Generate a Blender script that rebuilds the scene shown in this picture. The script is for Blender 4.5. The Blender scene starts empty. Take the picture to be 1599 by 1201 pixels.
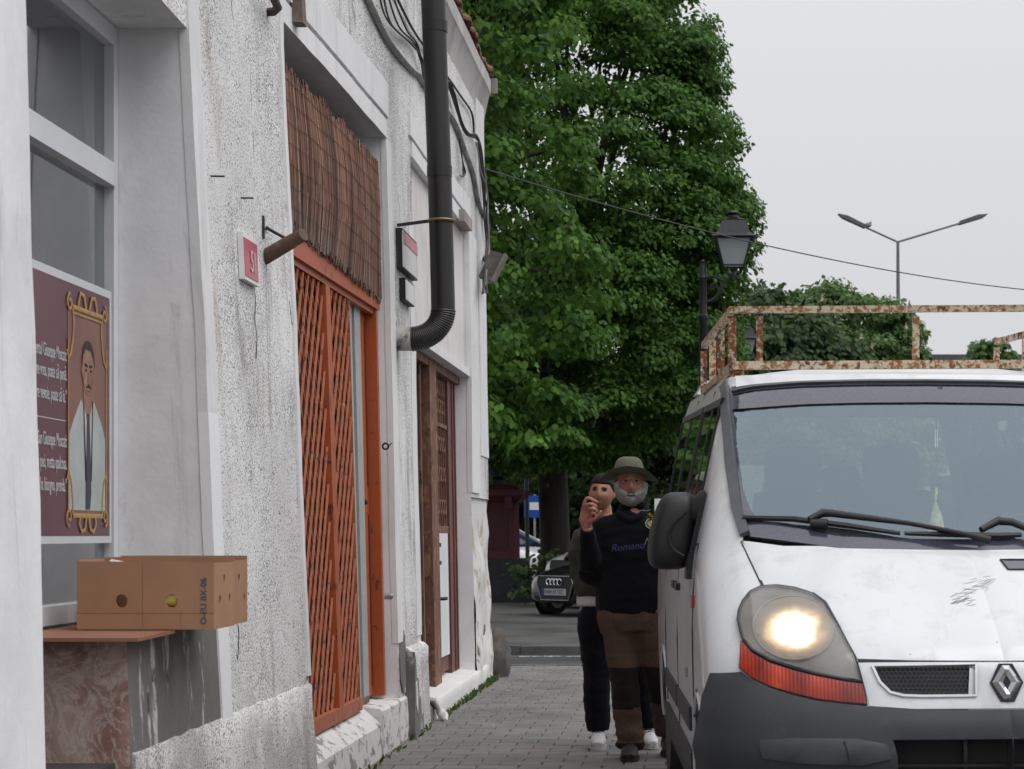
import bpy, bmesh, math, random
import numpy as np
from mathutils import Vector, Matrix, noise as mnoise
from mathutils.bvhtree import BVHTree
from mathutils.geometry import delaunay_2d_cdt

random.seed(7)
rng = np.random.default_rng(11)
scene = bpy.context.scene
COL = scene.collection
PI = math.pi

# ------------------------------------------------------------------ camera
F, VX, HY, CH = 3000.0, 1080.0, 835.0, 1.3      # focal length in photo pixels, vanishing point, eye height
PW, PH = 1599.0, 1201.0
cd = bpy.data.cameras.new('camera')
cam = bpy.data.objects.new('camera', cd)
COL.objects.link(cam)
cam.location = (0, 0, CH)
cam.rotation_euler = (PI / 2, 0, 0)
cd.sensor_fit = 'HORIZONTAL'
cd.sensor_width = 36.0
cd.lens = F / PW * 36.0
cd.shift_x = -(VX - PW / 2) / PW
cd.shift_y = (HY - PH / 2) / PW
cd.clip_start, cd.clip_end = 0.1, 2000
cd.dof.use_dof = True
cd.dof.focus_distance = 10.5
cd.dof.aperture_fstop = 9.0
scene.camera = cam

# ------------------------------------------------------------------ sky, sun, exposure
SUN_EL, SUN_AZ = math.radians(58), math.radians(118)   # azimuth clockwise from +Y (street axis)
w = bpy.data.worlds.new('World')
scene.world = w
w.use_nodes = True
wt = w.node_tree
wt.nodes.clear()
sky = wt.nodes.new('ShaderNodeTexSky')
sky.sky_type = 'NISHITA'
sky.sun_disc = False
sky.sun_elevation = SUN_EL
sky.sun_rotation = SUN_AZ
hs = wt.nodes.new('ShaderNodeHueSaturation')
hs.inputs['Saturation'].default_value = 0.25
wt.links.new(sky.outputs['Color'], hs.inputs['Color'])
mxw = wt.nodes.new('ShaderNodeMix')
mxw.data_type = 'RGBA'
mxw.inputs['Factor'].default_value = 0.93          # closed cloud cover over the clear sky
wt.links.new(hs.outputs['Color'], mxw.inputs['A'])
tcw = wt.nodes.new('ShaderNodeTexCoord')
spw = wt.nodes.new('ShaderNodeSeparateXYZ')
wt.links.new(tcw.outputs['Generated'], spw.inputs[0])
rpw = wt.nodes.new('ShaderNodeMapRange')                  # cloud cover is brighter overhead than at the horizon
rpw.interpolation_type = 'SMOOTHSTEP'
rpw.inputs['From Min'].default_value = 0.05
rpw.inputs['From Max'].default_value = 1.0
rpw.inputs['To Min'].default_value = 1.0
rpw.inputs['To Max'].default_value = 2.1
wt.links.new(spw.outputs['Z'], rpw.inputs['Value'])
cmw = wt.nodes.new('ShaderNodeVectorMath')
cmw.operation = 'SCALE'
cmw.inputs[0].default_value = (6.85, 6.92, 7.2)
wt.links.new(rpw.outputs['Result'], cmw.inputs['Scale'])
wt.links.new(cmw.outputs['Vector'], mxw.inputs['B'])
bg = wt.nodes.new('ShaderNodeBackground')
bg.inputs['Strength'].default_value = 0.1
wt.links.new(mxw.outputs['Result'], bg.inputs['Color'])
wo = wt.nodes.new('ShaderNodeOutputWorld')
wt.links.new(bg.outputs['Background'], wo.inputs['Surface'])

sd = bpy.data.lights.new('sun', 'SUN')
sd.energy = 1.4
sd.angle = math.radians(50)
sd.color = (1.0, 0.97, 0.93)
sun = bpy.data.objects.new('sun', sd)
COL.objects.link(sun)
sdir = Vector((math.sin(SUN_AZ) * math.cos(SUN_EL), math.cos(SUN_AZ) * math.cos(SUN_EL), math.sin(SUN_EL)))
sun.rotation_euler = sdir.to_track_quat('Z', 'Y').to_euler()
sun.location = (6, -4, 12)

vs = scene.view_settings
vs.view_transform = 'Standard'
vs.look = 'None'
vs.exposure = 0.0
vs.gamma = 1.0
vs.use_curve_mapping = False
scene.cycles.use_denoising = True
scene.cycles.max_bounces = 8
scene.cycles.transparent_max_bounces = 16
scene.cycles.caustics_reflective = False
scene.cycles.caustics_refractive = False

# ------------------------------------------------------------------ helpers
def PX(x, y, d):
    return Vector(((x - VX) / F * d, d, CH - (y - HY) / F * d))

class MB:
    """collects faces of ONE mesh"""
    def __init__(s):
        s.v, s.f, s.m = [], [], []
    def add(s, vs, fs, mi=0):
        o = len(s.v)
        s.v += [tuple(p) for p in vs]
        s.f += [tuple(i + o for i in f) for f in fs]
        s.m += [mi] * len(fs)
        return s
    def box(s, x0, x1, y0, y1, z0, z1, mi=0):
        v = [(x, y, z) for z in (z0, z1) for y in (y0, y1) for x in (x0, x1)]
        return s.add(v, [(0, 2, 3, 1), (4, 5, 7, 6), (0, 1, 5, 4), (2, 6, 7, 3), (0, 4, 6, 2), (1, 3, 7, 5)], mi)
    def obox(s, c, ax, ay, az, mi=0):
        """box from a centre and three half-axis vectors"""
        c, ax, ay, az = Vector(c), Vector(ax), Vector(ay), Vector(az)
        v = [c + i * ax + j * ay + k * az for k in (-1, 1) for j in (-1, 1) for i in (-1, 1)]
        return s.add(v, [(0, 2, 3, 1), (4, 5, 7, 6), (0, 1, 5, 4), (2, 6, 7, 3), (0, 4, 6, 2), (1, 3, 7, 5)], mi)
    def bar(s, a, b, w, t, up=(0, 0, 1), mi=0):
        a, b = Vector(a), Vector(b)
        d = (b - a).normalized()
        u = Vector(up)
        sd_ = d.cross(u)
        if sd_.length < 1e-5:
            sd_ = d.cross(Vector((1, 0, 0)))
        sd_.normalize()
        u = sd_.cross(d).normalized()
        return s.obox((a + b) / 2, (b - a) / 2, sd_ * w / 2, u * t / 2, mi)
    def tube(s, pts, r, n=8, mi=0, ref=None, flat=1.0, caps=True):
        """tube along points; r a number or a list of radii / (rx, ry)"""
        pts = [Vector(p) for p in pts]
        k = len(pts)
        if not isinstance(r, (list, tuple)):
            r = [r] * k
        o = len(s.v)
        prev = None
        for i, p in enumerate(pts):
            t = (pts[min(i + 1, k - 1)] - pts[max(i - 1, 0)])
            if t.length < 1e-9:
                t = Vector((0, 0, 1))
            t.normalize()
            if ref is not None:
                b = Vector(ref) - t * t.dot(Vector(ref))
                if b.length < 1e-4:
                    b = Vector((1, 0, 0)) - t * t.x
            elif prev is None:
                b = Vector((0, 0, 1)) if abs(t.z) < .9 else Vector((0, 1, 0))
                b = b - t * t.dot(b)
            else:
                b = prev - t * t.dot(prev)
            b.normalize()
            prev = b
            a = t.cross(b).normalized()
            rr = r[i]
            rx, ry = rr if isinstance(rr, (tuple, list)) else (rr, rr * flat)
            for j in range(n):
                q = 2 * PI * j / n
                s.v.append(tuple(p + a * (rx * math.cos(q)) + b * (ry * math.sin(q))))
        for i in range(k - 1):
            for j in range(n):
                j2 = (j + 1) % n
                s.f.append((o + i * n + j, o + i * n + j2, o + (i + 1) * n + j2, o + (i + 1) * n + j))
                s.m.append(mi)
        if caps:
            s.f.append(tuple(o + j for j in reversed(range(n))))
            s.f.append(tuple(o + (k - 1) * n + j for j in range(n)))
            s.m += [mi, mi]
        return s
    def prism(s, poly, off, mi=0):
        """polygon (3-D points) pushed along the vector off"""
        n = len(poly)
        off = Vector(off)
        v = [Vector(p) for p in poly]
        v += [p + off for p in v]
        fs = [tuple(reversed(range(n))), tuple(range(n, 2 * n))]
        fs += [(i, (i + 1) % n, n + (i + 1) % n, n + i) for i in range(n)]
        return s.add(v, fs, mi)
    def ellipsoid(s, c, rx, ry, rz, nu=16, nv=10, mi=0, rot=None):
        c = Vector(c)
        v, fs = [], []
        for i in range(nv + 1):
            e = -PI / 2 + PI * i / nv
            for j in range(nu):
                a = 2 * PI * j / nu
                p = Vector((rx * math.cos(e) * math.cos(a), ry * math.cos(e) * math.sin(a), rz * math.sin(e)))
                if rot is not None:
                    p = rot @ p
                v.append(c + p)
        for i in range(nv):
            for j in range(nu):
                fs.append((i * nu + j, i * nu + (j + 1) % nu, (i + 1) * nu + (j + 1) % nu, (i + 1) * nu + j))
        return s.add(v, fs, mi)
    def lathe(s, c, prof, n=24, mi=0, axis='Z', rot0=0.0):
        """profile [(radius, height)] turned round an axis through c"""
        c = Vector(c)
        v, fs = [], []
        k = len(prof)
        for (r, h) in prof:
            for j in range(n):
                a = 2 * PI * j / n + rot0
                if axis == 'Z':
                    v.append(c + Vector((r * math.cos(a), r * math.sin(a), h)))
                elif axis == 'Y':
                    v.append(c + Vector((r * math.cos(a), h, r * math.sin(a))))
                else:
                    v.append(c + Vector((h, r * math.cos(a), r * math.sin(a))))
        for i in range(k - 1):
            for j in range(n):
                fs.append((i * n + j, i * n + (j + 1) % n, (i + 1) * n + (j + 1) % n, (i + 1) * n + j))
        fs.append(tuple(reversed(range(n))))
        fs.append(tuple((k - 1) * n + j for j in range(n)))
        return s.add(v, fs, mi)

def fix_normals(me):
    bm = bmesh.new()
    bm.from_mesh(me)
    bmesh.ops.recalc_face_normals(bm, faces=bm.faces)
    bm.to_mesh(me)
    bm.free()

def setp(child, parent):
    if parent is not None:
        child.parent = parent
        child.matrix_parent_inverse = ABS[parent.name].inverted()

ABS = {}

def link(name, me, parent=None, kind=None):
    o = bpy.data.objects.new(name, me)
    COL.objects.link(o)
    ABS[o.name] = Matrix.Identity(4)
    setp(o, parent)
    if kind:
        o['kind'] = kind
    return o

def obj(name, mb, mats, parent=None, smooth=None, kind=None, fix=True):
    me = bpy.data.meshes.new(name)
    me.from_pydata(mb.v, [], mb.f)
    if not isinstance(mats, (list, tuple)):
        mats = [mats]
    for m in mats:
        me.materials.append(m)
    if len(mats) > 1:
        me.polygons.foreach_set('material_index', mb.m)
    if fix:
        fix_normals(me)
    if smooth is not None:
        me.polygons.foreach_set('use_smooth', [True] * len(me.polygons))
        me.set_sharp_from_angle(angle=math.radians(smooth))
    me.update()
    return link(name, me, parent, kind)

def tag(o, label=None, cat=None, group=None, kind=None):
    if label: o['label'] = label
    if cat: o['category'] = cat
    if group: o['group'] = group
    if kind: o['kind'] = kind
    return o

def thing(name, label, cat, loc=(0, 0, 0), group=None):
    o = bpy.data.objects.new(name, None)
    o.empty_display_size = .1
    COL.objects.link(o)
    o.location = loc
    ABS[o.name] = Matrix.Translation(Vector(loc))
    return tag(o, label, cat, group)

def copy_tree(o, parent=None):
    c = o.copy()
    COL.objects.link(c)
    ABS[c.name] = ABS.get(o.name, Matrix.Identity(4))
    if parent is not None:
        c.parent = parent
        c.matrix_parent_inverse = o.matrix_parent_inverse.copy()
    for ch in list(o.children):
        copy_tree(ch, c)
    return c

def text_mesh(body, size, mat, name, M, parent, align='LEFT', extr=0.0008, shear=0.0, sx=1.0):
    cu = bpy.data.curves.new(name, 'FONT')
    cu.body = body
    cu.size = size
    cu.extrude = extr
    cu.align_x = align
    cu.shear = shear
    cu.resolution_u = 3
    t = bpy.data.objects.new('tmp', cu)
    me = bpy.data.meshes.new_from_object(t)
    bpy.data.objects.remove(t)
    bpy.data.curves.remove(cu)
    me.transform(M @ Matrix.Diagonal((sx, 1, 1, 1)))
    me.materials.clear()
    me.materials.append(mat)
    me.name = name
    return link(name, me, parent)

def frame_matrix(origin, ux, uy):
    ux, uy = Vector(ux).normalized(), Vector(uy).normalized()
    uz = ux.cross(uy)
    M = Matrix((ux, uy, uz)).transposed().to_4x4()
    M.translation = Vector(origin)
    return M

# ------------------------------------------------------------------ node materials
class NM:
    def __init__(s, name):
        s.m = bpy.data.materials.new(name)
        s.m.use_nodes = True
        s.t = s.m.node_tree
        s.b = s.t.nodes['Principled BSDF']
        s.out = s.t.nodes['Material Output']
        s.co = None
    def n(s, ty, **kw):
        nd = s.t.nodes.new(ty)
        for k, v in kw.items():
            setattr(nd, k, v)
        return nd
    def l(s, a, b):
        s.t.links.new(a, b)
    def coord(s, scale=(1, 1, 1)):
        if s.co is None:
            s.co = s.n('ShaderNodeTexCoord')
        if tuple(scale) == (1, 1, 1):
            return s.co.outputs['Object']
        mp = s.n('ShaderNodeMapping')
        mp.inputs['Scale'].default_value = scale
        s.l(s.co.outputs['Object'], mp.inputs['Vector'])
        return mp.outputs['Vector']
    def noise(s, scale, detail=3, rough=.55, vec=(1, 1, 1), dist=0.0):
        nd = s.n('ShaderNodeTexNoise')
        nd.inputs['Scale'].default_value = scale
        nd.inputs['Detail'].default_value = detail
        nd.inputs['Roughness'].default_value = rough
        nd.inputs['Distortion'].default_value = dist
        s.l(s.coord(vec), nd.inputs['Vector'])
        return nd.outputs['Fac']
    def voro(s, scale, vec=(1, 1, 1), feature='F1'):
        nd = s.n('ShaderNodeTexVoronoi', feature=feature)
        nd.inputs['Scale'].default_value = scale
        s.l(s.coord(vec), nd.inputs['Vector'])
        return nd.outputs['Distance']
    def ramp(s, fac, stops, interp='LINEAR'):
        nd = s.n('ShaderNodeValToRGB')
        nd.color_ramp.interpolation = interp
        e = nd.color_ramp.elements
        while len(e) < len(stops):
            e.new(.5)
        for i, (p, c) in enumerate(stops):
            e[i].position = p
            if not isinstance(c, (tuple, list)):
                c = (c, c, c)
            e[i].color = (c[0], c[1], c[2], 1)
        s.l(fac, nd.inputs['Fac'])
        return nd.outputs['Color']
    def mix(s, fac, a, b, blend='MIX'):
        nd = s.n('ShaderNodeMix', data_type='RGBA', blend_type=blend)
        for sock, val in (('Factor', fac), ('A', a), ('B', b)):
            if isinstance(val, (int, float)):
                nd.inputs[sock].default_value = val if sock == 'Factor' else (val, val, val, 1)
            elif isinstance(val, (tuple, list)):
                nd.inputs[sock].default_value = (val[0], val[1], val[2], 1)
            else:
                s.l(val, nd.inputs[sock])
        return nd.outputs['Result']
    def math(s, op, a, b=0.0):
        nd = s.n('ShaderNodeMath', operation=op)
        for i, val in enumerate((a, b)):
            if isinstance(val, (int, float)):
                nd.inputs[i].default_value = val
            else:
                s.l(val, nd.inputs[i])
        return nd.outputs[0]
    def color(s, c):
        if isinstance(c, (tuple, list)):
            s.b.inputs['Base Color'].default_value = (c[0], c[1], c[2], 1)
        else:
            s.l(c, s.b.inputs['Base Color'])
        return s
    def set(s, **kw):
        for k, v in kw.items():
            k = k.replace('_', ' ')
            if isinstance(v, (int, float)):
                s.b.inputs[k].default_value = v
            elif isinstance(v, (tuple, list)):
                s.b.inputs[k].default_value = (v[0], v[1], v[2], 1)
            else:
                s.l(v, s.b.inputs[k])
        return s
    def bump(s, h, strength=.5, dist=.01):
        nd = s.n('ShaderNodeBump')
        nd.inputs['Strength'].default_value = strength
        nd.inputs['Distance'].default_value = dist
        s.l(h, nd.inputs['Height'])
        s.l(nd.outputs['Normal'], s.b.inputs['Normal'])
        return s

def simple(name, c, rough=.5, metal=0.0, var=.15, scale=12, bump=0.0, bscale=60, coat=0.0):
    k = NM(name)
    f = k.noise(scale, 4)
    lo = tuple(x * (1 - var) for x in c)
    hi = tuple(min(1, x * (1 + var)) for x in c)
    k.color(k.ramp(f, [(.3, lo), (.7, hi)]))
    k.set(Roughness=rough, Metallic=metal)
    if coat:
        k.set(Coat_Weight=coat, Coat_Roughness=.08)
    if bump:
        k.bump(k.noise(bscale, 3), bump, .004)
    return k.m

def mat_stucco():
    k = NM('roughcast')
    grain = k.noise(105, 2, .6)
    dens = k.noise(1.1, 4, .6)
    thr = k.math('ADD', k.math('MULTIPLY', dens, .34), .245)
    speck = k.ramp(k.math('SUBTRACT', grain, thr), [(.0, 0.0), (.03, 1.0)])
    fine = k.noise(180, 2, .5)
    base = k.mix(fine, (.72, .715, .71), (.90, .895, .89))
    big = k.noise(.9, 5, .65)
    base = k.mix(k.ramp(big, [(.46, 0.0), (.72, .55)]), base, (.46, .445, .43))
    patchy = k.noise(3.3, 7, .75, (1, 1, .8), .8)
    base = k.mix(k.ramp(patchy, [(.60, 0.0), (.66, .75)]), base, (.80, .80, .80))
    base = k.mix(k.ramp(k.noise(4.2, 6, .7, (1, 1.3, .7), .6), [(.63, 0.0), (.69, .7)]), base, (.27, .26, .25))
    streak = k.noise(2.6, 7, .72, (1, 2.0, .30), 1.1)
    zone = k.ramp(k.noise(.55, 4, .6), [(.42, 0.0), (.60, 1.0)])
    st = k.math('MULTIPLY', k.ramp(streak, [(.50, 0.0), (.66, .95)]), zone)
    base = k.mix(st, base, (.23, .22, .21))
    rust = k.ramp(k.noise(1.7, 5, .7, (1, 2.2, .5), .5), [(.56, 0.0), (.70, .55)])
    base = k.mix(rust, base, (.40, .30, .25))
    sep = k.n('ShaderNodeSeparateXYZ')
    k.l(k.coord(), sep.inputs[0])
    low = k.math('ADD', k.math('MULTIPLY', sep.outputs['Z'], -1.0), k.math('MULTIPLY', k.noise(2.6, 6, .7), 2.4))
    base = k.mix(k.ramp(low, [(.62, 0.0), (1.0, .55)]), base, (.33, .31, .29))
    col = k.mix(speck, (.20, .19, .185), base)
    k.color(col).set(Roughness=.92)
    k.b.inputs['Specular IOR Level'].default_value = .2
    k.bump(k.math('ADD', grain, k.math('MULTIPLY', fine, .4)), .5, .008)
    return k.m

def mat_plaster(name='plaster', c=(.82, .82, .835), dirt=(.42, .41, .41), amt=.42, streaks=.6):
    k = NM(name)
    n1 = k.noise(1.6, 6, .65)
    base = k.mix(k.noise(9, 5, .6), tuple(x * .93 for x in c), tuple(min(1, x * 1.06) for x in c))
    base = k.mix(k.ramp(n1, [(.45, 0.0), (.75, amt)]), base, dirt)
    base = k.mix(k.ramp(k.noise(6, 6, .75, (1, 1, .7), .7), [(.62, 0.0), (.70, amt * .8)]), base, tuple(x * .8 for x in dirt))
    st = k.ramp(k.noise(3, 6, .7, (1.6, 2.2, .2), .5), [(.56, 0.0), (.72, streaks)])
    base = k.mix(st, base, tuple(x * .7 for x in dirt))
    k.color(base).set(Roughness=.85)
    k.b.inputs['Specular IOR Level'].default_value = .25
    k.bump(k.math('ADD', k.noise(40, 4), k.math('MULTIPLY', k.noise(3, 2), 1.2)), .16, .008)
    return k.m

def mat_peeling(name, paint, under, amount=.5, scale=5, vec=(1, 1, 1), rough=.6, edge=.03, third=None, bump=.5):
    """paint that has come off in patches"""
    k = NM(name)
    f = k.noise(scale, 7, .7, vec, .3)
    mask = k.ramp(f, [(amount, 0.0), (amount + edge, 1.0)])
    p = k.mix(k.noise(14, 5), tuple(x * .8 for x in paint), tuple(min(1, x * 1.12) for x in paint))
    u = k.mix(k.noise(9, 5), tuple(x * .6 for x in under), tuple(min(1, x * 1.3) for x in under))
    if third:
        u = k.mix(k.ramp(k.noise(7, 5, .7), [(.5, 0.0), (.6, 1.0)]), u, third)
    k.color(k.mix(mask, p, u)).set(Roughness=rough)
    h = k.math('ADD', k.math('MULTIPLY', f, 1.0), k.math('MULTIPLY', k.noise(60, 3), .25))
    k.bump(h, bump, .01)
    return k.m

def mat_glass(name, tint=(.9, .95, .95), base=.06, rough=.02, trans=.9):
    """pane: mirror reflection rising to the edge over a tinted see-through"""
    k = NM(name)
    k.t.nodes.remove(k.b)
    tr = k.n('ShaderNodeBsdfTransparent')
    tr.inputs['Color'].default_value = tuple(x * trans for x in tint) + (1,)
    gl = k.n('ShaderNodeBsdfGlossy')
    gl.inputs['Roughness'].default_value = rough
    gl.inputs['Color'].default_value = (.95, .97, 1, 1)
    fr = k.n('ShaderNodeFresnel')
    fr.inputs['IOR'].default_value = 1.52
    ge = k.n('ShaderNodeNewGeometry')
    fac = k.math('MINIMUM', k.math('ADD', k.math('MULTIPLY', fr.outputs[0], 1.6), base), 1.0)
    fac = k.math('MULTIPLY', fac, k.math('SUBTRACT', 1.0, ge.outputs['Backfacing']))
    mx = k.n('ShaderNodeMixShader')
    k.l(fac, mx.inputs[0])
    k.l(tr.outputs[0], mx.inputs[1])
    k.l(gl.outputs[0], mx.inputs[2])
    k.l(mx.outputs[0], k.out.inputs['Surface'])
    return k.m

def mat_leaf(name, dark, light, trans=.35, spec=.22):
    k = NM(name)
    at = k.n('ShaderNodeAttribute', attribute_name='tint')
    c = k.ramp(at.outputs['Fac'], [(0.0, dark), (.6, tuple((a + b) / 2 for a, b in zip(dark, light))), (1.0, light)])
    k.color(c).set(Roughness=.55)
    k.b.inputs['Specular IOR Level'].default_value = spec
    tl = k.n('ShaderNodeBsdfTranslucent')
    k.l(k.mix(.5, c, (.10, .20, .03)), tl.inputs['Color'])
    mx = k.n('ShaderNodeMixShader')
    mx.inputs[0].default_value = trans
    k.l(k.b.outputs[0], mx.inputs[1])
    k.l(tl.outputs[0], mx.inputs[2])
    k.l(mx.outputs[0], k.out.inputs['Surface'])
    return k.m

def mat_emit(name, c, s):
    k = NM(name)
    k.color(c)
    k.b.inputs['Emission Color'].default_value = (c[0], c[1], c[2], 1)
    k.b.inputs['Emission Strength'].default_value = s
    return k.m

M = {}
M['stucco'] = mat_stucco()
M['plaster'] = mat_plaster()
M['plaster_band'] = mat_plaster('plaster_band', (.74, .74, .745), (.45, .44, .44), .35, .35)
M['fresh_white'] = mat_plaster('fresh_white', (.82, .83, .84), (.6, .6, .6), .15, .1)
M['step'] = mat_peeling('step_paint', (.68, .67, .65), (.30, .27, .24), .53, 6, (1, 1, 1.6), .85)
M['step_white'] = mat_plaster('step_white', (.70, .70, .69), (.42, .38, .34), .4, .2)
M['rubble_wall'] = mat_peeling('rubble_wall', (.66, .65, .64), (.42, .36, .33), .54, 4, (1, 1, .8), .9, .05, (.44, .38, .10))
M['grey_render'] = mat_peeling('grey_render', (.16, .155, .145), (.58, .57, .56), .55, 3.0, (1, 3.0, .55), .9, .06, (.055, .052, .048))
M['orange'] = mat_peeling('orange_paint', (.40, .085, .022), (.10, .035, .02), .60, 9, (1, 1, .6), .45, .03, None, .25)
M['orange_dull'] = mat_peeling('orange_lattice', (.43, .13, .06), (.13, .045, .026), .57, 16, (1, 1, 1), .55, .05, (.45, .25, .17), .2)
M['door_brown'] = mat_peeling('brown_door', (.135, .046, .038), (.20, .10, .055), .54, 7, (1, 1, .4), .5, .06, (.05, .02, .02), .3)
M['door_rust'] = mat_peeling('rust_post', (.155, .065, .042), (.26, .13, .07), .50, 11, (1, 1, .4), .7, .06, (.05, .025, .02), .4)
M['white_panel'] = simple('white_sheet_metal', (.74, .76, .78), .4, 0, .06, 4)
M['pvc'] = simple('white_frame', (.72, .73, .75), .35, 0, .05, 5)
M['pvc_grey'] = simple('grey_frame', (.37, .39, .385), .4, 0, .1, 8)
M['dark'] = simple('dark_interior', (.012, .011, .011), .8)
M['dim_room'] = simple('room_wall', (.10, .105, .105), .9)
M['rubber'] = simple('black_rubber', (.02, .02, .022), .6)
M['iron'] = simple('dark_iron', (.022, .023, .026), .45, .3, .25, 20, .1)
M['cable'] = simple('cable_black', (.035, .035, .036), .6)
M['cable_grey'] = simple('cable_grey', (.30, .29, .28), .7, 0, .3, 9)
M['zinc'] = simple('zinc', (.33, .33, .34), .45, .7, .2, 8)
M['window_glass'] = mat_glass('window_glass', (.72, .77, .77), .12, .03, .9)
# ================================================================== GROUND
def mat_asphalt(name, c, scale=120, wet=.55):
    k = NM(name)
    b = k.mix(k.noise(scale, 2), tuple(x * .6 for x in c), tuple(x * 1.35 for x in c))
    b = k.mix(k.ramp(k.noise(.7, 5, .65), [(.4, 0.0), (.75, .6)]), b, tuple(x * .55 for x in c))
    k.color(b)
    k.l(k.ramp(k.noise(.9, 4), [(.35, wet - .2), (.65, wet + .2)]), k.b.inputs['Roughness'])
    k.bump(k.noise(scale, 2), .5, .004)
    return k.m

def mat_paver():
    k = NM('concrete_paver')
    oi = k.n('ShaderNodeObjectInfo')
    ge = k.n('ShaderNodeNewGeometry')
    r = k.math('FRACT', k.math('ADD', oi.outputs['Random'], ge.outputs['Random Per Island']))
    b = k.ramp(r, [(0.0, (.135, .128, .122)), (.5, (.17, .164, .157)), (.85, (.195, .188, .18)), (1.0, (.185, .16, .143))])
    co = k.n('ShaderNodeNewGeometry')
    nz = k.n('ShaderNodeTexNoise')
    nz.inputs['Scale'].default_value = 2.2
    nz.inputs['Detail'].default_value = 5
    k.l(co.outputs['Position'], nz.inputs['Vector'])
    b = k.mix(k.ramp(nz.outputs['Fac'], [(.42, 0.0), (.7, .6)]), b, (.085, .078, .072))
    n2 = k.n('ShaderNodeTexNoise')
    n2.inputs['Scale'].default_value = 140
    k.l(co.outputs['Position'], n2.inputs['Vector'])
    b = k.mix(.35, b, k.mix(n2.outputs['Fac'], (.05, .05, .05), (.28, .27, .26)))
    k.color(b)
    k.l(k.ramp(nz.outputs['Fac'], [(.35, .75), (.7, .42)]), k.b.inputs['Roughness'])
    bp = k.n('ShaderNodeBump')
    bp.inputs['Strength'].default_value = .4
    bp.inputs['Distance'].default_value = .003
    k.l(n2.outputs['Fac'], bp.inputs['Height'])
    k.l(bp.outputs['Normal'], k.b.inputs['Normal'])
    return k.m

M['asphalt'] = mat_asphalt('asphalt', (.052, .053, .055), 110, .5)
M['asphalt_old'] = mat_asphalt('asphalt_old', (.085, .083, .08), 90, .6)
M['joint'] = simple('joint_sand', (.045, .042, .038), .95, 0, .3, 30)
M['paver'] = mat_paver()
M['kerb'] = simple('kerb_stone', (.085, .082, .079), .8, 0, .25, 6, .3)
M['road_paint'] = mat_peeling('road_paint', (.55, .55, .53), (.07, .07, .07), .46, 14, (1, 1, 1), .7, .05)
M['earth'] = simple('earth', (.05, .042, .03), .95, 0, .3, 4)

def sheet(name, x0, x1, y0, y1, z, m, parent=None, kind='structure'):
    mb = MB().add([(x0, y0, z), (x1, y0, z), (x1, y1, z), (x0, y1, z)], [(0, 1, 2, 3)])
    return obj(name, mb, m, parent, kind=kind)

sheet('ground', -400, 400, -60, 900, -.115, M['earth'])
ROAD0, ROAD1 = 19.3, 22.4
pavement = thing('pavement', None, None)
pavement['kind'] = 'structure'
obj('bedding', MB().box(-2.6, 4.2, 1.5, ROAD0 - .14, -.2, -.006), M['joint'], pavement, kind='structure')
# pavers laid in courses across the pavement; the visible ones are objects, the rest one mesh
PL, PD, PGAP = .235, .168, .0065
pm = bpy.data.meshes.new('paver')
h1, h2 = (PL - PGAP) / 2, (PD - PGAP) / 2
e = .006
pv = [(-h1, -h2, -.05), (h1, -h2, -.05), (h1, h2, -.05), (-h1, h2, -.05),
      (-h1, -h2, -e), (h1, -h2, -e), (h1, h2, -e), (-h1, h2, -e),
      (-h1 + e, -h2 + e, 0), (h1 - e, -h2 + e, 0), (h1 - e, h2 - e, 0), (-h1 + e, h2 - e, 0)]
pf = [(0, 1, 5, 4), (1, 2, 6, 5), (2, 3, 7, 6), (3, 0, 4, 7), (4, 5, 9, 8), (5, 6, 10, 9), (6, 7, 11, 10), (7, 4, 8, 11), (8, 9, 10, 11)]
pm.from_pydata(pv, [], pf)
pm.materials.append(M['paver'])
rest = MB()
cells = []
row = 0
y = 1.7
while y < ROAD0 - .22:
    x = -2.5 + (row % 2) * PL / 2
    while x < 4.1:
        cells.append((x, y))
        x += PL
    y += PD
    row += 1
seen = [c for c in cells if c[1] > 10.4 and -1.95 < c[0] < .12]
seen.sort(key=lambda c: c[1])
seen = set(seen[:298])
for (x, y) in cells:
    dz = random.uniform(-.004, .002)
    tx, ty, rz = random.gauss(0, .008), random.gauss(0, .010), random.gauss(0, .012)
    if (x, y) in seen:
        o = bpy.data.objects.new('paver', pm)
        COL.objects.link(o)
        o.location = (x, y, dz)
        o.rotation_euler = (tx, ty, rz)
        o.parent = pavement
    elif y > 5 or abs(x) < 2.6:
        c, s = math.cos(rz), math.sin(rz)
        rest.add([(x + p[0] * c - p[1] * s, y + p[0] * s + p[1] * c, p[2] + dz + tx * p[1] - ty * p[0]) for p in pv], pf)
ro = obj('paving', rest, M['paver'], pavement, kind='stuff', fix=False)
# kerb stones along the cross street
def kerb(name, y0, y1, x0, x1, z):
    t = thing(name, None, None)
    t['kind'] = 'structure'
    me = bpy.data.meshes.new('kerb_stone')
    L = 1.0
    b = MB().box(-L / 2 + .004, L / 2 - .004, y0, y1, -.3, z)
    me.from_pydata(b.v, [], b.f)
    me.materials.append(M['kerb'])
    x = x0
    while x < x1:
        o = bpy.data.objects.new('kerb_stone', me)
        COL.objects.link(o)
        o.location = (x + .5, random.uniform(-.006, .006), random.uniform(-.006, .004))
        o.parent = t
        x += L
kerb('near_kerb', ROAD0 - .14, ROAD0, -6, 9, -.002)
kerb('far_kerb', ROAD1, ROAD1 + .18, -9, 12, .004)
sheet('road', -300, 300, ROAD0, ROAD1, -.1, M['asphalt'])
mk = obj('road_marking', MB().add([(-9, ROAD1 - .42, -.096), (5, ROAD1 - .42, -.096), (5, ROAD1 - .28, -.096), (-9, ROAD1 - .28, -.096)], [(0, 1, 2, 3)]), M['road_paint'], kind='structure')
obj('square', MB().box(-120, 160, ROAD1 + .18, 75, -.3, .0), M['asphalt_old'], kind='structure')
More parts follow.
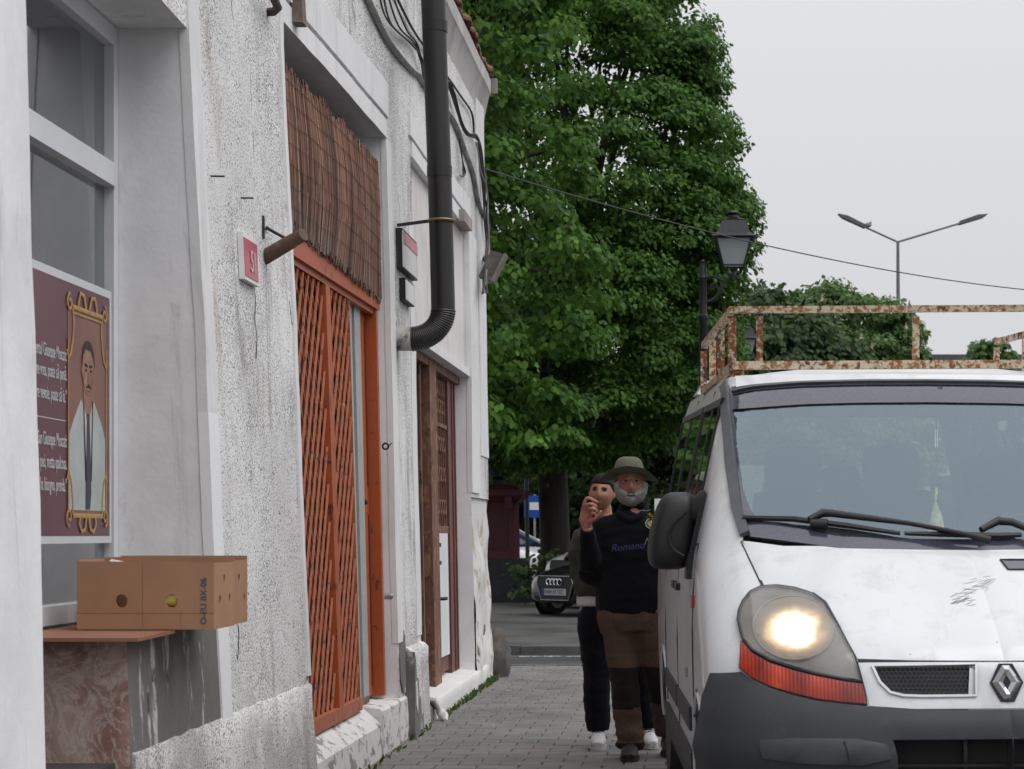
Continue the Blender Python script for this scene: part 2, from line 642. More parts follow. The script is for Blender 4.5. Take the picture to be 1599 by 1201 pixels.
obj('side_ground', MB().box(-60, -2.6, -20, ROAD0 - .14, -.3, -.02), M['asphalt_old'], kind='structure')
obj('street', MB().box(4.2, 60, -40, ROAD0 - .14, -.3, -.05), M['asphalt'], kind='structure')

# ================================================================== HOUSE
def lean(d):
    if d < 7.5:
        return max(.02, .0475 - .0105 * (7.5 - d))
    if d < 9.3:
        return .0475 - .003 * (d - 7.5)
    if d < 12:
        return .042 - .0074 * (d - 9.3)
    return max(.014, .022 - .0011 * (d - 12))

def wx(d, z):
    return -1.84 + (.010 * max(0, 7.5 - d) if d < 7.5 else 0) - lean(d) * (z - .3) + .010 * mnoise.noise(Vector((d * .9, z * .9, 3.1))) + .004 * mnoise.noise(Vector((d * 4, z * 4, 1.1)))

def PWALL(x, y, off=0.0):
    d = 1.9 * F / (VX - x)
    for _ in range(12):
        z = CH - (y - HY) / F * d
        X = -1.84 - lean(d) * (z - .3) + off
        d = X * F / (x - VX)
    return Vector((X, d, CH - (y - HY) / F * d))

house = thing('old_house', 'old white roughcast house with leaning walls, tiled eaves and two shop doors', 'house', (-3, 12, 0))

WEND = 17.6
def grid(mb, f, us, vs_, mi=0, flip=False):
    n, m = len(us), len(vs_)
    v = [f(u, q) for u in us for q in vs_]
    fs = []
    for i in range(n - 1):
        for j in range(m - 1):
            q = (i * m + j, (i + 1) * m + j, (i + 1) * m + j + 1, i * m + j + 1)
            fs.append(q[::-1] if flip else q)
    mb.add(v, fs, mi)

def span(a, b, step):
    n = max(1, int(round((b - a) / step)))
    return [a + (b - a) * i / n for i in range(n + 1)]

wall = MB()
def patch(d0, d1, z0, z1, mi=0, off=0.0, bulge=None):
    grid(wall, lambda d, z: (wx(d, z) + off + (bulge(d, z) if bulge else 0), d, z), span(d0, d1, .1), span(z0, z1, .1), mi)
def jamb(d, z0, z1, depth, mi=1, front=0.0):
    grid(wall, lambda t, z: (wx(d, z) + front - t * (depth + front), d, z), [0, .25, .5, .75, 1], span(z0, z1, .15), mi)
def soffit(z, d0, d1, depth, mi=1):
    grid(wall, lambda d, t: (wx(d, z) - t * depth, d, z), span(d0, d1, .15), [0, .5, 1], mi)

TOP = 5.36
D_A, D_B, D_C, D_D, D_E, D_F = 5.44, 7.55, 9.3, 12.03, 13.08, 16.3
patch(2.6, D_A, -.1, TOP, 1)
patch(D_A, D_B, 3.29, TOP)
patch(D_B, D_C, -.1, TOP)
patch(D_C, D_D, 3.79, TOP)
patch(D_D, D_E, -.1, TOP)
patch(D_E, D_F, 3.88, TOP)
def bulge(d, z):
    t = max(0.0, 1.7 - z) / 1.7
    n = mnoise.noise(Vector((d * 2.6, z * 2.6, 7))) + .6 * mnoise.noise(Vector((d * 6, z * 6, 2)))
    return (.05 * t * t + .045 * n * min(1, t * 3)) if t > 0 else 0
patch(D_F, WEND, 1.62, TOP)
patch(D_F, WEND, -.1, 1.62, 2, -.02, bulge)
grid(wall, lambda t, z: (wx(WEND, z) - t * 6 - (.02 if z < 1.6 else 0), WEND, z), [0, .02, .1, .5, 1], span(-.1, TOP, .2), 0)
jamb(D_A, -.1, 3.29, .42)
jamb(D_B, -.1, 3.29, .42)
soffit(3.29, D_A, D_B, .43)
jamb(D_C, -.1, 3.79, .25)
jamb(D_D, -.1, 3.79, .25)
soffit(3.79, D_C, D_D, .25)
jamb(D_E, -.1, 3.88, .22)
jamb(D_F, -.1, 3.88, .22)
soffit(3.88, D_E, D_F, .22)
wall_o = obj('wall', wall, [M['stucco'], M['plaster'], M['rubble_wall']], house, smooth=40)
# rooms behind the openings and the rest of the building
room = MB()
room.box(-9.0, -8.8, 2.6, WEND - .02, -.1, 5.3)
room.box(-8.8, -2.36, 2.6, 2.8, -.1, 5.3)
room.box(-8.8, -2.36, 2.8, WEND - .3, 4.4, 4.6)
room.box(-8.8, -2.30, 2.8, WEND - .3, -.1, .02)
for dd in (D_B + .5, D_D + .5):
    room.box(-8.8, -2.36, dd, dd + .15, .02, 4.4)
obj('room', room, M['dim_room'], house)

# smooth bands: raised strips with their own thickness
bands = MB()
def band(d0, d1, z0, z1, off, mi=0, step=.12, wob=0.0):
    us, vz = span(d0, d1, step), span(z0, z1, step)
    n, m = len(us), len(vz)
    def P(d, z, o):
        wv = wob * (mnoise.noise(Vector((d * 5, z * 5, 9)))) if wob else 0
        return (wx(d, z) + o + wv, d, z)
    fr = [P(d, z, off) for d in us for z in vz]
    bk = [P(d, z, -.03) for d in us for z in vz]
    fs = []
    for i in range(n - 1):
        for j in range(m - 1):
            fs.append((i * m + j, (i + 1) * m + j, (i + 1) * m + j + 1, i * m + j + 1))
    B = n * m
    edge = [i * m for i in range(n)] + [(n - 1) * m + j for j in range(1, m)] + [i * m + m - 1 for i in range(n - 2, -1, -1)] + [j for j in range(m - 2, 0, -1)]
    for a, b in zip(edge, edge[1:] + edge[:1]):
        fs.append((a, b, B + b, B + a))
    bands.add(fr + bk, fs, mi)
band(D_B - .004, D_B + .155, 1.78, 3.62, .010, 0)                      # window corner strip
band(D_B - .005, D_B + .15, .02, 1.78, .012, 1)                        # fresh paint on its lower part
band(D_C - .06, D_C + .004, .62, 3.79, .012, 0)                        # near jamb of the gate
band(D_C - .055, D_D + .03, 3.786, 3.90, .012, 0)                             # lintel, two steps
band(D_C - .06, D_D + .08, 3.925, 4.14, .016, 0)
band(D_D - .004, D_D + .20, .62, 3.79, .008, 0)
band(D_D + .84, D_E + .004, .62, 3.4, .006, 0)
band(D_E, D_F, 3.876, 3.98, .012, 0)
band(D_E - .1, D_F + .1, 4.0, 4.16, .018, 0)
band(D_F - .004, D_F + .55, 1.66, 3.88, .014, 0)
band(D_F + .7, WEND - .02, 2.0, 5.2, .012, 0)
obj('plaster_band', bands, [M['plaster_band'], M['fresh_white']], house, smooth=40)
# plinths with a sloped top
def plinth(d0, d1, ztop, off, mi=0, base=None):
    us = span(d0, d1, .08)
    zs = [-.1, .15, .3, .45, ztop - .03, ztop]
    offs = [off + .015, off + .01, off + .006, off, off, off - .03]
    rows = []
    for d in us:
        r = [(wx(d, z) + o + .005 * mnoise.noise(Vector((d * 3, z * 6, 4))), d, z + (.010 * mnoise.noise(Vector((d * 8, 1, 4))) if i > 3 else 0)) for i, (z, o) in enumerate(zip(zs, offs))]
        r.append((wx(d, ztop) - .05, d, ztop + .02))
        rows.append(r)
    m = len(rows[0])
    v = [p for r in rows for p in r]
    fs = [(i * m + j, (i + 1) * m + j, (i + 1) * m + j + 1, i * m + j + 1) for i in range(len(us) - 1) for j in range(m - 1)]
    for i in (0, len(us) - 1):
        k0 = len(v)
        v += [(rows[i][0][0] - .3, us[i], -.1), (rows[i][-1][0] - .2, us[i], ztop + .02)]
        fs.append(tuple(i * m + j for j in range(m)) + (k0 + 1, k0))
    pl.add(v, fs, mi)
for pa_ in ((2.6, D_A - .01, .60, .04), (6.285, D_C - .002, .60, .014), (D_D + .28, D_E - .01, .57, .05)):
    pl = MB()
    plinth(*pa_)
    obj('plinth', pl, [M['stucco']], house, smooth=50)
# patch where the roughcast has come off, by the gate
pp = MB()
def blob(d0, z0, pts, off, mi):
    c = [(wx(d0 + a, z0 + b) + off, d0 + a, z0 + b) for a, b in pts]
    pp.prism(c, (-.09, 0, 0), mi)
blob(D_D + .275, .0, [(0, .0), (.42, .0), (.40, .12), (.33, .10), (.29, .24), (.22, .22), (.17, .37), (.10, .36), (.07, .50), (0, .55)], .066, 0)
blob(D_D + .02, .29, [(.03, .10), (.10, .02), (.2, .0), (.26, .02), (.26, .34), (.2, .40), (.15, .33), (.11, .30), (.06, .33), (.02, .24)], .010, 0)
blob(D_D + .30, .0, [(.03, .2), (.09, .14), (.10, .26), (.06, .36), (.02, .34)], .070, 1)
obj('bare_patch', pp, [M['grey_render'], M['step_white']], house)
# rubble stones that show at the end of the wall
stm = simple('rubble_stone', (.20, .165, .14), .9, 0, .4, 9, .6, 30)
for i in range(16):
    d = random.uniform(D_F + .05, WEND - .03)
    z = random.uniform(.02, .55)
    if random.random() < .6:
        d = random.uniform(D_F + .02, D_F + .45)
    s = random.uniform(.05, .11)
    mb = MB().ellipsoid((0, 0, 0), s * .6, s * random.uniform(.8, 1.4), s * random.uniform(.6, 1), 9, 6)
    mb.v = [(wx(d, z) + bulge(d, z) - .066 + p[0] * (1 + .4 * mnoise.noise(Vector(p) * 22)), d + p[1] * (1 + .4 * mnoise.noise(Vector(p) * 18 + Vector((i, 0, 0)))), z + p[2]) for p in mb.v]
    obj('stone', mb, stm, house, smooth=50)
mb = MB().ellipsoid((-1.80, WEND + .08, .13), .13, .17, .30, 14, 10)
mb.v = [tuple(Vector(p) + Vector((1, .6, .8)) * .05 * mnoise.noise(Vector(p) * 7)) for p in mb.v]
corner = obj('corner_stone', mb, simple('dark_stone', (.085, .075, .066), .9, 0, .5, 9, .6, 30), None, smooth=60)
tag(corner, 'lichen stained guard stone at the foot of the white house corner', 'stone')

# cornice and eaves
cn = MB()
CZ = 5.36
prof = [(-.05, CZ - .26), (.0, CZ - .26), (.012, CZ - .20), (.055, CZ - .02), (.07, CZ), (.07, CZ + .13), (.05, CZ + .15), (-.3, CZ + .15)]
us = span(2.6, WEND + .12, .3)
rows = [[(-1.84 - lean(min(d, WEND)) * (CZ - .3) + p[0] + .006 * mnoise.noise(Vector((d * 3, p[1] * 4, 1))), d, p[1]) for p in prof] for d in us]
m_ = len(prof)
cn.add([p for r in rows for p in r], [(i * m_ + j, (i + 1) * m_ + j, (i + 1) * m_ + j + 1, i * m_ + j + 1) for i in range(len(us) - 1) for j in range(m_ - 1)] + [tuple(range(m_))[::-1], tuple((len(us) - 1) * m_ + j for j in range(m_))])
obj('cornice', cn, mat_plaster('cornice_plaster', (.52, .50, .49), (.20, .19, .18), .7, .8), house, smooth=30)
M['tile'] = mat_peeling('roof_tile', (.20, .075, .045), (.045, .038, .033), .47, 7, (1, 1, 1), .85, .1, (.07, .035, .025), .4)
XE = -1.84 - .025 * 5 - .075
slope = math.radians(24)
rf = MB()
rf.add([(XE + .10, 2.6, CZ + .17), (XE + .10, WEND + .2, CZ + .17), (XE - 4.4, WEND + .2, CZ + .17 + 4.5 * math.tan(slope)), (XE - 4.4, 2.6, CZ + .17 + 4.5 * math.tan(slope)),
        (XE + .10, 2.6, CZ + .14), (XE + .10, WEND + .2, CZ + .14), (XE - 4.4, WEND + .2, CZ + .0 + 4.5 * math.tan(slope)), (XE - 4.4, 2.6, CZ + .0 + 4.5 * math.tan(slope))],
       [(0, 1, 2, 3), (7, 6, 5, 4), (0, 4, 5, 1), (1, 5, 6, 2), (2, 6, 7, 3), (3, 7, 4, 0)])
roof = obj('roof', rf, M['iron'], house)
tb = MB()
n = 7
for (x0, h0, rad) in ((0, 0, .088), (-.42, .42 * math.tan(slope), .075)):
    for j in range(n):
        a = PI * j / (n - 1)
        tb.v.append((x0, -rad * math.cos(a), h0 + rad * .62 * math.sin(a)))
for (x0, h0, rad) in ((0, 0, .070), (-.42, .42 * math.tan(slope), .058)):
    for j in range(n):
        a = PI * j / (n - 1)
        tb.v.append((x0, -rad * math.cos(a), h0 + rad * .55 * math.sin(a) - .012))
for j in range(n - 1):
    tb.f.append((j, j + 1, n + j + 1, n + j))
    tb.f.append((2 * n + j, 3 * n + j, 3 * n + j + 1, 2 * n + j + 1))
    tb.f.append((j, 2 * n + j, 2 * n + j + 1, j + 1))
tb.f += [(0, n, 3 * n, 2 * n), (n - 1, 2 * n + n - 1, 3 * n + n - 1, 2 * n - 1)]
tm = bpy.data.meshes.new('roof_tile')
tm.from_pydata(tb.v, [], tb.f)
tm.materials.append(M['tile'])
fix_normals(tm)
for r in range(3):
    d = 9.0 if r == 0 else 13.0
    while d < WEND + .2:
        o = link('roof_tile', tm, roof)
        xo = -.36 * r
        o.location = (XE + .19 + xo + random.uniform(-.03, .03), d + random.uniform(-.012, .012), CZ + .165 + .36 * r * math.tan(slope) + random.uniform(-.006, .01))
        o.rotation_euler = (random.gauss(0, .05), random.gauss(0, .03), random.gauss(0, .05))
        d += .172
vp = MB().box(XE - .1, XE + .24, WEND + .16, WEND + .20, CZ + .02, CZ + .16)
obj('verge_board', vp, simple('verge_tin', (.30, .29, .28), .5, .3), house)

# --------------------------------------------------- window niche (near, left of picture)
WXN = -2.265
win = thing('window', None, None)
setp(win, house)
D0, D1 = 6.05, D_B - .002
ZS, ZT = .985, 3.285
fr = MB()
fr.box(WXN - .05, WXN + .012, D1 - .055, D1, ZS, ZT)
fr.box(WXN - .05, WXN + .012, D0, D0 + .06, ZS, ZT)
fr.box(WXN - .05, WXN + .012, D0 + .06, D1 - .055, ZT - .075, ZT)
fr.box(WXN - .048, WXN + .03, D0 + .002, D1 - .002, ZS - .002, ZS + .065)
obj('frame', fr, M['pvc'], win)
tr = MB().box(WXN - .05, WXN + .022, D0 + .06, D1 - .055, 2.655, 2.745)
obj('transom', tr, M['pvc'], win)
for (za, zb) in ((ZS + .065, 2.655), (2.745, ZT - .075)):
    g = MB().box(WXN - .034, WXN - .026, D0 + .06, D1 - .055, za, zb)
    obj('pane', g, M['window_glass'], win)
blind = MB().box(WXN - .50, WXN - .47, 5.0, D1 + .4, .4, 3.6)
obj('blind', blind, simple('grey_blind', (.60, .615, .61), .9, 0, .03, 1), win)
# parapet under the window: marble faced near end, stained render side
pb = MB()
def par(d, z):
    return (wx(d, z) + .004, d, z)
grid(pb, par, span(6.27, D_B, .1), span(.0, .955, .1), 1)
pb.add([(-2.6, 6.27, 0), (wx(6.27, 0) + .004, 6.27, 0), (wx(6.27, .95) + .004, 6.27, .955), (-2.6, 6.27, .955)], [(0, 1, 2, 3)], 0)
pb.add([(-2.6, 6.27, .955), (wx(6.27, .955) + .004, 6.27, .955), (wx(D_B, .955) + .004, D_B, .955), (-2.6, D_B, .955)], [(0, 1, 2, 3)], 1)
def mat_marble():
    k = NM('rose_marble')
    v = k.noise(3.2, 8, .68, (1, 1, 1), 1.6)
    v2 = k.noise(6, 6, .6, (1, 1, 1), 2.5)
    c = k.ramp(v, [(.30, (.16, .085, .065)), (.45, (.33, .195, .16)), (.55, (.44, .33, .29)), (.65, (.36, .24, .20)), (.78, (.52, .45, .41))])
    c = k.mix(k.ramp(v2, [(.47, 0.0), (.5, .55), (.53, 0.0)]), c, (.60, .55, .51))
    c = k.mix(k.ramp(k.noise(2.2, 5), [(.55, 0.0), (.7, .5)]), c, (.17, .10, .08))
    k.color(c).set(Roughness=.3)
    return k.m
obj('parapet', pb, [mat_marble(), M['grey_render']], house)
# low dark step in the doorway in front of the parapet
obj('doorstep', MB().box(-2.6, -1.88, D_A + .02, 6.262, -.1, .555), simple('dark_step', (.05, .047, .045), .8, 0, .3, 7, .3), house)
# end strip of render with ledge

# board lying on the parapet
M['cardboard'] = simple('cardboard', (.37, .205, .118), .8, 0, .1, 5, .1, 90)
M['cardboard_in'] = simple('cardboard_inside', (.26, .14, .08), .85, 0, .15, 5)
bd = MB()
bd.add([(-2.25, 6.16, .957), (-1.775, 6.16, .957), (-1.775, 6.66, .962), (-1.80, 7.0, .962), (-2.25, 7.0, .962),
        (-2.25, 6.16, .969), (-1.775, 6.16, .969), (-1.775, 6.66, .973), (-1.80, 7.0, .973), (-2.25, 7.0, .973)],
       [(4, 3, 2, 1, 0), (5, 6, 7, 8, 9), (0, 1, 6, 5), (1, 2, 7, 6), (2, 3, 8, 7), (3, 4, 9, 8), (4, 0, 5, 9)])
bo = obj('cardboard_sheet', bd, simple('brown_board', (.27, .125, .075), .7, 0, .15, 5), None)
tag(bo, 'thin reddish brown board lying flat on the marble parapet under the boxes', 'board')

def banana_box(name, label, c, rz, w, dp, h, holes_f, holes_s):
    """open fruit carton: four walls with punched holes, bottom, one flap"""
    root = thing(name, label, 'box', c, 'fruit cartons on the window ledge')
    Rm = Matrix.Translation(Vector(c)) @ Matrix.Rotation(rz, 4, 'Z')
    t = .006
    def wallm(P, U, V, N, uw, vh, holes, nm):
        # flat wall with round holes via constrained triangulation
        pts = [(0, 0), (uw, 0), (uw, vh), (0, vh)]
        co = [Vector(p) for p in pts]
        ed = [(0, 1), (1, 2), (2, 3), (3, 0)]
        for (hu, hv, r, sq) in holes:
            s0 = len(co)
            nn = 18
            for i in range(nn):
                a = 2 * PI * i / nn
                co.append(Vector((hu + r * math.cos(a), hv + r * sq * math.sin(a))))
            ed += [(s0 + i, s0 + (i + 1) % nn) for i in range(nn)]
        vo, eo, fo, *_ = delaunay_2d_cdt(co, ed, [], 1, 1e-5)
        keep = []
        for f in fo:
            cx = sum((vo[i] for i in f), Vector((0, 0))) / len(f)
            if all(((cx.x - hu) / r) ** 2 + ((cx.y - hv) / (r * sq)) ** 2 > .9 for (hu, hv, r, sq) in holes):
                keep.append(tuple(f))
        mb = MB()
        n0 = len(vo)
        mb.v = [tuple(Rm @ (P + U * p.x + V * p.y)) for p in vo] + [tuple(Rm @ (P + U * p.x + V * p.y + N * t)) for p in vo]
        cnt = {}
        for f in keep:
            for a, b in zip(f, f[1:] + f[:1]):
                cnt[(min(a, b), max(a, b))] = cnt.get((min(a, b), max(a, b)), 0) + 1
        mb.f = keep + [tuple(i + n0 for i in reversed(f)) for f in keep]
        mb.f += [(a, b, b + n0, a + n0) for (a, b), k in cnt.items() if k == 1]
        mb.m = [0] * len(mb.f)
        return obj(nm, mb, M['cardboard'], root)
    X, Y, Z = Vector((1, 0, 0)), Vector((0, 1, 0)), Vector((0, 0, 1))
    o = Vector((-w / 2, -dp / 2, 0))
    fw = wallm(o, X, Z, Y, w, h, holes_f, 'panel')
    wallm(o + Y * (dp - t), X, Z, Y, w, h + .012, holes_f, 'panel')
    wallm(o + X * (w - t) + Y * t, Y, Z, X, dp - 2 * t, h - .004, holes_s, 'panel')
    wallm(o + Y * t, Y, Z, X, dp - 2 * t, h + .008, holes_s, 'panel')
    mb = MB().box(-w / 2 + t, w / 2 - t, -dp / 2 + t, dp / 2 - t, .002, .008)
    mb.v = [tuple(Rm @ Vector(p)) for p in mb.v]
    obj('bottom', mb, M['cardboard_in'], root)
    mb = MB()
    mb.obox((-w / 2 + .05, 0, h * .93), (.05, 0, .006), (0, dp / 2 - .012, 0), (0, 0, .002))
    mb.v = [tuple(Rm @ Vector(p)) for p in mb.v]
    obj('flap', mb, M['cardboard_in'], root)
    return root, Rm, fw
BZ = .9745
bx1, R1, fw1 = banana_box('fruit_carton', 'large brown fruit carton with round holes and blue printed code facing the street',
    (-1.875, 6.745, BZ), .0, .47, .30, .232, [(.153, .098, .0205, 1.15), (.325, .098, .021, 1.15)], [(.08, .098, .014, 1.3), (.22, .10, .014, 1.3), (.14, .17, .014, 1.3)])
bx2, R2, _ = banana_box('fruit_carton', 'second fruit carton mostly hidden behind the one with blue lettering',
    (-1.90, 7.08, BZ - .001), .03, .47, .26, .236, [(.153, .098, .0165, 1.15), (.325, .098, .017, 1.15)], [(.10, .165, .016, 1.2), (.20, .09, .014, 1.3)])
M['blue_ink'] = simple('blue_ink', (.03, .09, .20), .7, 0, .2, 60)
mt = frame_matrix((-1.665, 6.5935, BZ + .018), (0, 0, 1), (-1, 0, 0))
text_mesh('O-EU BX-06', .030, M['blue_ink'], 'lettering', mt, bx1, extr=.0006, sx=1.02)
cz_ = simple('card_crease', (.24, .125, .07), .85)
for (u0, u1, v0, v1) in ((-.235, .235, .055, .0565), (-.01, -.0085, .0, .232), (.12, .121, .0, .06)):
    obj('crease', MB().box(-1.875 + u0, -1.875 + u1, 6.5943, 6.5952, BZ + v0, BZ + v1), cz_, bx1)
ed_ = MB()
for q in range(60):
    u = -.23 + .46 * q / 59
    ed_.box(-1.875 + u - .0022, -1.875 + u + .0022, 6.5958, 6.6002, BZ + .2316, BZ + .2336)
obj('corrugated_edge', ed_, M['cardboard_in'], bx1, kind='stuff')
# bananas and a rolled newspaper inside the first carton
ban = simple('banana', (.42, .33, .05), .5, 0, .3, 20)
for i in range(1):
    pts = []
    for q in range(9):
        a = -.9 + 1.8 * q / 8
        pts.append((-1.80 + .11 * math.sin(a) + i * .02, 6.62 + i * .06, BZ + .045 + .05 * math.cos(a) + .012 * i))
    o = obj('banana', MB().tube(pts, [.006, .014, .018, .019, .019, .019, .018, .013, .005], 8), ban, None, smooth=60)
    tag(o, 'yellow banana lying inside the large fruit carton', 'banana')
pap = MB()
for i in range(3):
    pts = [(-2.06 + .04 * q, 6.70 + i * .05, BZ + .185 + .028 * math.sin(q * 1.3 + i)) for q in range(6)]
    pap.tube(pts, [.012, .03, .034, .03, .026, .01], 7)
o = obj('crumpled_paper', pap, simple('crumpled_paper', (.55, .53, .48), .8, 0, .3, 25), None)
tag(o, 'crumpled pale wrapping paper poking out of the large fruit carton', 'paper')

# --------------------------------------------------- poster
po = thing('poster', 'maroon poster with a gold framed portrait and white quotation stuck in the window', 'poster', (WXN, 7, 1.7))
PXP = WXN + .004
def flat(name, pts, m, lvl, parent=po, th=.0012):
    """flat print on the poster: (d, z) outline"""
    mb = MB().prism([(PXP + .003 + lvl * .0014, d, z) for d, z in pts], (-th, 0, 0))
    return obj(name, mb, m, parent)
PD0, PD1, PZ0, PZ1 = 6.12, 7.478, 1.268, 2.245
flat('border', [(PD0, PZ0), (PD1, PZ0), (PD1, PZ1), (PD0, PZ1)], simple('poster_white', (.62, .64, .66), .4, 0, .03), 0)
flat('print', [(PD0, PZ0 + .028), (PD1 - .03, PZ0 + .028), (PD1 - .03, PZ1 - .03), (PD0, PZ1 - .03)], simple('maroon_print', (.10, .020, .036), .3, 0, .12, 3, 0, 60, .15), 1)
def mat_portrait_bg():
    k = NM('portrait_ground')
    k.color(k.ramp(k.noise(3.5, 4), [(.3, (.17, .075, .055)), (.7, (.25, .12, .085))])).set(Roughness=.4)
    return k.m
FD0, FD1, FZ0, FZ1 = 6.945, 7.395, 1.37, 2.13
flat('portrait', [(FD0, FZ0), (FD1, FZ0), (FD1, FZ1), (FD0, FZ1)], mat_portrait_bg(), 2)
fc = (FD0 + FD1) / 2
coat = simple('portrait_coat', (.42, .46, .45), .5, 0, .1, 9)
flat('coat', [(FD0 + .012, FZ0 + .02), (FD1 - .012, FZ0 + .02), (FD1 - .012, 1.66), (FD1 - .05, 1.715), (fc + .075, 1.80), (fc, 1.74), (fc - .075, 1.80), (FD0 + .06, 1.715), (FD0 + .012, 1.66)], coat, 3)
skin_p = simple('portrait_skin', (.30, .155, .105), .5, 0, .12, 12)
flat('neck', [(fc - .05, 1.75), (fc + .05, 1.75), (fc + .05, 1.86), (fc - .05, 1.86)], skin_p, 3.5)
flat('shirt', [(fc - .06, 1.80), (fc, 1.70), (fc + .06, 1.80), (fc + .03, 1.55), (fc, 1.38), (fc - .03, 1.55)], simple('portrait_shirt', (.55, .56, .55), .5), 4)
flat('tie', [(fc - .016, 1.75), (fc + .016, 1.75), (fc + .035, 1.45), (fc + .02, 1.395), (fc - .028, 1.395), (fc - .025, 1.5)], simple('portrait_tie', (.045, .045, .065), .5), 5)
flat('lapel', [(fc - .058, 1.80), (fc - .05, 1.80), (fc - .02, 1.5), (fc - .03, 1.5)], M['dark'], 5)
flat('lapel', [(fc + .058, 1.80), (fc + .05, 1.80), (fc + .03, 1.5), (fc + .04, 1.5)], M['dark'], 5)
flat('ear', [(fc - .078, 1.90), (fc - .064, 1.935), (fc - .062, 1.88)], skin_p, 4.2)
flat('ear', [(fc + .082, 1.90), (fc + .068, 1.935), (fc + .066, 1.88)], skin_p, 4.2)
face = [(fc + .002 + .068 * math.cos(a), 1.915 + .088 * math.sin(a) * (1.1 if math.sin(a) < 0 else 1)) for a in [2 * PI * i / 22 for i in range(22)]]
flat('face', face, skin_p, 4.5)
hair = [(fc + .002 + .074 * math.cos(a), 1.935 + .088 * math.sin(a)) for a in [-.1 + (PI + .2) * i / 14 for i in range(15)]] + [(fc - .058, 1.965), (fc - .03, 1.99), (fc + .03, 1.985), (fc + .056, 1.96)]
flat('hair', hair, simple('portrait_hair', (.03, .025, .025), .6), 5)
for sx_ in (-1, 1):
    flat('eyebrow', [(fc + sx_ * .012, 1.932), (fc + sx_ * .045, 1.936), (fc + sx_ * .045, 1.928), (fc + sx_ * .012, 1.922)], M['dark'], 5.5)
    flat('eye', [(fc + sx_ * .016, 1.912), (fc + sx_ * .028, 1.917), (fc + sx_ * .04, 1.911), (fc + sx_ * .028, 1.906)], M['dark'], 5.5)
flat('cheek', [(fc - .052, 1.905), (fc - .02, 1.90), (fc - .022, 1.862), (fc - .046, 1.858)], simple('portrait_light', (.36, .20, .14), .5, 0, .2, 20), 5.2)
flat('jaw', [(fc + .03, 1.90), (fc + .067, 1.93), (fc + .062, 1.865), (fc + .02, 1.822), (fc + .03, 1.86)], simple('portrait_shadow', (.22, .11, .078), .5, 0, .2, 20), 5.2)
flat('brow', [(fc - .045, 1.945), (fc + .03, 1.95), (fc + .02, 1.978), (fc - .035, 1.975)], simple('portrait_brow', (.35, .19, .13), .5, 0, .15, 20), 5.2)
flat('nose', [(fc - .003, 1.905), (fc + .006, 1.905), (fc + .016, 1.868), (fc - .012, 1.868)], simple('portrait_shade', (.21, .10, .07), .5), 5.5)
flat('moustache', [(fc - .034, 1.846), (fc, 1.862), (fc + .036, 1.846), (fc, 1.850)], M['dark'], 6)
flat('mouth', [(fc - .018, 1.838), (fc + .02, 1.838), (fc, 1.832)], simple('portrait_lips', (.22, .07, .06), .5), 6)
gold = simple('gold_print', (.42, .24, .055), .4, 0, .25, 30)
gb = MB()
def gl(pts, r=.007):
    gb.tube([(PXP + .0085, d, z) for d, z in pts], [(r * .95, .0012)] * len(pts), 8, ref=(1, 0, 0))
def curl(cd_, cz, r, a0, turns, sgn=1):
    pts = []
    for i in range(18):
        t = i / 17
        a = a0 + sgn * turns * 2 * PI * t
        rr = r * (1 - .75 * t)
        pts.append((cd_ + rr * math.cos(a), cz + rr * math.sin(a)))
    gl(pts, .006)
gl([(FD0, FZ0 + .02), (FD0, FZ1 - .12)], .0045); gl([(FD1, FZ0 + .02), (FD1, FZ1 - .12)], .0045)
gl([(FD0 + .05, FZ1), (FD1 - .05, FZ1)], .009); gl([(FD0 + .05, FZ0), (FD1 - .05, FZ0)], .009)
gl([(FD0 + .05, FZ1 - .022), (FD1 - .05, FZ1 - .022)], .004)
for sgn, ex in ((1, FD0), (-1, FD1)):
    gl([(ex + sgn * .05, FZ1 - .005), (ex + sgn * .062, FZ1 - .06), (ex + sgn * .05, FZ1 - .12), (ex + sgn * .03, FZ1 - .17), (ex, FZ1 - .19), (ex - sgn * .012, FZ1 - .16)], .008)
    gl([(ex + sgn * .05, FZ0 + .005), (ex + sgn * .05, FZ0 + .06), (ex + sgn * .03, FZ0 + .13), (ex, FZ0 + .16), (ex - sgn * .012, FZ0 + .13)], .008)
    curl(ex + sgn * .02, FZ1 + .012, .034, PI / 2, 1.2, sgn); curl(ex + sgn * .012, FZ0 - .006, .034, -PI / 2, 1.2, -sgn)
    gl([(fc - sgn * .02, FZ1 + .008), (fc - sgn * .045, FZ1 + .055), (fc - sgn * .085, FZ1 + .06), (fc - sgn * .11, FZ1 + .02), (fc - sgn * .10, FZ1 - .0)], .009)
    gl([(fc - sgn * .015, FZ0 - .005), (fc - sgn * .03, FZ0 - .05), (fc - sgn * .07, FZ0 - .06), (fc - sgn * .10, FZ0 - .03), (fc - sgn * .085, FZ0)], .009)
obj('gold_frame', gb, gold, po, smooth=60)
ink = simple('white_ink', (.55, .56, .58), .5, 0, .03)
lines = [('Docentul Giuseppe Moscati:', 1.925), ('„Cine vrea, poate să pună.', 1.855), ('Cine are nevoie, poate să ia.”', 1.775),
         ('San Giuseppe Moscati:', 1.615), ('Chi può, metta qualcosa.', 1.535), ('chi ha bisogno, prenda.”', 1.455)]
for s_, z_ in lines:
    text_mesh(s_, .068, ink, 'lettering', frame_matrix((PXP + .0062, FD0 - .012, z_), (0, 1, 0), (0, 0, 1)), po, 'RIGHT', .0004, sx=.50)
flat('rule', [(6.5, 1.708), (FD0 - .02, 1.708), (FD0 - .02, 1.711), (6.5, 1.711)], ink, 2)

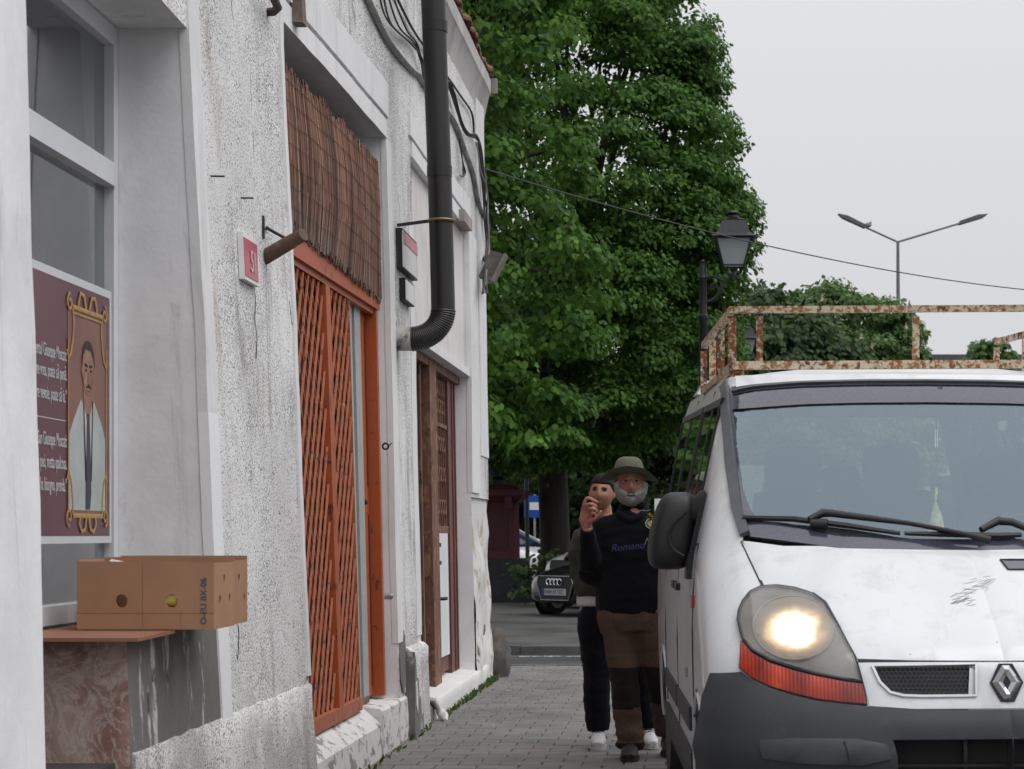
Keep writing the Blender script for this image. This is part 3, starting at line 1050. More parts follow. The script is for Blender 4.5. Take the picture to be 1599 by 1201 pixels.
# --------------------------------------------------- gate opening with scissor gate
GX = -.105                                             # gate plane, behind the facade
def gp(d, z, off=0.0):
    return Vector((-1.84 - lean(d) * (z - .3) + GX + off, d, z))
GZ0, GZ1, GD0 = .34, 2.66, D_C + .05
GDP, GDE = 10.50, 11.16                                # middle post, end of the drawn part
gate = MB()
gate.bar(gp(GD0 - .02, 2.755), gp(D_D - .03, 2.755), .10, .11)
gate.bar(gp(GD0 - .02, 2.685), gp(D_D - .03, 2.685), .05, .035)
gate.bar(gp(D_D - .07, .30), gp(D_D - .07, 2.70), .06, .075, (1, 0, 0))
gate_o = obj('scissor_gate', gate, M['orange'], house)
obj('post', MB().bar(gp(GDP, GZ0, .012), gp(GDP, GZ1, .012), .12, .045, (1, 0, 0)), M['orange'], gate_o)
obj('post', MB().bar(gp(GDE, GZ0), gp(GDE, GZ1), .018, .045, (1, 0, 0)), M['orange_dull'], gate_o)
obj('bottom_rail', MB().bar(gp(GD0, GZ0 - .02, .01), gp(GDE, GZ0 - .02, .01), .05, .075), M['orange_dull'], gate_o)
def clip_line(d0, z0, sl, da, db):
    """line z = z0 + sl*(d-d0) clipped to the rectangle"""
    pts = []
    for d in (da, db):
        z = z0 + sl * (d - d0)
        pts.append((d, z))
    (a, za), (b, zb) = pts
    lo, hi = GZ0, GZ1
    t0, t1 = 0.0, 1.0
    dz = zb - za
    if abs(dz) > 1e-9:
        ta, tb_ = (lo - za) / dz, (hi - za) / dz
        t0, t1 = max(t0, min(ta, tb_)), min(t1, max(ta, tb_))
    if t1 - t0 < .04:
        return None
    return (a + (b - a) * t0, za + dz * t0), (a + (b - a) * t1, za + dz * t1)
SL = 1.62
for (da, db) in ((GD0, GDP - .07), (GDP + .07, GDE - .01)):
    zz = GZ0 - SL * (db - da)
    while zz < GZ1:
        for sgn, off in ((1, .016), (-1, .0)):
            z0 = zz if sgn > 0 else zz + SL * (db - da)
            c = clip_line(da, z0, sgn * SL, da, db)
            if c:
                p0, p1 = gp(c[0][0], c[0][1], off), gp(c[1][0], c[1][1], off)
                mid = (p0 + p1) / 2
                mb = MB().bar(p0, p1, .012, .024, (0, 0, 1))
                # a flat strip lying in the gate plane
                mb = MB()
                dv = (p1 - p0)
                nrm = Vector((1, 0, 0))
                sd_ = dv.normalized().cross(nrm).normalized()
                mb.obox(mid, dv / 2, sd_ * .0066, nrm * .005)
                obj('lattice_bar', mb, M['orange_dull'], gate_o)
        zz += .205
    nv = 5 if db - da > .8 else 4
    for i in range(nv):
        d = da + (db - da) * (i + .5) / nv
        obj('upright_bar', MB().bar(gp(d, GZ0, -.02), gp(d, GZ1, -.02), .014, .012, (1, 0, 0)), M['orange_dull'], gate_o)
# lower brace of the gate
obj('brace', MB().bar(gp(GD0, .82, -.03), gp(GDE, .82, -.03), .012, .05), M['orange_dull'], gate_o)
# inner door: white leaf and a glazed edge, seen in the gap
idr = thing('shop_door', None, None)
setp(idr, house)
def zdoor(d0, d1, z0, z1, off, th, m, nm):
    a, b = gp(d0, z0, off), gp(d1, z0, off)
    c, e_ = gp(d1, z1, off), gp(d0, z1, off)
    return obj(nm, MB().prism([a, b, c, e_], (-th, 0, 0)), m, idr)
zdoor(9.35, 11.2, .30, 2.70, -.16, .04, simple('unlit_inside', (.028, .016, .013), .5, 0, .4, 3), 'dark_backing')  # dark brown sheet painted in for the unlit interior behind the gate
zdoor(11.19, 11.44, .30, 2.70, -.02, .05, M['pvc_grey'], 'door_leaf')
zdoor(11.44, 11.50, .30, 2.70, -.03, .05, M['dark'], 'gap')
zdoor(11.50, 11.685, .30, 2.70, -.015, .06, M['pvc_grey'], 'door_frame')
zdoor(11.26, 11.29, 1.7, 2.6, -.014, .012, M['dark'], 'rubber_seal')
# orange sheet-metal leaf folded against the far jamb
leaf = MB()
def pan(d0, d1, z0, z1, off, th):
    leaf.prism([gp(d0, z0, off), gp(d1, z0, off), gp(d1, z1, off), gp(d0, z1, off)], (-th, 0, 0))
pan(11.69, D_D - .12, .31, 2.68, -.03, .05)
lf = obj('door_panel', leaf, M['orange'], house)
rb = MB()
for (z0, z1) in ((.36, 1.42), (1.60, 2.62)):
    rb.prism([gp(11.88, z0, -.024), gp(11.90, z0, -.024), gp(11.90, z1, -.024), gp(11.88, z1, -.024)], (-.004, 0, 0))
obj('groove', rb, simple('groove_brown', (.10, .025, .012), .6), lf)
obj('bolt', MB().lathe(gp(11.76, 1.50, -.03), [(.018, 0), (.018, .012), (.008, .02)], 10, 0, 'X'), M['iron'], lf)
# threshold boards and steps
stp = MB()
def wob(p, s=7, a=.012):
    v = Vector(p)
    return tuple(v + Vector((mnoise.noise(v * s), mnoise.noise(v * s + Vector((9, 0, 0))), mnoise.noise(v * s + Vector((0, 9, 0))))) * a)
def stepblock(d0, d1, prof, m, nm):
    us = span(d0, d1, .12)
    v, fs = [], []
    k = len(prof)
    for d in us:
        v += [wob((p[0], d, p[1]), 5, .007) for p in prof]
    for i in range(len(us) - 1):
        for j in range(k - 1):
            fs.append((i * k + j, (i + 1) * k + j, (i + 1) * k + j + 1, i * k + j + 1))
    fs += [tuple(range(k)), tuple((len(us) - 1) * k + j for j in reversed(range(k)))]
    return obj(nm, MB().add(v, fs), m, house, smooth=35)
dense = lambda pr: [tuple(Vector(pr[i]).lerp(Vector(pr[i + 1]), t / 4)) for i in range(len(pr) - 1) for t in range(4)] + [pr[-1]]
stepblock(D_C + .005, 11.30, dense([(-1.80, -.1), (-1.825, .18), (-1.85, .205), (-1.95, .29), (-2.12, .305)]), M['step'], 'step')
stepblock(11.31, 12.62, dense([(-1.81, -.1), (-1.815, .15), (-1.82, .255), (-1.835, .27), (-1.99, .285), (-2.12, .29)]), M['step'], 'step')
stepblock(13.55, 17.05, dense([(-1.80, -.1), (-1.80, .13), (-1.81, .145), (-2.0, .165), (-2.2, .17)]), M['step_white'], 'step')
stepblock(D_D + .5, 13.55, dense([(-1.80, -.1), (-1.815, .10), (-1.84, .12), (-2.0, .12)]), M['grey_render'], 'step')
obj('threshold', MB().box(-2.04, -1.955, 10.9, 11.66, .285, .325), simple('old_board', (.17, .11, .08), .9, 0, .35, 9), house)

# reed screen hung over the gate
reed = thing('reed_screen', 'sagging brown reed screen hanging over the orange gate', 'screen', (-2, 10.6, 3.2))
def mat_reed():
    k = NM('reed')
    ge = k.n('ShaderNodeNewGeometry')
    r = ge.outputs['Random Per Island']
    red = k.ramp(r, [(0, (.028, .017, .013)), (.25, (.085, .042, .03)), (.5, (.15, .072, .048)), (.75, (.22, .085, .045)), (.92, (.24, .15, .11)), (1, (.36, .22, .15))])
    gry = k.ramp(r, [(0, (.022, .019, .017)), (.5, (.10, .088, .078)), (1, (.24, .215, .19))])
    sep = k.n('ShaderNodeSeparateXYZ')
    k.l(k.coord(), sep.inputs[0])
    # the lower, rain-washed part has gone grey
    h = k.math('ADD', sep.outputs['Z'], k.math('MULTIPLY', k.noise(1.8, 5, .6, (1, 2.5, 1)), -1.1))
    h = k.math('ADD', h, k.math('MULTIPLY', sep.outputs['Y'], .12))
    c = k.mix(k.ramp(k.math('MULTIPLY', h, .25), [(.80, 0.0), (.95, 1.0)]), gry, red)
    k.color(c).set(Roughness=.75)
    return k.m
rm = MB()
def rx(d, z):
    t = (z - 2.7) / 1.0
    sag = .05 * math.sin(PI * min(1, max(0, (d - 9.3) / 2.7))) * math.sin(PI * min(1, max(0, t)))
    return -1.84 - lean(d) * (z - .3) - .045 + sag + .012 * mnoise.noise(Vector((d * 3, z * 2, 8)))
d = D_C + .01
while d < D_D - .02:
    for lay in range(2):
        dd = d + random.uniform(-.006, .006) + lay * .005
        u = (d - D_C) / (D_D - D_C)
        zt = 3.60 + .05 * mnoise.noise(Vector((d * 4, 0, 0))) + random.uniform(-.035, .03) + .02 * u
        zb = 2.84 - .08 * u + .03 * mnoise.noise(Vector((d * 3, 5, 0))) + random.uniform(-.03, .03)
        j = random.gauss(0, .028)
        pts = []
        for q in range(4):
            z = zt + (zb - zt) * q / 3
            pts.append((rx(dd, z) - lay * .010 + random.uniform(-.002, .002), dd + j * (q / 3 - .5) + (-.03 + .05 * (1 - u)) * (q / 3), z))
        rm.tube(pts, random.uniform(.0035, .006), 5)
    d += .0098
obj('reed', rm, mat_reed(), reed, smooth=60, kind='stuff')
for q in range(7):
    z = 2.92 + .105 * q
    pts = []
    for i in range(28):
        d = D_C + .02 + (D_D - D_C - .05) * i / 27
        pts.append((rx(d, z) + .008, d, z + .008 * mnoise.noise(Vector((d * 3, q, 2)))))
    obj('binding_wire', MB().tube(pts, .0013, 5), M['iron'], reed)

# --------------------------------------------------- second door
door2 = thing('old_door', None, None)
setp(door2, house)
def g2(d, z, off=0.0):
    return Vector((-1.84 - lean(d) * (z - .3) - .13 + off, d, z))
def slab(d0, d1, z0, z1, off, th, m, nm, par):
    return obj(nm, MB().prism([g2(d0, z0, off), g2(d1, z0, off), g2(d1, z1, off), g2(d0, z1, off)], (-th, 0, 0)), m, par)
# plastered panel above the door, head board
slab(D_E, D_F, 2.70, 3.88, .085, .1, mat_plaster('infill_panel', (.70, .67, .66), (.45, .38, .37), .4, .6), 'infill', door2)
slab(D_E + .04, D_F, 2.64, 2.70, .13, .2, M['plaster_band'], 'head_board', door2)
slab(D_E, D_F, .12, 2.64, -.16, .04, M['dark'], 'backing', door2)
slab(D_F - .50, D_F - .02, .17, 2.62, .0, .10, M['door_brown'], 'door_frame', door2)
slab(D_F - .13, D_F - .10, .17, 2.62, .012, .02, M['door_brown'], 'moulding', door2)
slab(D_F - .30, D_F - .27, .17, 2.62, .012, .02, M['door_brown'], 'moulding', door2)
slab(13.2, 14.05, .14, 2.62, -.05, .04, M['dark'], 'door_leaf', door2)
slab(14.20, 14.95, .14, 2.60, .03, .09, M['door_rust'], 'post', door2) if False else None
post = slab(14.42, 14.80, .13, 2.62, .045, .09, M['door_rust'], 'post', door2)
slab(13.2, D_F, 2.57, 2.635, .04, .08, M['door_rust'], 'head_rail', door2)
for i in range(4):                                            # folded lattice on the near leaf
    d = 13.55 + i * .22
    slab(d, d + .05, .14, 2.56, .0, .015, M['door_rust'], 'lattice_bar', door2)
wp = slab(14.92, 15.66, .33, 1.31, .0, .03, M['white_panel'], 'white_panel', door2)
slab(14.9, 15.72, .20, .31, -.02, .03, M['door_brown'], 'kick_board', door2)
slab(14.9, 15.72, 1.31, 1.37, .0, .03, M['door_rust'], 'rail', door2)
slab(14.9, 15.72, 2.16, 2.19, .0, .03, M['door_rust'], 'rail', door2)
obj('handle', MB().tube([g2(14.98, .80, .005), g2(14.98, .80, .05), g2(15.08, .80, .055)], .014, 8), M['iron'], wp, smooth=50)
obj('key_plate', MB().box(*(lambda p: (p.x - .002, p.x + .012, p.y - .03, p.y + .03, p.z - .12, p.z + .0))(g2(15.0, .76, .0))), M['iron'], wp)
for z in (1.22, 1.08):
    obj('hinge', MB().bar(g2(14.93, z, .012), g2(15.04, z, .012), .03, .03), M['iron'], wp)
for i in range(6):                                            # wrought uprights over the panel
    d = 14.95 + i * .135
    obj('upright_bar', MB().bar(g2(d, 1.37, -.01), g2(d, 2.57, -.01), .016, .016, (1, 0, 0)), M['door_rust'], door2)
for r_, z in enumerate((1.52, 1.78, 2.02, 2.32, 2.47)):
    for i in range(5):
        d = 15.02 + i * .135
        ring = [g2(d + .045 * math.cos(a), z + .055 * math.sin(a), -.004) for a in [2 * PI * q / 12 for q in range(13)]]
        obj('scroll', MB().tube(ring, .006, 5, caps=False), M['door_rust'], door2)

# --------------------------------------------------- downpipe
pipe = MB()
dp_d = 12.3
top = PX(675, -40, dp_d); pt = [top, PX(680, 100, dp_d), PX(686, 260, dp_d), PX(690, 400, dp_d), PX(692, 484, dp_d)]
R = .077
pipe.tube(pt, [R * 1.03, R, R, R, R], 20)
for yy in (42, 268):
    p = PX(676.5 + (yy + 40) * .0317, yy, dp_d)
    pipe.tube([p + Vector((0, 0, .035)), p - Vector((0, 0, .035))], R * 1.05, 20)
M['pipe'] = mat_peeling('pipe_paint', (.0125, .0105, .0105), (.024, .012, .012), .6, 7, (1, 1, .3), .42, .1, (.10, .025, .02), .1)
pipe_o = obj('downpipe', pipe, M['pipe'], house, smooth=40)
el = MB()
cen = PX(692, 484, dp_d)
rad_b = .20
pts, rr = [], []
for i in range(49):
    a = PI / 2 * i / 48
    pts.append(cen + Vector((-rad_b + rad_b * math.cos(a), 0, -rad_b * math.sin(a) * .93)))
    rr.append(R * (1.0 + (.055 if i % 2 else 0)))
el.tube(pts, rr, 20)
obj('elbow', el, M['pipe'], pipe_o, smooth=25)
q = pts[-1]
obj('outlet', MB().tube([q + Vector((.01, 0, 0)), q - Vector((.10, 0, 0))], R * 1.0, 20), mat_peeling('pipe_end', (.42, .41, .39), (.10, .095, .09), .5, 9, (1, 1, 1), .7, .1), pipe_o, smooth=40)
bq = PX(690, 345, dp_d)
br = MB()
ring = [bq + Vector((R * 1.08 * math.cos(a), R * 1.08 * math.sin(a), 0)) for a in [2 * PI * i / 20 for i in range(21)]]
br.tube(ring, .010, 6, caps=False)
obj('clamp', br, simple('brass_clamp', (.22, .17, .07), .45, .5, .3, 20), pipe_o, smooth=50)
obj('bracket', MB().bar(PX(620, 352, dp_d), bq - Vector((R, 0, 0)), .014, .02), M['iron'], pipe_o)
a_ = PWALL(728, 352, .0); 
stub = MB().box(a_.x - .1, a_.x + .05, a_.y - .55, a_.y, a_.z - .05, a_.z + .045)
obj('rail_stub', stub, simple('grey_wood', (.30, .27, .25), .9, 0, .3, 9), house)

# --------------------------------------------------- signs, log bracket, nails
M['sign_red'] = mat_peeling('sign_red', (.50, .105, .135), (.55, .26, .28), .56, 6, (1, 1, .6), .4, .2, None, .05)
M['sign_white'] = simple('enamel_white', (.72, .72, .70), .4, 0, .06, 9)
def wallplate(x0, y0, x1, y1, th, m, nm, parent, off=.0, inset=0.0):
    """plate flat on the wall, given two picture corners"""
    a = PWALL(x0, (y0 + y1) / 2, off); b = PWALL(x1, (y0 + y1) / 2, off)
    c = PWALL((x0 + x1) / 2, y0, off); e_ = PWALL((x0 + x1) / 2, y1, off)
    d0, d1, z1, z0 = a.y + inset, b.y - inset, c.z - inset, e_.z + inset
    P = lambda d, z: Vector((-1.84 - lean(d) * (z - .3) + off, d, z))
    return obj(nm, MB().prism([P(d0, z0), P(d1, z0), P(d1, z1), P(d0, z1)], (-th, 0, 0)), m, parent), (d0, d1, z0, z1, P)
ns = thing('number_sign', 'red house number plate reading 51 in a white frame on the white wall', 'sign', PWALL(390, 405))
_, (d0, d1, z0, z1, P) = wallplate(381, 371, 404, 441, .024, M['sign_white'], 'plate_frame', ns, .026)
wallplate(381, 371, 404, 441, .004, M['sign_red'], 'plate_face', ns, .029, .018)
cz, cdm = (z0 + z1) / 2, (d0 + d1) / 2
text_mesh('51', .135, simple('faded_white', (.72, .50, .50), .5), 'lettering', frame_matrix(P(cdm + .01, cz - .055) + Vector((.0075, 0, 0)), (0, 1, 0), (-lean(8.4), 0, 1)), ns, 'CENTER', .0006, sx=.8)
s2 = thing('notice_box', 'white notice box with a pale red header beside the black downpipe', 'sign', PWALL(636, 395))
_, (d0, d1, z0, z1, P) = wallplate(629, 368, 651, 428, .05, M['rubber'], 'box_body', s2, .045)
wallplate(629, 368, 651, 428, .004, simple('faded_paper', (.60, .60, .59), .6, 0, .08, 14), 'paper', s2, .049, .012)
hz = z1 - (z1 - z0) * .36
obj('header', MB().prism([P(d0 + .02, hz) + Vector((.008, 0, 0)), P(d1 - .02, hz) + Vector((.008, 0, 0)), P(d1 - .02, z1 - .02) + Vector((.008, 0, 0)), P(d0 + .02, z1 - .02) + Vector((.008, 0, 0))], (-.002, 0, 0)), simple('faded_red', (.52, .20, .24), .5), s2)
s3 = thing('bell_box', 'small white letter box with dark side under the notice box', 'box', PWALL(640, 455))
wallplate(634, 440, 647, 474, .05, M['rubber'], 'box_body', s3, .045)
wallplate(634, 440, 647, 474, .004, M['sign_white'], 'box_face', s3, .05, .008)

lg_ = thing('log_bracket', 'cut wooden pole end sticking out of the wall above the orange gate', 'bracket', PWALL(412, 405))
pa = PWALL(408, 405, -.02)
pb_ = PX(474, 366, pa.y - .12)
wd = mat_peeling('pole_wood', (.12, .075, .055), (.30, .27, .22), .55, 9, (1, 1, 1), .85, .1, (.04, .03, .025), .5)
obj('pole', MB().tube([pa, pa.lerp(pb_, .5), pb_], [.034, .033, .030], 12), wd, lg_, smooth=50)
obj('tie_rod', MB().tube([PWALL(415, 353, -.02), PWALL(418, 357, .02), pa.lerp(pb_, .62) + Vector((0, .0, .02))], .0075, 8), M['iron'], lg_, smooth=50)
obj('wall_plate', MB().bar(PWALL(411, 338, .006), PWALL(411, 372, .006), .02, .012, (1, 0, 0)), M['iron'], lg_)
for (x, y_) in ((330, 275), (376, 309)):
    p = PWALL(x, y_, 0)
    t = obj('wall_nail', MB().tube([p - Vector((.03, 0, 0)), p + Vector((.055, -.01, -.003)), p + Vector((.056, -.01, -.003))], [.004, .004, .007], 6), M['iron'], None)
    tag(t, 'rusty nail sticking out of the rough wall, ' + ('above the other nail' if y_ < 300 else 'just above the red number plate'), 'nail', 'nails in the wall')
p = PWALL(602, 697, .02)
p = PWALL(602, 697, .01)
ring = [p + Vector((.018 * math.cos(a), 0, .018 * math.sin(a))) for a in [2 * PI * i / 14 for i in range(15)]]
t = obj('ring_hook', MB().tube(ring, .006, 6, caps=False).tube([p + Vector((.018, 0, 0)), p + Vector((.035, .02, .02))], .004, 6), M['iron'], None, smooth=60)
tag(t, 'small iron ring hook on the jamb beside the orange panel', 'hook')
p = PWALL(606, 931, .0)
t = obj('lock_barrel', MB().lathe(p, [(.02, -.02), (.02, .02), (.012, .03)], 12, 0, 'X'), M['zinc'], None)
tag(t, 'round metal lock barrel low on the jamb beside the orange panel', 'lock')
bt = thing('bent_pipe', 'bent rusty pipe end coming out of the wall near the top edge', 'pipe', PWALL(415, 15))
a_ = PWALL(409, 20, -.03)
obj('pipe', MB().tube([a_, a_ + Vector((.06, -.02, .0)), PX(434, 12, a_.y - .05), PX(424, -10, a_.y - .25), PX(414, -40, a_.y - .4)], .02, 10), simple('rust_pipe', (.075, .055, .05), .7, .2, .5, 20), bt, smooth=60)
ho = MB()
a_ = PWALL(456, 26, .0)
ho.obox(a_ + Vector((.03, 0, .03)), (.03, 0, .0), (0, .05, 0), (-.004, .0, .07))
t = obj('tin_hood', ho, simple('tin_rust', (.16, .12, .10), .7, .2, .5, 14), None)
tag(t, 'small rusty tin hood fixed above the lintel of the gate opening', 'hood')

# --------------------------------------------------- cables on the facade
def wire(pts, r, m, nm, label, cat='cable', group=None, n=6):
    o = obj(nm, MB().tube(pts, r, n), m, None, smooth=60)
    tag(o, label, cat, group)
    return o
def smooth_pts(ps, k=6):
    ps = [Vector(p) for p in ps]
    out = []
    for i in range(len(ps) - 1):
        p0, p1, p2, p3 = ps[max(i - 1, 0)], ps[i], ps[i + 1], ps[min(i + 2, len(ps) - 1)]
        for q in range(k):
            t = q / k
            out.append(.5 * ((2 * p1) + (p2 - p0) * t + (2 * p0 - 5 * p1 + 4 * p2 - p3) * t * t + (3 * p1 - p0 - 3 * p2 + p3) * t ** 3))
    return out + [ps[-1]]
W2 = lambda l, o: smooth_pts([PWALL(x, y_, o) for x, y_ in l])
wire(W2([(560, -30), (580, 10), (605, 62), (640, 106), (655, 118), (668, 138), (700, 176), (712, 196), (724, 230), (738, 270), (748, 320), (760, 345)], .02), .021, M['cable_grey'], 'wall_conduit', 'thick grey conduit drooping across the upper wall past the downpipe', 'conduit')
ends = [(596, -20, 611, 38, 646, 70), (602, -20, 622, 40, 648, 68), (608, -20, 634, 45, 650, 66), (590, -20, 604, 30, 644, 71)]
for i, (a, b, c, d_, e_, f_) in enumerate(ends):
    wire(W2([(a, b), (c, d_), (e_, f_), (656 + i, 92), (664, 112 + 4 * i), (694 + i, 126), (702 + 2 * i, 140), (712 + i * 3, 170 + 6 * i), (726 + 2 * i, 208), (745, 218 - 2 * i), (750 + i, 240), (754 + i, 300), (758, 360)], .03 + .004 * i), .0065, M['cable'], 'wall_cable',
         'thin black cable of the looped bundle on the upper wall', 'cable', 'cables looped along the upper wall')
wire(W2([(612, -20), (634, 26), (655, 62), (700, 122), (718, 148), (737, 178), (740, 216)], .02), .010, M['cable'], 'wall_cable', 'dark cable running above the looped bundle under the cornice', 'cable', 'cables looped along the upper wall')
for i in range(7):
    j = random.uniform
    wire(W2([(745 + j(-3, 3), 222), (752 + j(-4, 4), 258 + j(-8, 8)), (757 + j(-5, 4), 300 + j(-8, 8)), (761 + j(-5, 3), 345), (762 + j(-6, 3), 390), (757 + j(-5, 6), 430), (754 + j(-3, 8), 458)], .03 + .012 * i), .006 + .002 * (i % 3), M['cable'] if i % 3 else M['cable_grey'], 'corner_cable',
         'cable in the tangled bunch hanging down the house corner', 'cable', 'tangled cables on the house corner')
for i in range(3):
    wire(W2([(716 + i, 216), (722, 250), (727 - 2 * i, 270), (722, 276), (718, 274)], .02 + .01 * i), .005, M['cable'], 'loose_cable', 'short loose cable end dangling on the wall above the second door', 'cable', 'loose cable ends above the second door')
jb = thing('junction_box', 'weathered grey cable box tilted out from the house corner', 'box', PWALL(760, 420))
c = PX(768, 416, 16.9)
ax = Vector((.055, 0, .115)); sx_ = Vector((.055, 0, -.018))
obj('lid', MB().obox(c, ax, sx_, (0, .08, 0)), mat_peeling('box_grey', (.10, .09, .08), (.17, .15, .13), .5, 6, (1, 1, 1), .85, .1), jb)
obj('side_plate', MB().obox(c + Vector((.07, -.01, -.02)), ax * 1.05, Vector((.012, 0, -.004)), (0, .085, 0)), simple('box_pale', (.20, .18, .165), .9, 0, .2, 9), jb)
obj('arm', MB().bar(PWALL(752, 400, -.02) , c, .03, .03), M['iron'], jb)
# overhead wire from the house corner across the street
def caten(a, b, sag, n=40):
    a, b = Vector(a), Vector(b)
    return [a.lerp(b, i / n) - Vector((0, 0, sag * 4 * (i / n) * (1 - i / n))) for i in range(n + 1)]
wire(caten(PWALL(757, 264, .02), PX(1760, 463, 27), .25), .007, M['cable'], 'overhead_wire', 'dark overhead wire strung from the house corner across the grey sky', 'wire', n=5)
for k_, (y0, y1) in enumerate(()):
    wire(caten(PX(1180, y0, 62), PX(1760, y1, 70), .5), .006, M['cable_grey'], 'distant_wire', 'very faint distant wire in the sky ' + ('passing just above' if k_ == 0 else 'passing just below') + ' the long black wire crossing', 'wire', n=4)
# weeds along the foot of the steps, white rag
wmat = mat_leaf('weed_leaf', (.035, .06, .015), (.11, .14, .04), .3)
def leaf_mesh(name, C, U, N, S, mat, parent=None, tint=None, kind=None, wid=.42):
    """one leaf per row: base point, direction, up normal, length"""
    U = U / np.linalg.norm(U, axis=1, keepdims=True)
    N = N - (N * U).sum(1, keepdims=True) * U
    N = N / (np.linalg.norm(N, axis=1, keepdims=True) + 1e-9)
    Sd = np.cross(U, N)
    n = len(C)
    loc = np.array([(0, 0, 0), (.22, wid, -.06), (.66, wid * .78, -.10), (1, 0, -.16), (.66, -wid * .78, -.10), (.22, -wid, -.06)])
    V = (C[:, None, :] + S[:, None, None] * (loc[None, :, 0:1] * U[:, None, :] + loc[None, :, 1:2] * Sd[:, None, :] + loc[None, :, 2:3] * N[:, None, :])).reshape(-1, 3)
    me = bpy.data.meshes.new(name)
    me.vertices.add(len(V))
    me.vertices.foreach_set('co', V.astype(np.float32).ravel())
    q = np.array([(0, 1, 2, 3), (0, 3, 4, 5)])
    fi = (np.arange(n)[:, None, None] * 6 + q[None]).reshape(-1)
    me.loops.add(len(fi))
    me.loops.foreach_set('vertex_index', fi.astype(np.int32))
    me.polygons.add(n * 2)
    me.polygons.foreach_set('loop_start', (np.arange(n * 2) * 4).astype(np.int32))
    me.polygons.foreach_set('loop_total', np.full(n * 2, 4, np.int32))
    at = me.attributes.new('tint', 'FLOAT', 'POINT')
    if tint is None:
        tint = rng.random(n)
    at.data.foreach_set('value', np.repeat(tint, 6).astype(np.float32))
    me.materials.append(mat)
    me.update(calc_edges=True)
    me.validate()
    return link(name, me, parent, kind)
n = 420
wd_ = rng.uniform(13.6, 17.4, n); wd_[:120] = rng.normal(16.9, .25, 120); wd_[120:180] = rng.uniform(9.6, 13, 60)
C = np.stack([-1.785 + rng.uniform(-.01, .05, n), wd_, np.zeros(n)], 1)
U = np.stack([rng.normal(.2, .5, n), rng.normal(0, .5, n), rng.uniform(.4, 1.2, n)], 1)
o = leaf_mesh('weeds', C, U, rng.normal(0, 1, (n, 3)), rng.uniform(.02, .06, n), wmat, kind='stuff', wid=.2)
tag(o, 'small weeds and moss growing along the foot of the steps', 'weeds')
rg = MB()
for i in range(4):
    rg.tube(smooth_pts([(-1.80 - .02 * i, 13.42 + .02 * i, .15), (-1.775 - .01 * i, 13.44 + .02 * i, .10), (-1.765 + .012 * i, 13.46, .045), (-1.74 + .012 * i, 13.42 - .03 * i, .008)], 4), [.02] * 10 + [.014] * 3, 7)
o = obj('white_rag', rg, simple('rag', (.58, .56, .54), .9, 0, .15, 20), None, smooth=60)
tag(o, 'twisted dirty white rag hanging at the end of the white doorstep', 'rag')

# cracks in the render
for ck_ in ([(361, 0), (363, 25), (368, 45), (366, 62), (371, 78)], [(383, 55), (388, 80), (391, 120), (393, 180), (396, 240), (397, 300)], [(396, 440), (399, 470), (398, 500), (401, 525), (400, 560)],
            [(372, 975), (373, 1000), (371, 1030)], [(345, 1118), (351, 1128), (353, 1140)], [(452, 470), (455, 500), (459, 520)], [(640, 240), (642, 280), (641, 330)], [(335, 560), (337, 620), (341, 700)]):
    pts = smooth_pts([PWALL(x, y_, .004) for x, y_ in ck_], 5)
    pts = [p + Vector((0, .006 * mnoise.noise(p * 40), 0)) for p in pts]
    obj('crack', MB().tube(pts, [.0008 + .0016 * random.random() for _ in pts], 5), M['cable'], house)
# flakes, grit and blown litter on the paving
fl = MB()
for i in range(260):
    x = -1.8 + abs(random.gauss(0, .35)) if random.random() < .6 else random.uniform(-1.75, .1)
    y_ = random.uniform(9.5, 19)
    r = random.uniform(.004, .014)
    a = random.uniform(0, 6.28)
    z = .004
    q = [(x + r * random.uniform(.5, 1.2) * math.cos(a + t), y_ + r * random.uniform(.6, 1.6) * math.sin(a + t), z + random.uniform(0, .004)) for t in (0, 1.4, 2.9, 4.4)]
    fl.add(q + [(x, y_, z + .007)], [(0, 1, 4), (1, 2, 4), (2, 3, 4), (3, 0, 4)])
k = NM('litter')
ge = k.n('ShaderNodeNewGeometry')
k.color(k.ramp(ge.outputs['Random Per Island'], [(0, (.05, .04, .03)), (.5, (.13, .09, .05)), (.8, (.10, .12, .05)), (1, (.5, .49, .46))]))
o = obj('litter', fl, k.m, None, kind='stuff')
tag(o, 'small flakes and leaf litter scattered along the paving', 'litter')
# ================================================================== TREES
M['bark'] = mat_peeling('bark', (.045, .038, .032), (.02, .017, .015), .5, 6, (2.5, 2.5, .35), .95, .15, None, .8)
M['leaf_lime'] = mat_leaf('lime_leaf', (.022, .068, .008), (.14, .29, .045), .40)
M['leaf_deep'] = mat_leaf('deep_leaf', (.020, .060, .008), (.12, .26, .042), .38)
M['leaf_chestnut'] = mat_leaf('chestnut_leaf', (.05, .105, .035), (.18, .29, .10), .38)
M['leaf_far'] = mat_leaf('far_leaf', (.018, .038, .014), (.075, .13, .045), .28)

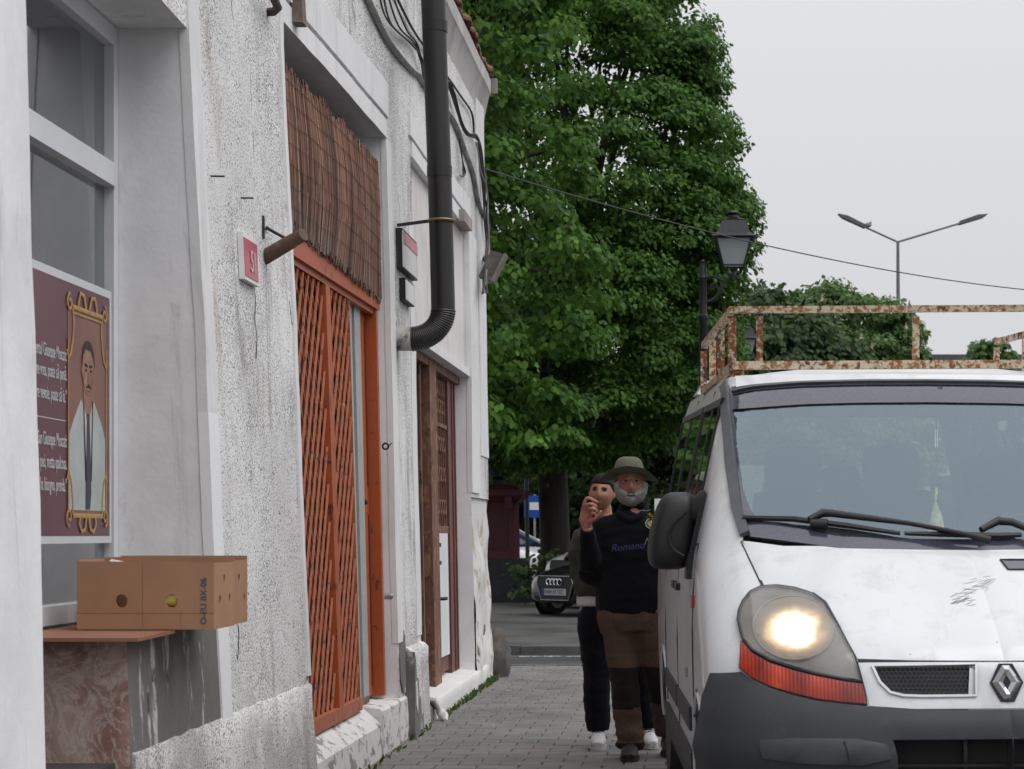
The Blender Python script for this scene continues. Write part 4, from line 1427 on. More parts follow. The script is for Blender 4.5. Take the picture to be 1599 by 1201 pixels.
def crown_leaves(clumps, per, leaf, seed, droop=.7, core=0):
    """leaves hung on domed clumps (x, y, z, r); returns arrays for leaf_mesh"""
    g = np.random.default_rng(seed)
    Cs, Us, Ns, Ss, Ts = [], [], [], [], []
    for (x, y, z, r, ox, oy) in clumps:
        n = max(8, int(per * r * r / .25))
        v = g.normal(0, 1, (n, 3))
        v[:, 2] = np.abs(v[:, 2]) * 1.0 - .30
        v[:, 0] += ox * .6
        v[:, 1] += oy * .6
        v /= np.linalg.norm(v, axis=1, keepdims=True)
        rad = r * (g.random(n) ** .45)
        p = v * rad[:, None] * np.array([1.15, 1.15, .80])
        C = p + np.array([x, y, z])
        U = v * .55 + g.normal(0, .32, (n, 3))
        U[:, 2] -= droop
        N = v + g.normal(0, .35, (n, 3))
        N[:, 2] += .7
        Cs.append(C); Us.append(U); Ns.append(N)
        Ss.append(leaf * g.uniform(.7, 1.25, n))
        Ts.append(np.clip(g.normal(.45, .2, n) + g.normal(0, .10), 0, 1))
    return [np.concatenate(a) for a in (Cs, Us, Ns, Ss, Ts)]

def shell_clumps(ells, n, r0, r1, seed, inner=.25, front=None):
    """clump centres spread over the outside of a union of ellipsoids"""
    g = random.Random(seed)
    out = []
    tries = 0
    areas = [e[3] * e[5] for e in ells]
    while len(out) < n and tries < n * 40:
        tries += 1
        e = g.choices(ells, areas)[0]
        a, q = g.uniform(0, 2 * PI), g.uniform(-1, 1)
        if front is not None and math.sin(a) > front:       # thin out the side nobody sees
            if g.random() < .75:
                continue
        s = math.sqrt(1 - q * q)
        k = 1.0 if g.random() > inner else g.uniform(.45, .92)
        dx, dy, dz = s * math.cos(a), s * math.sin(a), q
        k *= g.uniform(.92, 1.06)
        p = (e[0] + e[3] * dx * k, e[1] + e[4] * dy * k, e[2] + e[5] * dz * k)
        inside = False
        for f in ells:
            if f is e:
                continue
            if ((p[0] - f[0]) / f[3]) ** 2 + ((p[1] - f[1]) / f[4]) ** 2 + ((p[2] - f[2]) / f[5]) ** 2 < .55:
                inside = True
        if inside and g.random() < .85:
            continue
        out.append((*p, g.uniform(r0, r1), dx, dy))
    return out

def trunk_mesh(base, h, r, limbs, seed, lean_=(0, 0)):
    g = random.Random(seed)
    mb = MB()
    b = Vector(base)
    pts, rr = [], []
    for i in range(9):
        t = i / 8
        pts.append(b + Vector((lean_[0] * t + .06 * math.sin(t * 5 + seed), lean_[1] * t + .06 * math.cos(t * 4), h * t)))
        rr.append(r * (1.5 - .9 * min(1, t * 6) if t < .17 else .98 - .6 * t))
    rr[0] = r * 1.45
    mb.tube(pts, rr, 12)
    for (tx, ty, tz) in limbs:
        t0 = g.uniform(.35, .8)
        s = pts[int(t0 * 8)]
        e_ = Vector((tx, ty, tz))
        m1 = s.lerp(e_, .4) + Vector((0, 0, .4))
        mb.tube(smooth_pts([s, m1, e_], 4), [r * .38 * (1 - .8 * i / 8) for i in range(9)], 6)
    return mb

def tree(name, label, base, h, r, ells, nclump, r0, r1, per, leaf, mat, seed, front=None, inner=.25, droop=.7, group=None):
    root = thing(name, label, 'tree', base, group)
    g = random.Random(seed)
    cl = shell_clumps(ells, nclump, r0, r1, seed, inner, front)
    limbs = [c[:3] for c in g.sample(cl, min(16, len(cl)))]
    obj('trunk', trunk_mesh(base, h, r, limbs, seed), M['bark'], root, smooth=60)
    C, U, N, S, T = crown_leaves(cl, per, leaf, seed, droop)
    leaf_mesh('crown', C, U, N, S, mat, root, T, kind='stuff')
    return root

# big lime beside the monument: tall dome, right edge against the sky
tree('lime_tree', 'tall dense lime tree behind the two people, its edge against the sky beside the lantern', (-2.72, 38, 0), 8, .36,
     [(-2.9, 37.5, 8.0, 3.55, 3.9, 5.2), (-2.7, 37, 5.2, 3.4, 3.5, 2.7), (-3.2, 37.5, 12.4, 2.4, 3, 3.4), (-.55, 36.6, 7.0, 1.35, 1.9, 1.7), (-.75, 36.5, 4.7, 1.4, 1.9, 1.5), (-1.2, 37, 9.9, 1.3, 1.9, 1.6)],
     900, .38, .62, 250, .090, M['leaf_deep'], 21, front=.35, inner=.32)
# nearer lime against the house corner, larger leaves
tree('lime_tree', 'bright green lime tree whose hanging branches brush the corner of the white house', (-4.6, 27.5, 0), 7, .3,
     [(-3.3, 27, 7.4, 1.75, 2, 3.0), (-3.0, 26.6, 4.4, 1.75, 1.8, 1.9), (-2.7, 26.3, 2.9, .95, 1.2, .9), (-4.2, 28, 10.2, 2.2, 2.2, 2.6), (-4.9, 28, 6, 2.2, 2.2, 3)],
     480, .30, .48, 190, .098, M['leaf_lime'], 33, front=.4, inner=.25, droop=.95)
# trees of the park behind
tree('park_tree', 'leafy dark tree filling the gap behind the tall lime and the old lantern', (1.6, 55, 0), 5, .3,
     [(2.0, 55, 5.4, 2.6, 2.4, 2.6), (.2, 55, 4.0, 2.2, 2, 2.6), (3.1, 55, 3.6, 1.9, 2, 2.4)], 210, .5, .8, 60, .19, M['leaf_far'], 41, front=.3)
ch = tree('chestnut_tree', 'flowering horse chestnut tree behind the roof rack, against the grey sky', (4.6, 62, 0), 5, .35,
     [(4.4, 62, 6.0, 2.9, 2.6, 3.0), (6.2, 61.5, 5.2, 1.6, 2, 2.2), (3.0, 62.5, 5.6, 1.9, 2, 2.3), (5.2, 61, 7.3, 1.7, 1.6, 1.8), (6.8, 62, 4.0, 1.0, 1.5, 1.3)], 380, .40, .62, 150, .15, M['leaf_chestnut'], 47, front=.35)
bl = simple('chestnut_blossom', (.42, .34, .29), .8, 0, .3, 9)
g_ = random.Random(5)
for (x, y_) in ((1304, 503), (1240, 523), (1252, 531), (1345, 530), (1415, 515), (1361, 546), (1442, 541), (1283, 470), (1390, 470), (1330, 455), (1420, 480)):
    mb = MB()
    p = PX(x, y_, 58.8)
    for q in range(16):
        t = q / 15
        mb.ellipsoid(p + Vector((g_.uniform(-.05, .05) * (1 - t), g_.uniform(-.06, .06), .20 * t)), .04 * (1.1 - t), .04, .04, 6, 4)
    obj('blossom', mb, bl, ch, smooth=60)
tree('park_tree', 'added dark tree blocking horizon light behind the black parked car', (-3.4, 60, 0), 5, .35,
     [(-3.5, 60, 6, 4.2, 2.5, 4.4), (-.2, 58, 3.4, 3.4, 2.2, 3.0), (-8, 62, 6, 4, 2.5, 5)], 260, .8, 1.2, 40, .3, M['leaf_far'], 53, front=.1)  # added to block horizon light and keep the space under the crowns dark
# hedge added near black to paint the deep shade under the crowns
hc = []
for i in range(150):
    hc.append((g_.uniform(-6.0, 4.2), g_.uniform(47.5, 49), g_.uniform(.3, 2.5), g_.uniform(.4, .65), 0, -1))
C, U, N, S, T = crown_leaves(hc, 70, .16, 3)
hd = thing('backdrop', 'added near black hedge standing under the trees behind the parked cars', 'backdrop', (0, 48.4, 0))
leaf_mesh('foliage', C, U, N, S, mat_leaf('shade_leaf', (.004, .009, .003), (.016, .030, .009), .15, .02), hd, T * .6, kind='stuff')
obj('branches', MB().box(-5.9, 4.1, 48.1, 48.9, 0, 2.3), M['bark'], hd)  # solid block inside the added foliage, keeping it opaque
# shrub beside the black car
sc_ = [(-2.75 + g_.uniform(-.45, .35), 35.2 + g_.uniform(-.3, .3), .2 + g_.random() * .75, .24, 0, -1) for i in range(20)]
C, U, N, S, T = crown_leaves(sc_, 90, .11, 9)
sh = thing('shrub', 'small green shrub between the red monument and the black car', 'shrub', (-2.75, 35.2, 0))
leaf_mesh('foliage', C, U, N, S, M['leaf_far'], sh, T)
st = MB()
for i in range(8):
    st.tube([(-2.75, 35.2, 0), (-2.75 + g_.uniform(-.3, .3), 35.2 + g_.uniform(-.2, .2), .7)], [.02, .008], 5)
obj('stems', st, M['bark'], sh)
# low bush on the right skyline
bc = [(13.2 + g_.uniform(-.9, .9), 84 + g_.uniform(-.5, .5), 9.1 + g_.uniform(-.9, .5), .45, 0, -1) for i in range(22)]
bc += [(13.2 + g_.uniform(-1, 1), 84 + g_.uniform(-.5, .5), g_.uniform(3, 8.4), .6, 0, -1) for i in range(40)]
C, U, N, S, T = crown_leaves(bc, 50, .28, 19)
bt_ = thing('round_tree', 'small round tree in front of the long grey building at the right', 'tree', (13.2, 84, 0))
leaf_mesh('crown', C, U, N, S, M['leaf_chestnut'], bt_, T, kind='stuff')
obj('trunk', MB().tube([(13.2, 84, 0), (13.2, 84, 5), (13.2, 84, 8)], [.3, .22, .1], 8), M['bark'], bt_)

# ================================================================== FAR BUILDINGS
fb = thing('long_building', 'long pale grey building with a dark flat roof edge far behind the van', 'building', (24, 100, 0))
fbm = simple('grey_render_far', (.30, .285, .285), .9, 0, .08, .6)
obj('wall', MB().box(10.5, 48, 100, 112, 0, 10.2), fbm, fb)
obj('roof', MB().box(10.1, 48.4, 99.6, 112.4, 10.2, 10.65), simple('dark_roof', (.085, .082, .085), .8), fb)
for i in range(7):
    obj('chimney', MB().box(12 + i * 3.1, 12.5 + i * 3.1, 101, 101.6, 10.65, 10.95), fbm, fb)
gw = simple('far_window', (.04, .045, .05), .2)
for i in range(14):
    for z in (1.5, 4.6, 7.6):
        wf = obj('window', MB().box(12 + i * 2.5, 13.3 + i * 2.5, 99.95, 100.0, z, z + 1.6), gw, fb)
for k_, (x0, x1, y_, h, lab, roofc) in enumerate(((-16, -3.2, 76, 6.0, 'low brick coloured house glimpsed under the trees beyond the white car', (.16, .09, .07)), (-2.6, 9.5, 92, 5.5, 'pale house far behind the trees, hidden by the roof rack', (.12, .10, .095)))):
    hb = thing('far_house', lab, 'house', ((x0 + x1) / 2, y_, 0))
    obj('wall', MB().box(x0, x1, y_, y_ + 9, 0, h), simple('far_wall', (.26, .24, .23), .9, 0, .1, .7), hb)
    obj('roof', MB().prism([(x0 - .4, y_ - .5, h), (x0 - .4, y_ + 9.5, h), (x0 - .4, y_ + 4.5, h + 2.6)], (x1 - x0 + .8, 0, 0)), simple('far_tiles', roofc, .9, 0, .2, 2), hb)
    for i in range(5):
        wf = obj('window', MB().box(x0 + 1 + i * 2.2, x0 + 2.1 + i * 2.2, y_ - .05, y_, 1.1, 2.7), M['pvc_grey'], hb)
        obj('pane', MB().box(x0 + 1.08 + i * 2.2, x0 + 2.02 + i * 2.2, y_ - .07, y_ - .05, 1.18, 2.62), gw, wf)

# ================================================================== MONUMENT, SIGN, LAMPS
mo = thing('monument_pedestal', 'dark red square pedestal with a moulded cap on a black stone base', 'monument', (-3.72, 37.4, 0))
red = simple('red_stone', (.085, .018, .018), .7, 0, .15, 5)
blk = simple('black_stone', (.018, .02, .024), .35, 0, .3, 6)
cx, cy = -3.80, 37.4
def sq(hw, z0, z1, m, nm, hw2=None):
    hw2 = hw2 or hw
    mb = MB().add([(cx - hw, cy - hw, z0), (cx + hw, cy - hw, z0), (cx + hw, cy + hw, z0), (cx - hw, cy + hw, z0), (cx - hw2, cy - hw2, z1), (cx + hw2, cy - hw2, z1), (cx + hw2, cy + hw2, z1), (cx - hw2, cy + hw2, z1)],
                  [(3, 2, 1, 0), (4, 5, 6, 7), (0, 1, 5, 4), (1, 2, 6, 5), (2, 3, 7, 6), (3, 0, 4, 7)])
    return obj(nm, mb, m, mo)
sq(.72, 0, .42, blk, 'base'); sq(.60, .42, .80, blk, 'base'); sq(.56, .80, .84, blk, 'base')
sq(.42, .84, 1.92, red, 'shaft', .40); sq(.44, 1.92, 2.05, red, 'cap', .56); sq(.58, 2.05, 2.16, red, 'cap'); sq(.5, 2.16, 2.26, red, 'cap', .4)
for s_ in (-1, 1):
    obj('corbel', MB().box(cx + s_ * .28 - .07, cx + s_ * .28 + .07, cy - .55, cy - .41, 1.80, 2.04), red, mo)
obj('inset', MB().box(cx - .26, cx + .26, cy - .425, cy - .40, 1.0, 1.75), simple('red_stone_dark', (.06, .014, .014), .7), mo)
obj('column', MB().lathe((cx, cy, 2.26), [(.24, 0), (.24, .1), (.18, .16), (.15, 2.4)], 16), M['iron'], mo, smooth=40)

ps = thing('parking_sign', 'blue square road sign on a thin grey post under the trees', 'sign', (-3.72, 46, 0))
c = PX(835, 795, 46)
obj('post', MB().tube([(c.x, 46, 0), (c.x, 46, c.z + .35)], .03, 8), M['zinc'], ps)
obj('panel', MB().box(c.x - .25, c.x + .25, 45.93, 45.96, c.z - .2, c.z + .32), simple('sign_blue', (.01, .07, .38), .4, 0, .05), ps)
obj('symbol', MB().box(c.x - .12, c.x + .12, 45.922, 45.93, c.z - .02, c.z + .16), M['white_panel'], ps)
obj('post_dark', MB().tube([PX(824, 895, 41), PX(822, 740, 41)], .045, 8), M['iron'], None)
tag(bpy.data.objects['post_dark'], 'thin black iron post standing between the monument and the white car', 'post')
bpy.data.objects['post_dark'].name = 'iron_post'

def mat_frosted():
    k = NM('lantern_glass')
    k.color((.62, .66, .67)).set(Roughness=.35)
    tl = k.n('ShaderNodeBsdfTranslucent'); tl.inputs['Color'].default_value = (.75, .80, .80, 1)
    tr = k.n('ShaderNodeBsdfTransparent'); tr.inputs['Color'].default_value = (.85, .9, .9, 1)
    a = k.n('ShaderNodeMixShader'); a.inputs[0].default_value = .5
    b = k.n('ShaderNodeMixShader'); b.inputs[0].default_value = .25
    k.l(k.b.outputs[0], a.inputs[1]); k.l(tl.outputs[0], a.inputs[2])
    k.l(a.outputs[0], b.inputs[1]); k.l(tr.outputs[0], b.inputs[2])
    k.l(b.outputs[0], k.out.inputs['Surface'])
    return k.m
lamp_glass = mat_frosted()
def lantern(px, ytop, d, label):
    root = thing('street_lantern', label, 'street lamp', (PX(px, 0, d).x, d, 0), 'old iron lanterns')
    x0 = PX(px, 0, d).x
    zt = PX(px, ytop, d).z                                     # top of the post finial
    mb = MB().lathe((x0, d, 0), [(.16, 0), (.16, .5), (.10, .6), (.085, 1.2), (.07, 1.25), (.058, zt - .9), (.075, zt - .88), (.075, zt - .82), (.055, zt - .8), (.05, zt - .3), (.07, zt - .27), (.05, zt - .22), (.05, zt - .12), (.02, zt - .06), (.035, zt - .03), (.0, zt)], 14)
    obj('post', mb, M['iron'], root, smooth=40)
    lx = x0 + .44
    ar = MB()
    ar.tube(smooth_pts([(x0, d, zt - .62), (x0 + .12, d, zt - .60), (x0 + .24, d, zt - .48), (x0 + .32, d, zt - .32), (lx, d, zt - .27), (lx + .10, d, zt - .29)], 5), .024, 8)
    ar.tube(smooth_pts([(x0, d, zt - .27), (x0 + .15, d, zt - .25), (x0 + .24, d, zt - .30), (x0 + .32, d, zt - .32)], 4), .017, 7)
    ar.tube([(x0 + .15 + .055 * (1 - t / 20) * math.cos(t * .75), d, zt - .40 + .055 * (1 - t / 20) * math.sin(t * .75)) for t in range(17)], .011, 6)
    obj('bracket', ar, M['iron'], root, smooth=50)
    zb = zt - .27
    obj('neck', MB().lathe((lx, d, zb), [(.03, -.05), (.045, 0), (.03, .05), (.03, .09), (.06, .12), (.0, .125)], 12), M['iron'], root, smooth=40)
    z0, z1 = zb + .17, zb + .56                                  # glass
    r0, r1 = .15, .255
    lan = thing('lantern', None, None, (lx, d, z0))
    setp(lan, root)
    q = [(-1, -1), (1, -1), (1, 1), (-1, 1)]
    for i in range(4):
        a, b = q[i], q[(i + 1) % 4]
        f = .96
        mbp = MB().prism([(lx + a[0] * r0 * f, d + a[1] * r0 * f, z0), (lx + b[0] * r0 * f, d + b[1] * r0 * f, z0), (lx + b[0] * r1 * f, d + b[1] * r1 * f, z1), (lx + a[0] * r1 * f, d + a[1] * r1 * f, z1)], ((a[0] + b[0]) * -.002, (a[1] + b[1]) * -.002, 0))
        obj('pane', mbp, lamp_glass, lan)
        fb_ = MB()
        fb_.bar((lx + a[0] * r0, d + a[1] * r0, z0), (lx + a[0] * r1, d + a[1] * r1, z1), .022, .022, (1, 0, 0))
        fb_.bar((lx + a[0] * r0, d + a[1] * r0, z0), (lx + b[0] * r0, d + b[1] * r0, z0), .022, .022)
        fb_.bar((lx + a[0] * r1, d + a[1] * r1, z1), (lx + b[0] * r1, d + b[1] * r1, z1), .03, .03)
        obj('frame', fb_, M['iron'], lan)
        obj('stay', MB().tube(smooth_pts([(lx + .03 * a[0], d + .03 * a[1], zb + .02), (lx + a[0] * .11, d + a[1] * .11, zb + .08), (lx + a[0] * r0, d + a[1] * r0, z0)], 4), .009, 6), M['iron'], lan)
    k = math.sqrt(2)
    hood = MB().lathe((lx, d, z1), [(.31 * k, 0), (.32 * k, .012), (.235 * k, .075), (.165 * k, .26), (.17 * k, .275), (.12 * k, .29)], 4, rot0=PI / 4)
    hood.lathe((lx, d, z1 + .29), [(.11, 0), (.13, .01), (.075, .035), (.06, .07), (.095, .085), (.095, .10), (.03, .125), (.0, .13)], 14)
    obj('hood', hood, M['iron'], lan, smooth=30)
    obj('bulb', MB().ellipsoid((lx, d, z0 + .17), .05, .05, .09, 12, 8), M['white_panel'], lan, smooth=60)
    return root
lantern(1098, 405, 28, 'large black lantern on a scrolled bracket in front of the tall lime tree')
lantern(1139, 548, 50, 'smaller far lantern seen through the front bars of the roof rack')

sl = thing('street_light', 'tall grey double armed street light with two flat heads', 'street lamp', (PX(1402, 0, 70).x, 70, 0))
x0 = PX(1402, 0, 70).x
zt = PX(0, 378, 70).z
galv = simple('galvanised', (.16, .165, .175), .5, .5, .1, 3)
obj('pole', MB().tube([(x0 + .05, 70, 0), (x0 + .03, 70, zt * .5), (x0, 70, zt)], [.13, .10, .055], 10), galv, sl, smooth=60)
for s_, (tx, ty) in ((-1, (1312, 337)), (1, (1538, 337))):
    tip = PX(tx, ty, 70)
    base = Vector((x0, 70, zt))
    knee = base.lerp(tip, .62)
    obj('arm', MB().tube([base - Vector((0, 0, .1)), base, tip.lerp(base, .12)], [.05, .04, .035], 8), galv, sl, smooth=60)
    dv = (tip - base).normalized()
    up = Vector((-dv.z * s_, 0, dv.x * s_))
    hd_ = MB().prism([tip + dv * .1 + up * .02, tip - dv * .25 + up * .1, tip - dv * .95 + up * .07, tip - dv * 1.0 - up * .05, tip - dv * .1 - up * .05], (0, .34, 0))
    hd_.v = [(p[0], p[1] - .17, p[2]) for p in hd_.v]
    obj('lamp_head', hd_, simple('lamp_grey', (.10, .10, .105), .5), sl)
    if s_ < 0:
        bd_ = MB().ellipsoid(base.lerp(tip, .52) + Vector((0, 0, .12)), .14, .07, .09, 10, 6).ellipsoid(base.lerp(tip, .52) + Vector((.09, 0, .20)), .05, .05, .05, 8, 5)
        bo_ = obj('pigeon', bd_, simple('pigeon_grey', (.20, .20, .22), .8), None, smooth=60)
        tag(bo_, 'grey pigeon perched on the arm of the double street light', 'bird')

# ================================================================== PARKED CARS
M['car_glass'] = simple('car_glass', (.01, .012, .013), .05)
M['chrome'] = simple('chrome', (.62, .63, .65), .12, 1.0, .05)
M['lamp_clear'] = simple('lamp_clear', (.45, .47, .5), .12, .4, .15, 30)
def carpaint(name, c, rough=.25):
    k = NM(name)
    k.color(k.mix(k.noise(3, 3), tuple(x * .92 for x in c), tuple(min(1, x * 1.05) for x in c)))
    k.set(Roughness=rough, Coat_Weight=.6, Coat_Roughness=.06)
    return k.m
def car(name, label, pos, yaw, paint, scale=1.0, suv=0.0, plate=None, rings=False, blackgrille=True):
    """saloon / hatch: nose at y=0 of its own axes, facing -y"""
    root = thing(name, label, 'car', pos, 'cars parked beyond the road')
    T = Matrix.Translation(Vector(pos)) @ Matrix.Rotation(yaw, 4, 'Z') @ Matrix.Scale(scale, 4)
    def put(nm, mb, m, par=root, smooth=None):
        mb.v = [tuple(T @ Vector(p)) for p in mb.v]
        return obj(nm, mb, m, par, smooth=smooth)
    st_ = [(0.0, .55, .50 + suv, .30), (.04, .70, .64 + suv, .24), (.18, .83, .72 + suv, .22), (.5, .89, .80 + suv, .20), (1.1, .91, .92 + suv, .2), (1.5, .91, .97 + suv, .2), (2.6, .91, .98 + suv, .2), (3.7, .90, .99 + suv, .2), (4.15, .86, .96 + suv, .25), (4.32, .78, .85 + suv, .32), (4.36, .6, .6 + suv, .4)]
    rings_, n = [], 28
    for (b, hw, zt_, zb_) in st_:
        zc, hz = (zt_ + zb_) / 2, (zt_ - zb_) / 2
        r_ = []
        for j in range(n):
            a = 2 * PI * j / n
            c_, s_ = math.cos(a), math.sin(a)
            e_ = 2 / 4.2
            x = hw * abs(c_) ** e_ * (1 if c_ >= 0 else -1)
            z = zc + hz * abs(s_) ** e_ * (1 if s_ >= 0 else -1)
            x *= 1 - .06 * max(0, (z - .6) / .4)
            bb = b + (.30 * (abs(x) / .9) ** 2.5 if b < .6 else 0) * (1 - b / .6 if b < .6 else 0)
            r_.append((x, bb, z))
        rings_.append(r_)
    mb = MB()
    v = [p for r_ in rings_ for p in r_]
    fs = [(i * n + j, i * n + (j + 1) % n, (i + 1) * n + (j + 1) % n, (i + 1) * n + j) for i in range(len(st_) - 1) for j in range(n)]
    fs += [tuple(range(n)), tuple((len(st_) - 1) * n + j for j in reversed(range(n)))]
    mb.add(v, fs)
    put('body', mb, paint, smooth=50)
    gh = MB()
    gs = [(1.15, .70, .0), (1.95, .62, .43), (2.4, .61, .49), (3.2, .60, .46), (3.75, .60, .34), (4.15, .68, .0)]
    v = []
    for (b, hw, h) in gs:
        v += [(-hw - .14 * (1 - h / .5), b, .93 + suv), (-hw, b, .93 + suv + max(h, .02)), (hw, b, .93 + suv + max(h, .02)), (hw + .14 * (1 - h / .5), b, .93 + suv)]
    fs = [(i * 4 + j, i * 4 + j + 1, i * 4 + 5 + j, i * 4 + 4 + j) for i in range(len(gs) - 1) for j in range(3)]
    gh.add(v, fs + [(0, 1, 2, 3), (23, 22, 21, 20)])
    put('windows', gh, M['car_glass'], smooth=30)
    rf_ = MB()
    v = []
    for (b, hw, h) in gs[1:5]:
        v += [(-hw - .015, b, .94 + suv + h - .03), (-hw * .8, b, .95 + suv + h + .012), (hw * .8, b, .95 + suv + h + .012), (hw + .015, b, .94 + suv + h - .03)]
    rf_.add(v, [(i * 4 + j, i * 4 + j + 1, i * 4 + 5 + j, i * 4 + 4 + j) for i in range(3) for j in range(3)])
    for s_ in (-1, 1):
        for (a, b) in (((s_ * .80, 1.15, .95 + suv), (s_ * .63, 1.95, 1.36 + suv)), ((s_ * .70, 2.55, .95 + suv), (s_ * .62, 2.55, 1.41 + suv)), ((s_ * .78, 4.1, .95 + suv), (s_ * .62, 3.72, 1.28 + suv))):
            rf_.bar(a, b, .06, .05, (s_, 0, 0))
    put('roof', rf_, paint, smooth=40)
    for s_ in (-1, 1):
        for b in (.85, 3.5):
            w_ = put('wheel', MB().lathe((s_ * .80, b, .31), [(.20, -.1), (.31, -.09), (.32, 0), (.31, .09), (.22, .1)], 24, 0, 'X'), M['rubber'], smooth=40)
            put('rim', MB().lathe((s_ * .80, b, .31), [(.21, -.108), (.05, -.112), (.05, .112), (.21, .108)], 10, 0, 'X'), M['zinc'], w_)
            put('wheel_arch', MB().lathe((s_ * .885, b, .31), [(.37, -.02), (.37, .014 if s_ > 0 else -.014)], 24, 0, 'X'), M['dark'])
        put('headlight', MB().prism([(s_ * .46, .12, .57 + suv), (s_ * .74, .33, .59 + suv), (s_ * .77, .37, .67 + suv), (s_ * .52, .19, .66 + suv)], (0, -.04, 0.0)), M['lamp_clear'])
        mr = MB().ellipsoid((s_ * .98, 1.5, 1.02 + suv), .12, .07, .085, 10, 8)
        put('door_mirror', mr, paint, smooth=60)
        put('door_handle', MB().box(s_ * .90 - .02, s_ * .90 + .02, 2.3, 2.5, .84 + suv, .87 + suv), M['chrome'])
    gr = MB().prism([(-.36, .03, .70 + suv), (.36, .03, .70 + suv), (.40, .03, .58 + suv), (.30, .03, .28), (-.30, .03, .28), (-.40, .03, .58 + suv)], (0, -.03, 0))
    gro = put('grille', gr, M['rubber'])
    rim = MB()
    pts = [(-.36, -.005, .70 + suv), (.36, -.005, .70 + suv), (.40, -.005, .58 + suv), (.30, -.005, .28), (-.30, -.005, .28), (-.40, -.005, .58 + suv), (-.36, -.005, .70 + suv)]
    rim.tube(pts, .007, 6)
    put('rim_strip', rim, M['zinc'], gro)
    if rings:
        rg_ = MB()
        for i in range(4):
            rg_.tube([(-.12 + .08 * i + .052 * math.cos(a), -.015, .60 + suv + .052 * math.sin(a)) for a in [2 * PI * q / 16 for q in range(17)]], .010, 5, caps=False)
        put('emblem', rg_, M['chrome'], gro)
    if plate:
        pl_ = put('number_plate', MB().box(-.26, .26, -.018, -.008, .36, .47), simple('plate_white', (.42, .43, .45), .5), gro)
        put('plate_band', MB().box(-.26, -.215, -.022, -.016, .36, .47), simple('plate_blue', (.01, .05, .3), .4), gro)
        tm_ = text_mesh(plate, .10, M['rubber'], 'lettering', T @ frame_matrix((-.195, -.0205, .38), (1, 0, 0), (0, 0, 1)), gro, 'LEFT', .0005, sx=.75)
    return root
p1 = PX(872, 955, 31.5)
car('parked_car', 'black parked car with a large chrome rimmed grille and white number plate', (p1.x + .02, 30.35, 0), math.radians(-38), carpaint('black_paint', (.004, .004, .005)), .95, -.02, 'WW 97 TEC', True)
car('parked_car', 'silver parked car partly hidden behind the black car', (p1.x + .0, 33.6, 0), math.radians(-38), carpaint('silver_paint', (.36, .37, .38), .3), 1.0, .16, None)
car('parked_car', 'white car parked side on behind the red pedestal', (-2.75, 43.5, 0), math.radians(62), carpaint('white_paint_far', (.62, .63, .64)), 1.0, .1, None)
# ================================================================== VAN
VNX, VNY, VTH = 1.0126, 6.1, .055
vc, vsn = math.cos(VTH), math.sin(VTH)

def interp(tab, x):
    if x <= tab[0][0]:
        return tab[0][1]
    for (a, fa), (b, fb_) in zip(tab, tab[1:]):
        if x <= b:
            t = (x - a) / (b - a)
            return fa + (fb_ - fa) * t
    return tab[-1][1]

def smooth_tab(tab, n=200):
    """resample a table with a light smoothing"""
    a, b = tab[0][0], tab[-1][0]
    xs = np.linspace(a, b, n)
    ys = np.interp(xs, [t[0] for t in tab], [t[1] for t in tab])
    k = np.array([1, 4, 6, 4, 1]) / 16
    for _ in range(3):
        yp = np.pad(ys, 2, 'edge')
        ys2 = np.convolve(yp, k, 'valid')
        ys2[0], ys2[-1] = ys[0], ys[-1]
        ys = ys2
    return list(zip(xs.tolist(), ys.tolist()))

B0 = smooth_tab([(.20, .14), (.30, .06), (.42, .02), (.60, .0), (.70, .015), (.76, .05), (.88, .085), (.92, .12), (.98, .20), (1.06, .33), (1.14, .47), (1.21, .60), (1.25, .68), (1.34, .80), (1.60, 1.12), (1.90, 1.50), (1.94, 1.58)])
LM = smooth_tab([(.20, .88), (.35, .93), (.70, .945), (1.0, .95), (1.2, .94), (1.3, .918), (1.5, .875), (1.7, .835), (1.85, .80), (1.94, .765)])
DC = smooth_tab([(.20, .42), (.45, .48), (.75, .46), (.95, .55), (1.15, .50), (1.3, .42), (1.6, .38), (1.94, .30)])
NC = smooth_tab([(.20, 2.8), (.75, 2.8), (1.0, 2.5), (1.2, 2.6), (1.35, 3.2), (1.94, 3.4)])
VBR = 4.72
ZTOP = 1.935

def Fb(L, z):
    z = min(max(z, .2), ZTOP)
    lm, n = interp(LM, z), interp(NC, z)
    u = min(abs(L) / lm, .99995)
    return interp(B0, z) + interp(DC, z) * (1 - (1 - u ** n) ** (1 / n))

def rise(b, z):
    t = min(1.0, max(0.0, (z - .9) / .9))
    return .034 * max(0.0, b - 1.6) * t

def W(L, b, z):
    return Vector((VNX - b * vsn - L * vc, VNY + b * vc - L * vsn, z + rise(b, z)))

def ray_van(x, y):
    """picture point -> (L, z) on the nose surface of the van"""
    def at(b):
        Y = VNY + b
        for _ in range(4):
            X = (x - VX) / F * Y
            L = (VNX - b * vsn - X) / vc
            Y = VNY + b * vc - L * vsn
        z = CH - (y - HY) / F * Y
        return L, z
    prev = None
    N = 700
    for i in range(N):
        b = -.2 + 2.6 * i / N
        L, z = at(b)
        if z > ZTOP + .02 or abs(L) > interp(LM, min(max(z, .2), ZTOP)) * 1.004:
            continue
        g = b - Fb(L, z)
        if g >= 0:
            return (L, z)
    L, z = at(1.2)
    lm = interp(LM, min(max(z, .2), ZTOP))
    return (max(-lm, min(lm, L)), z)

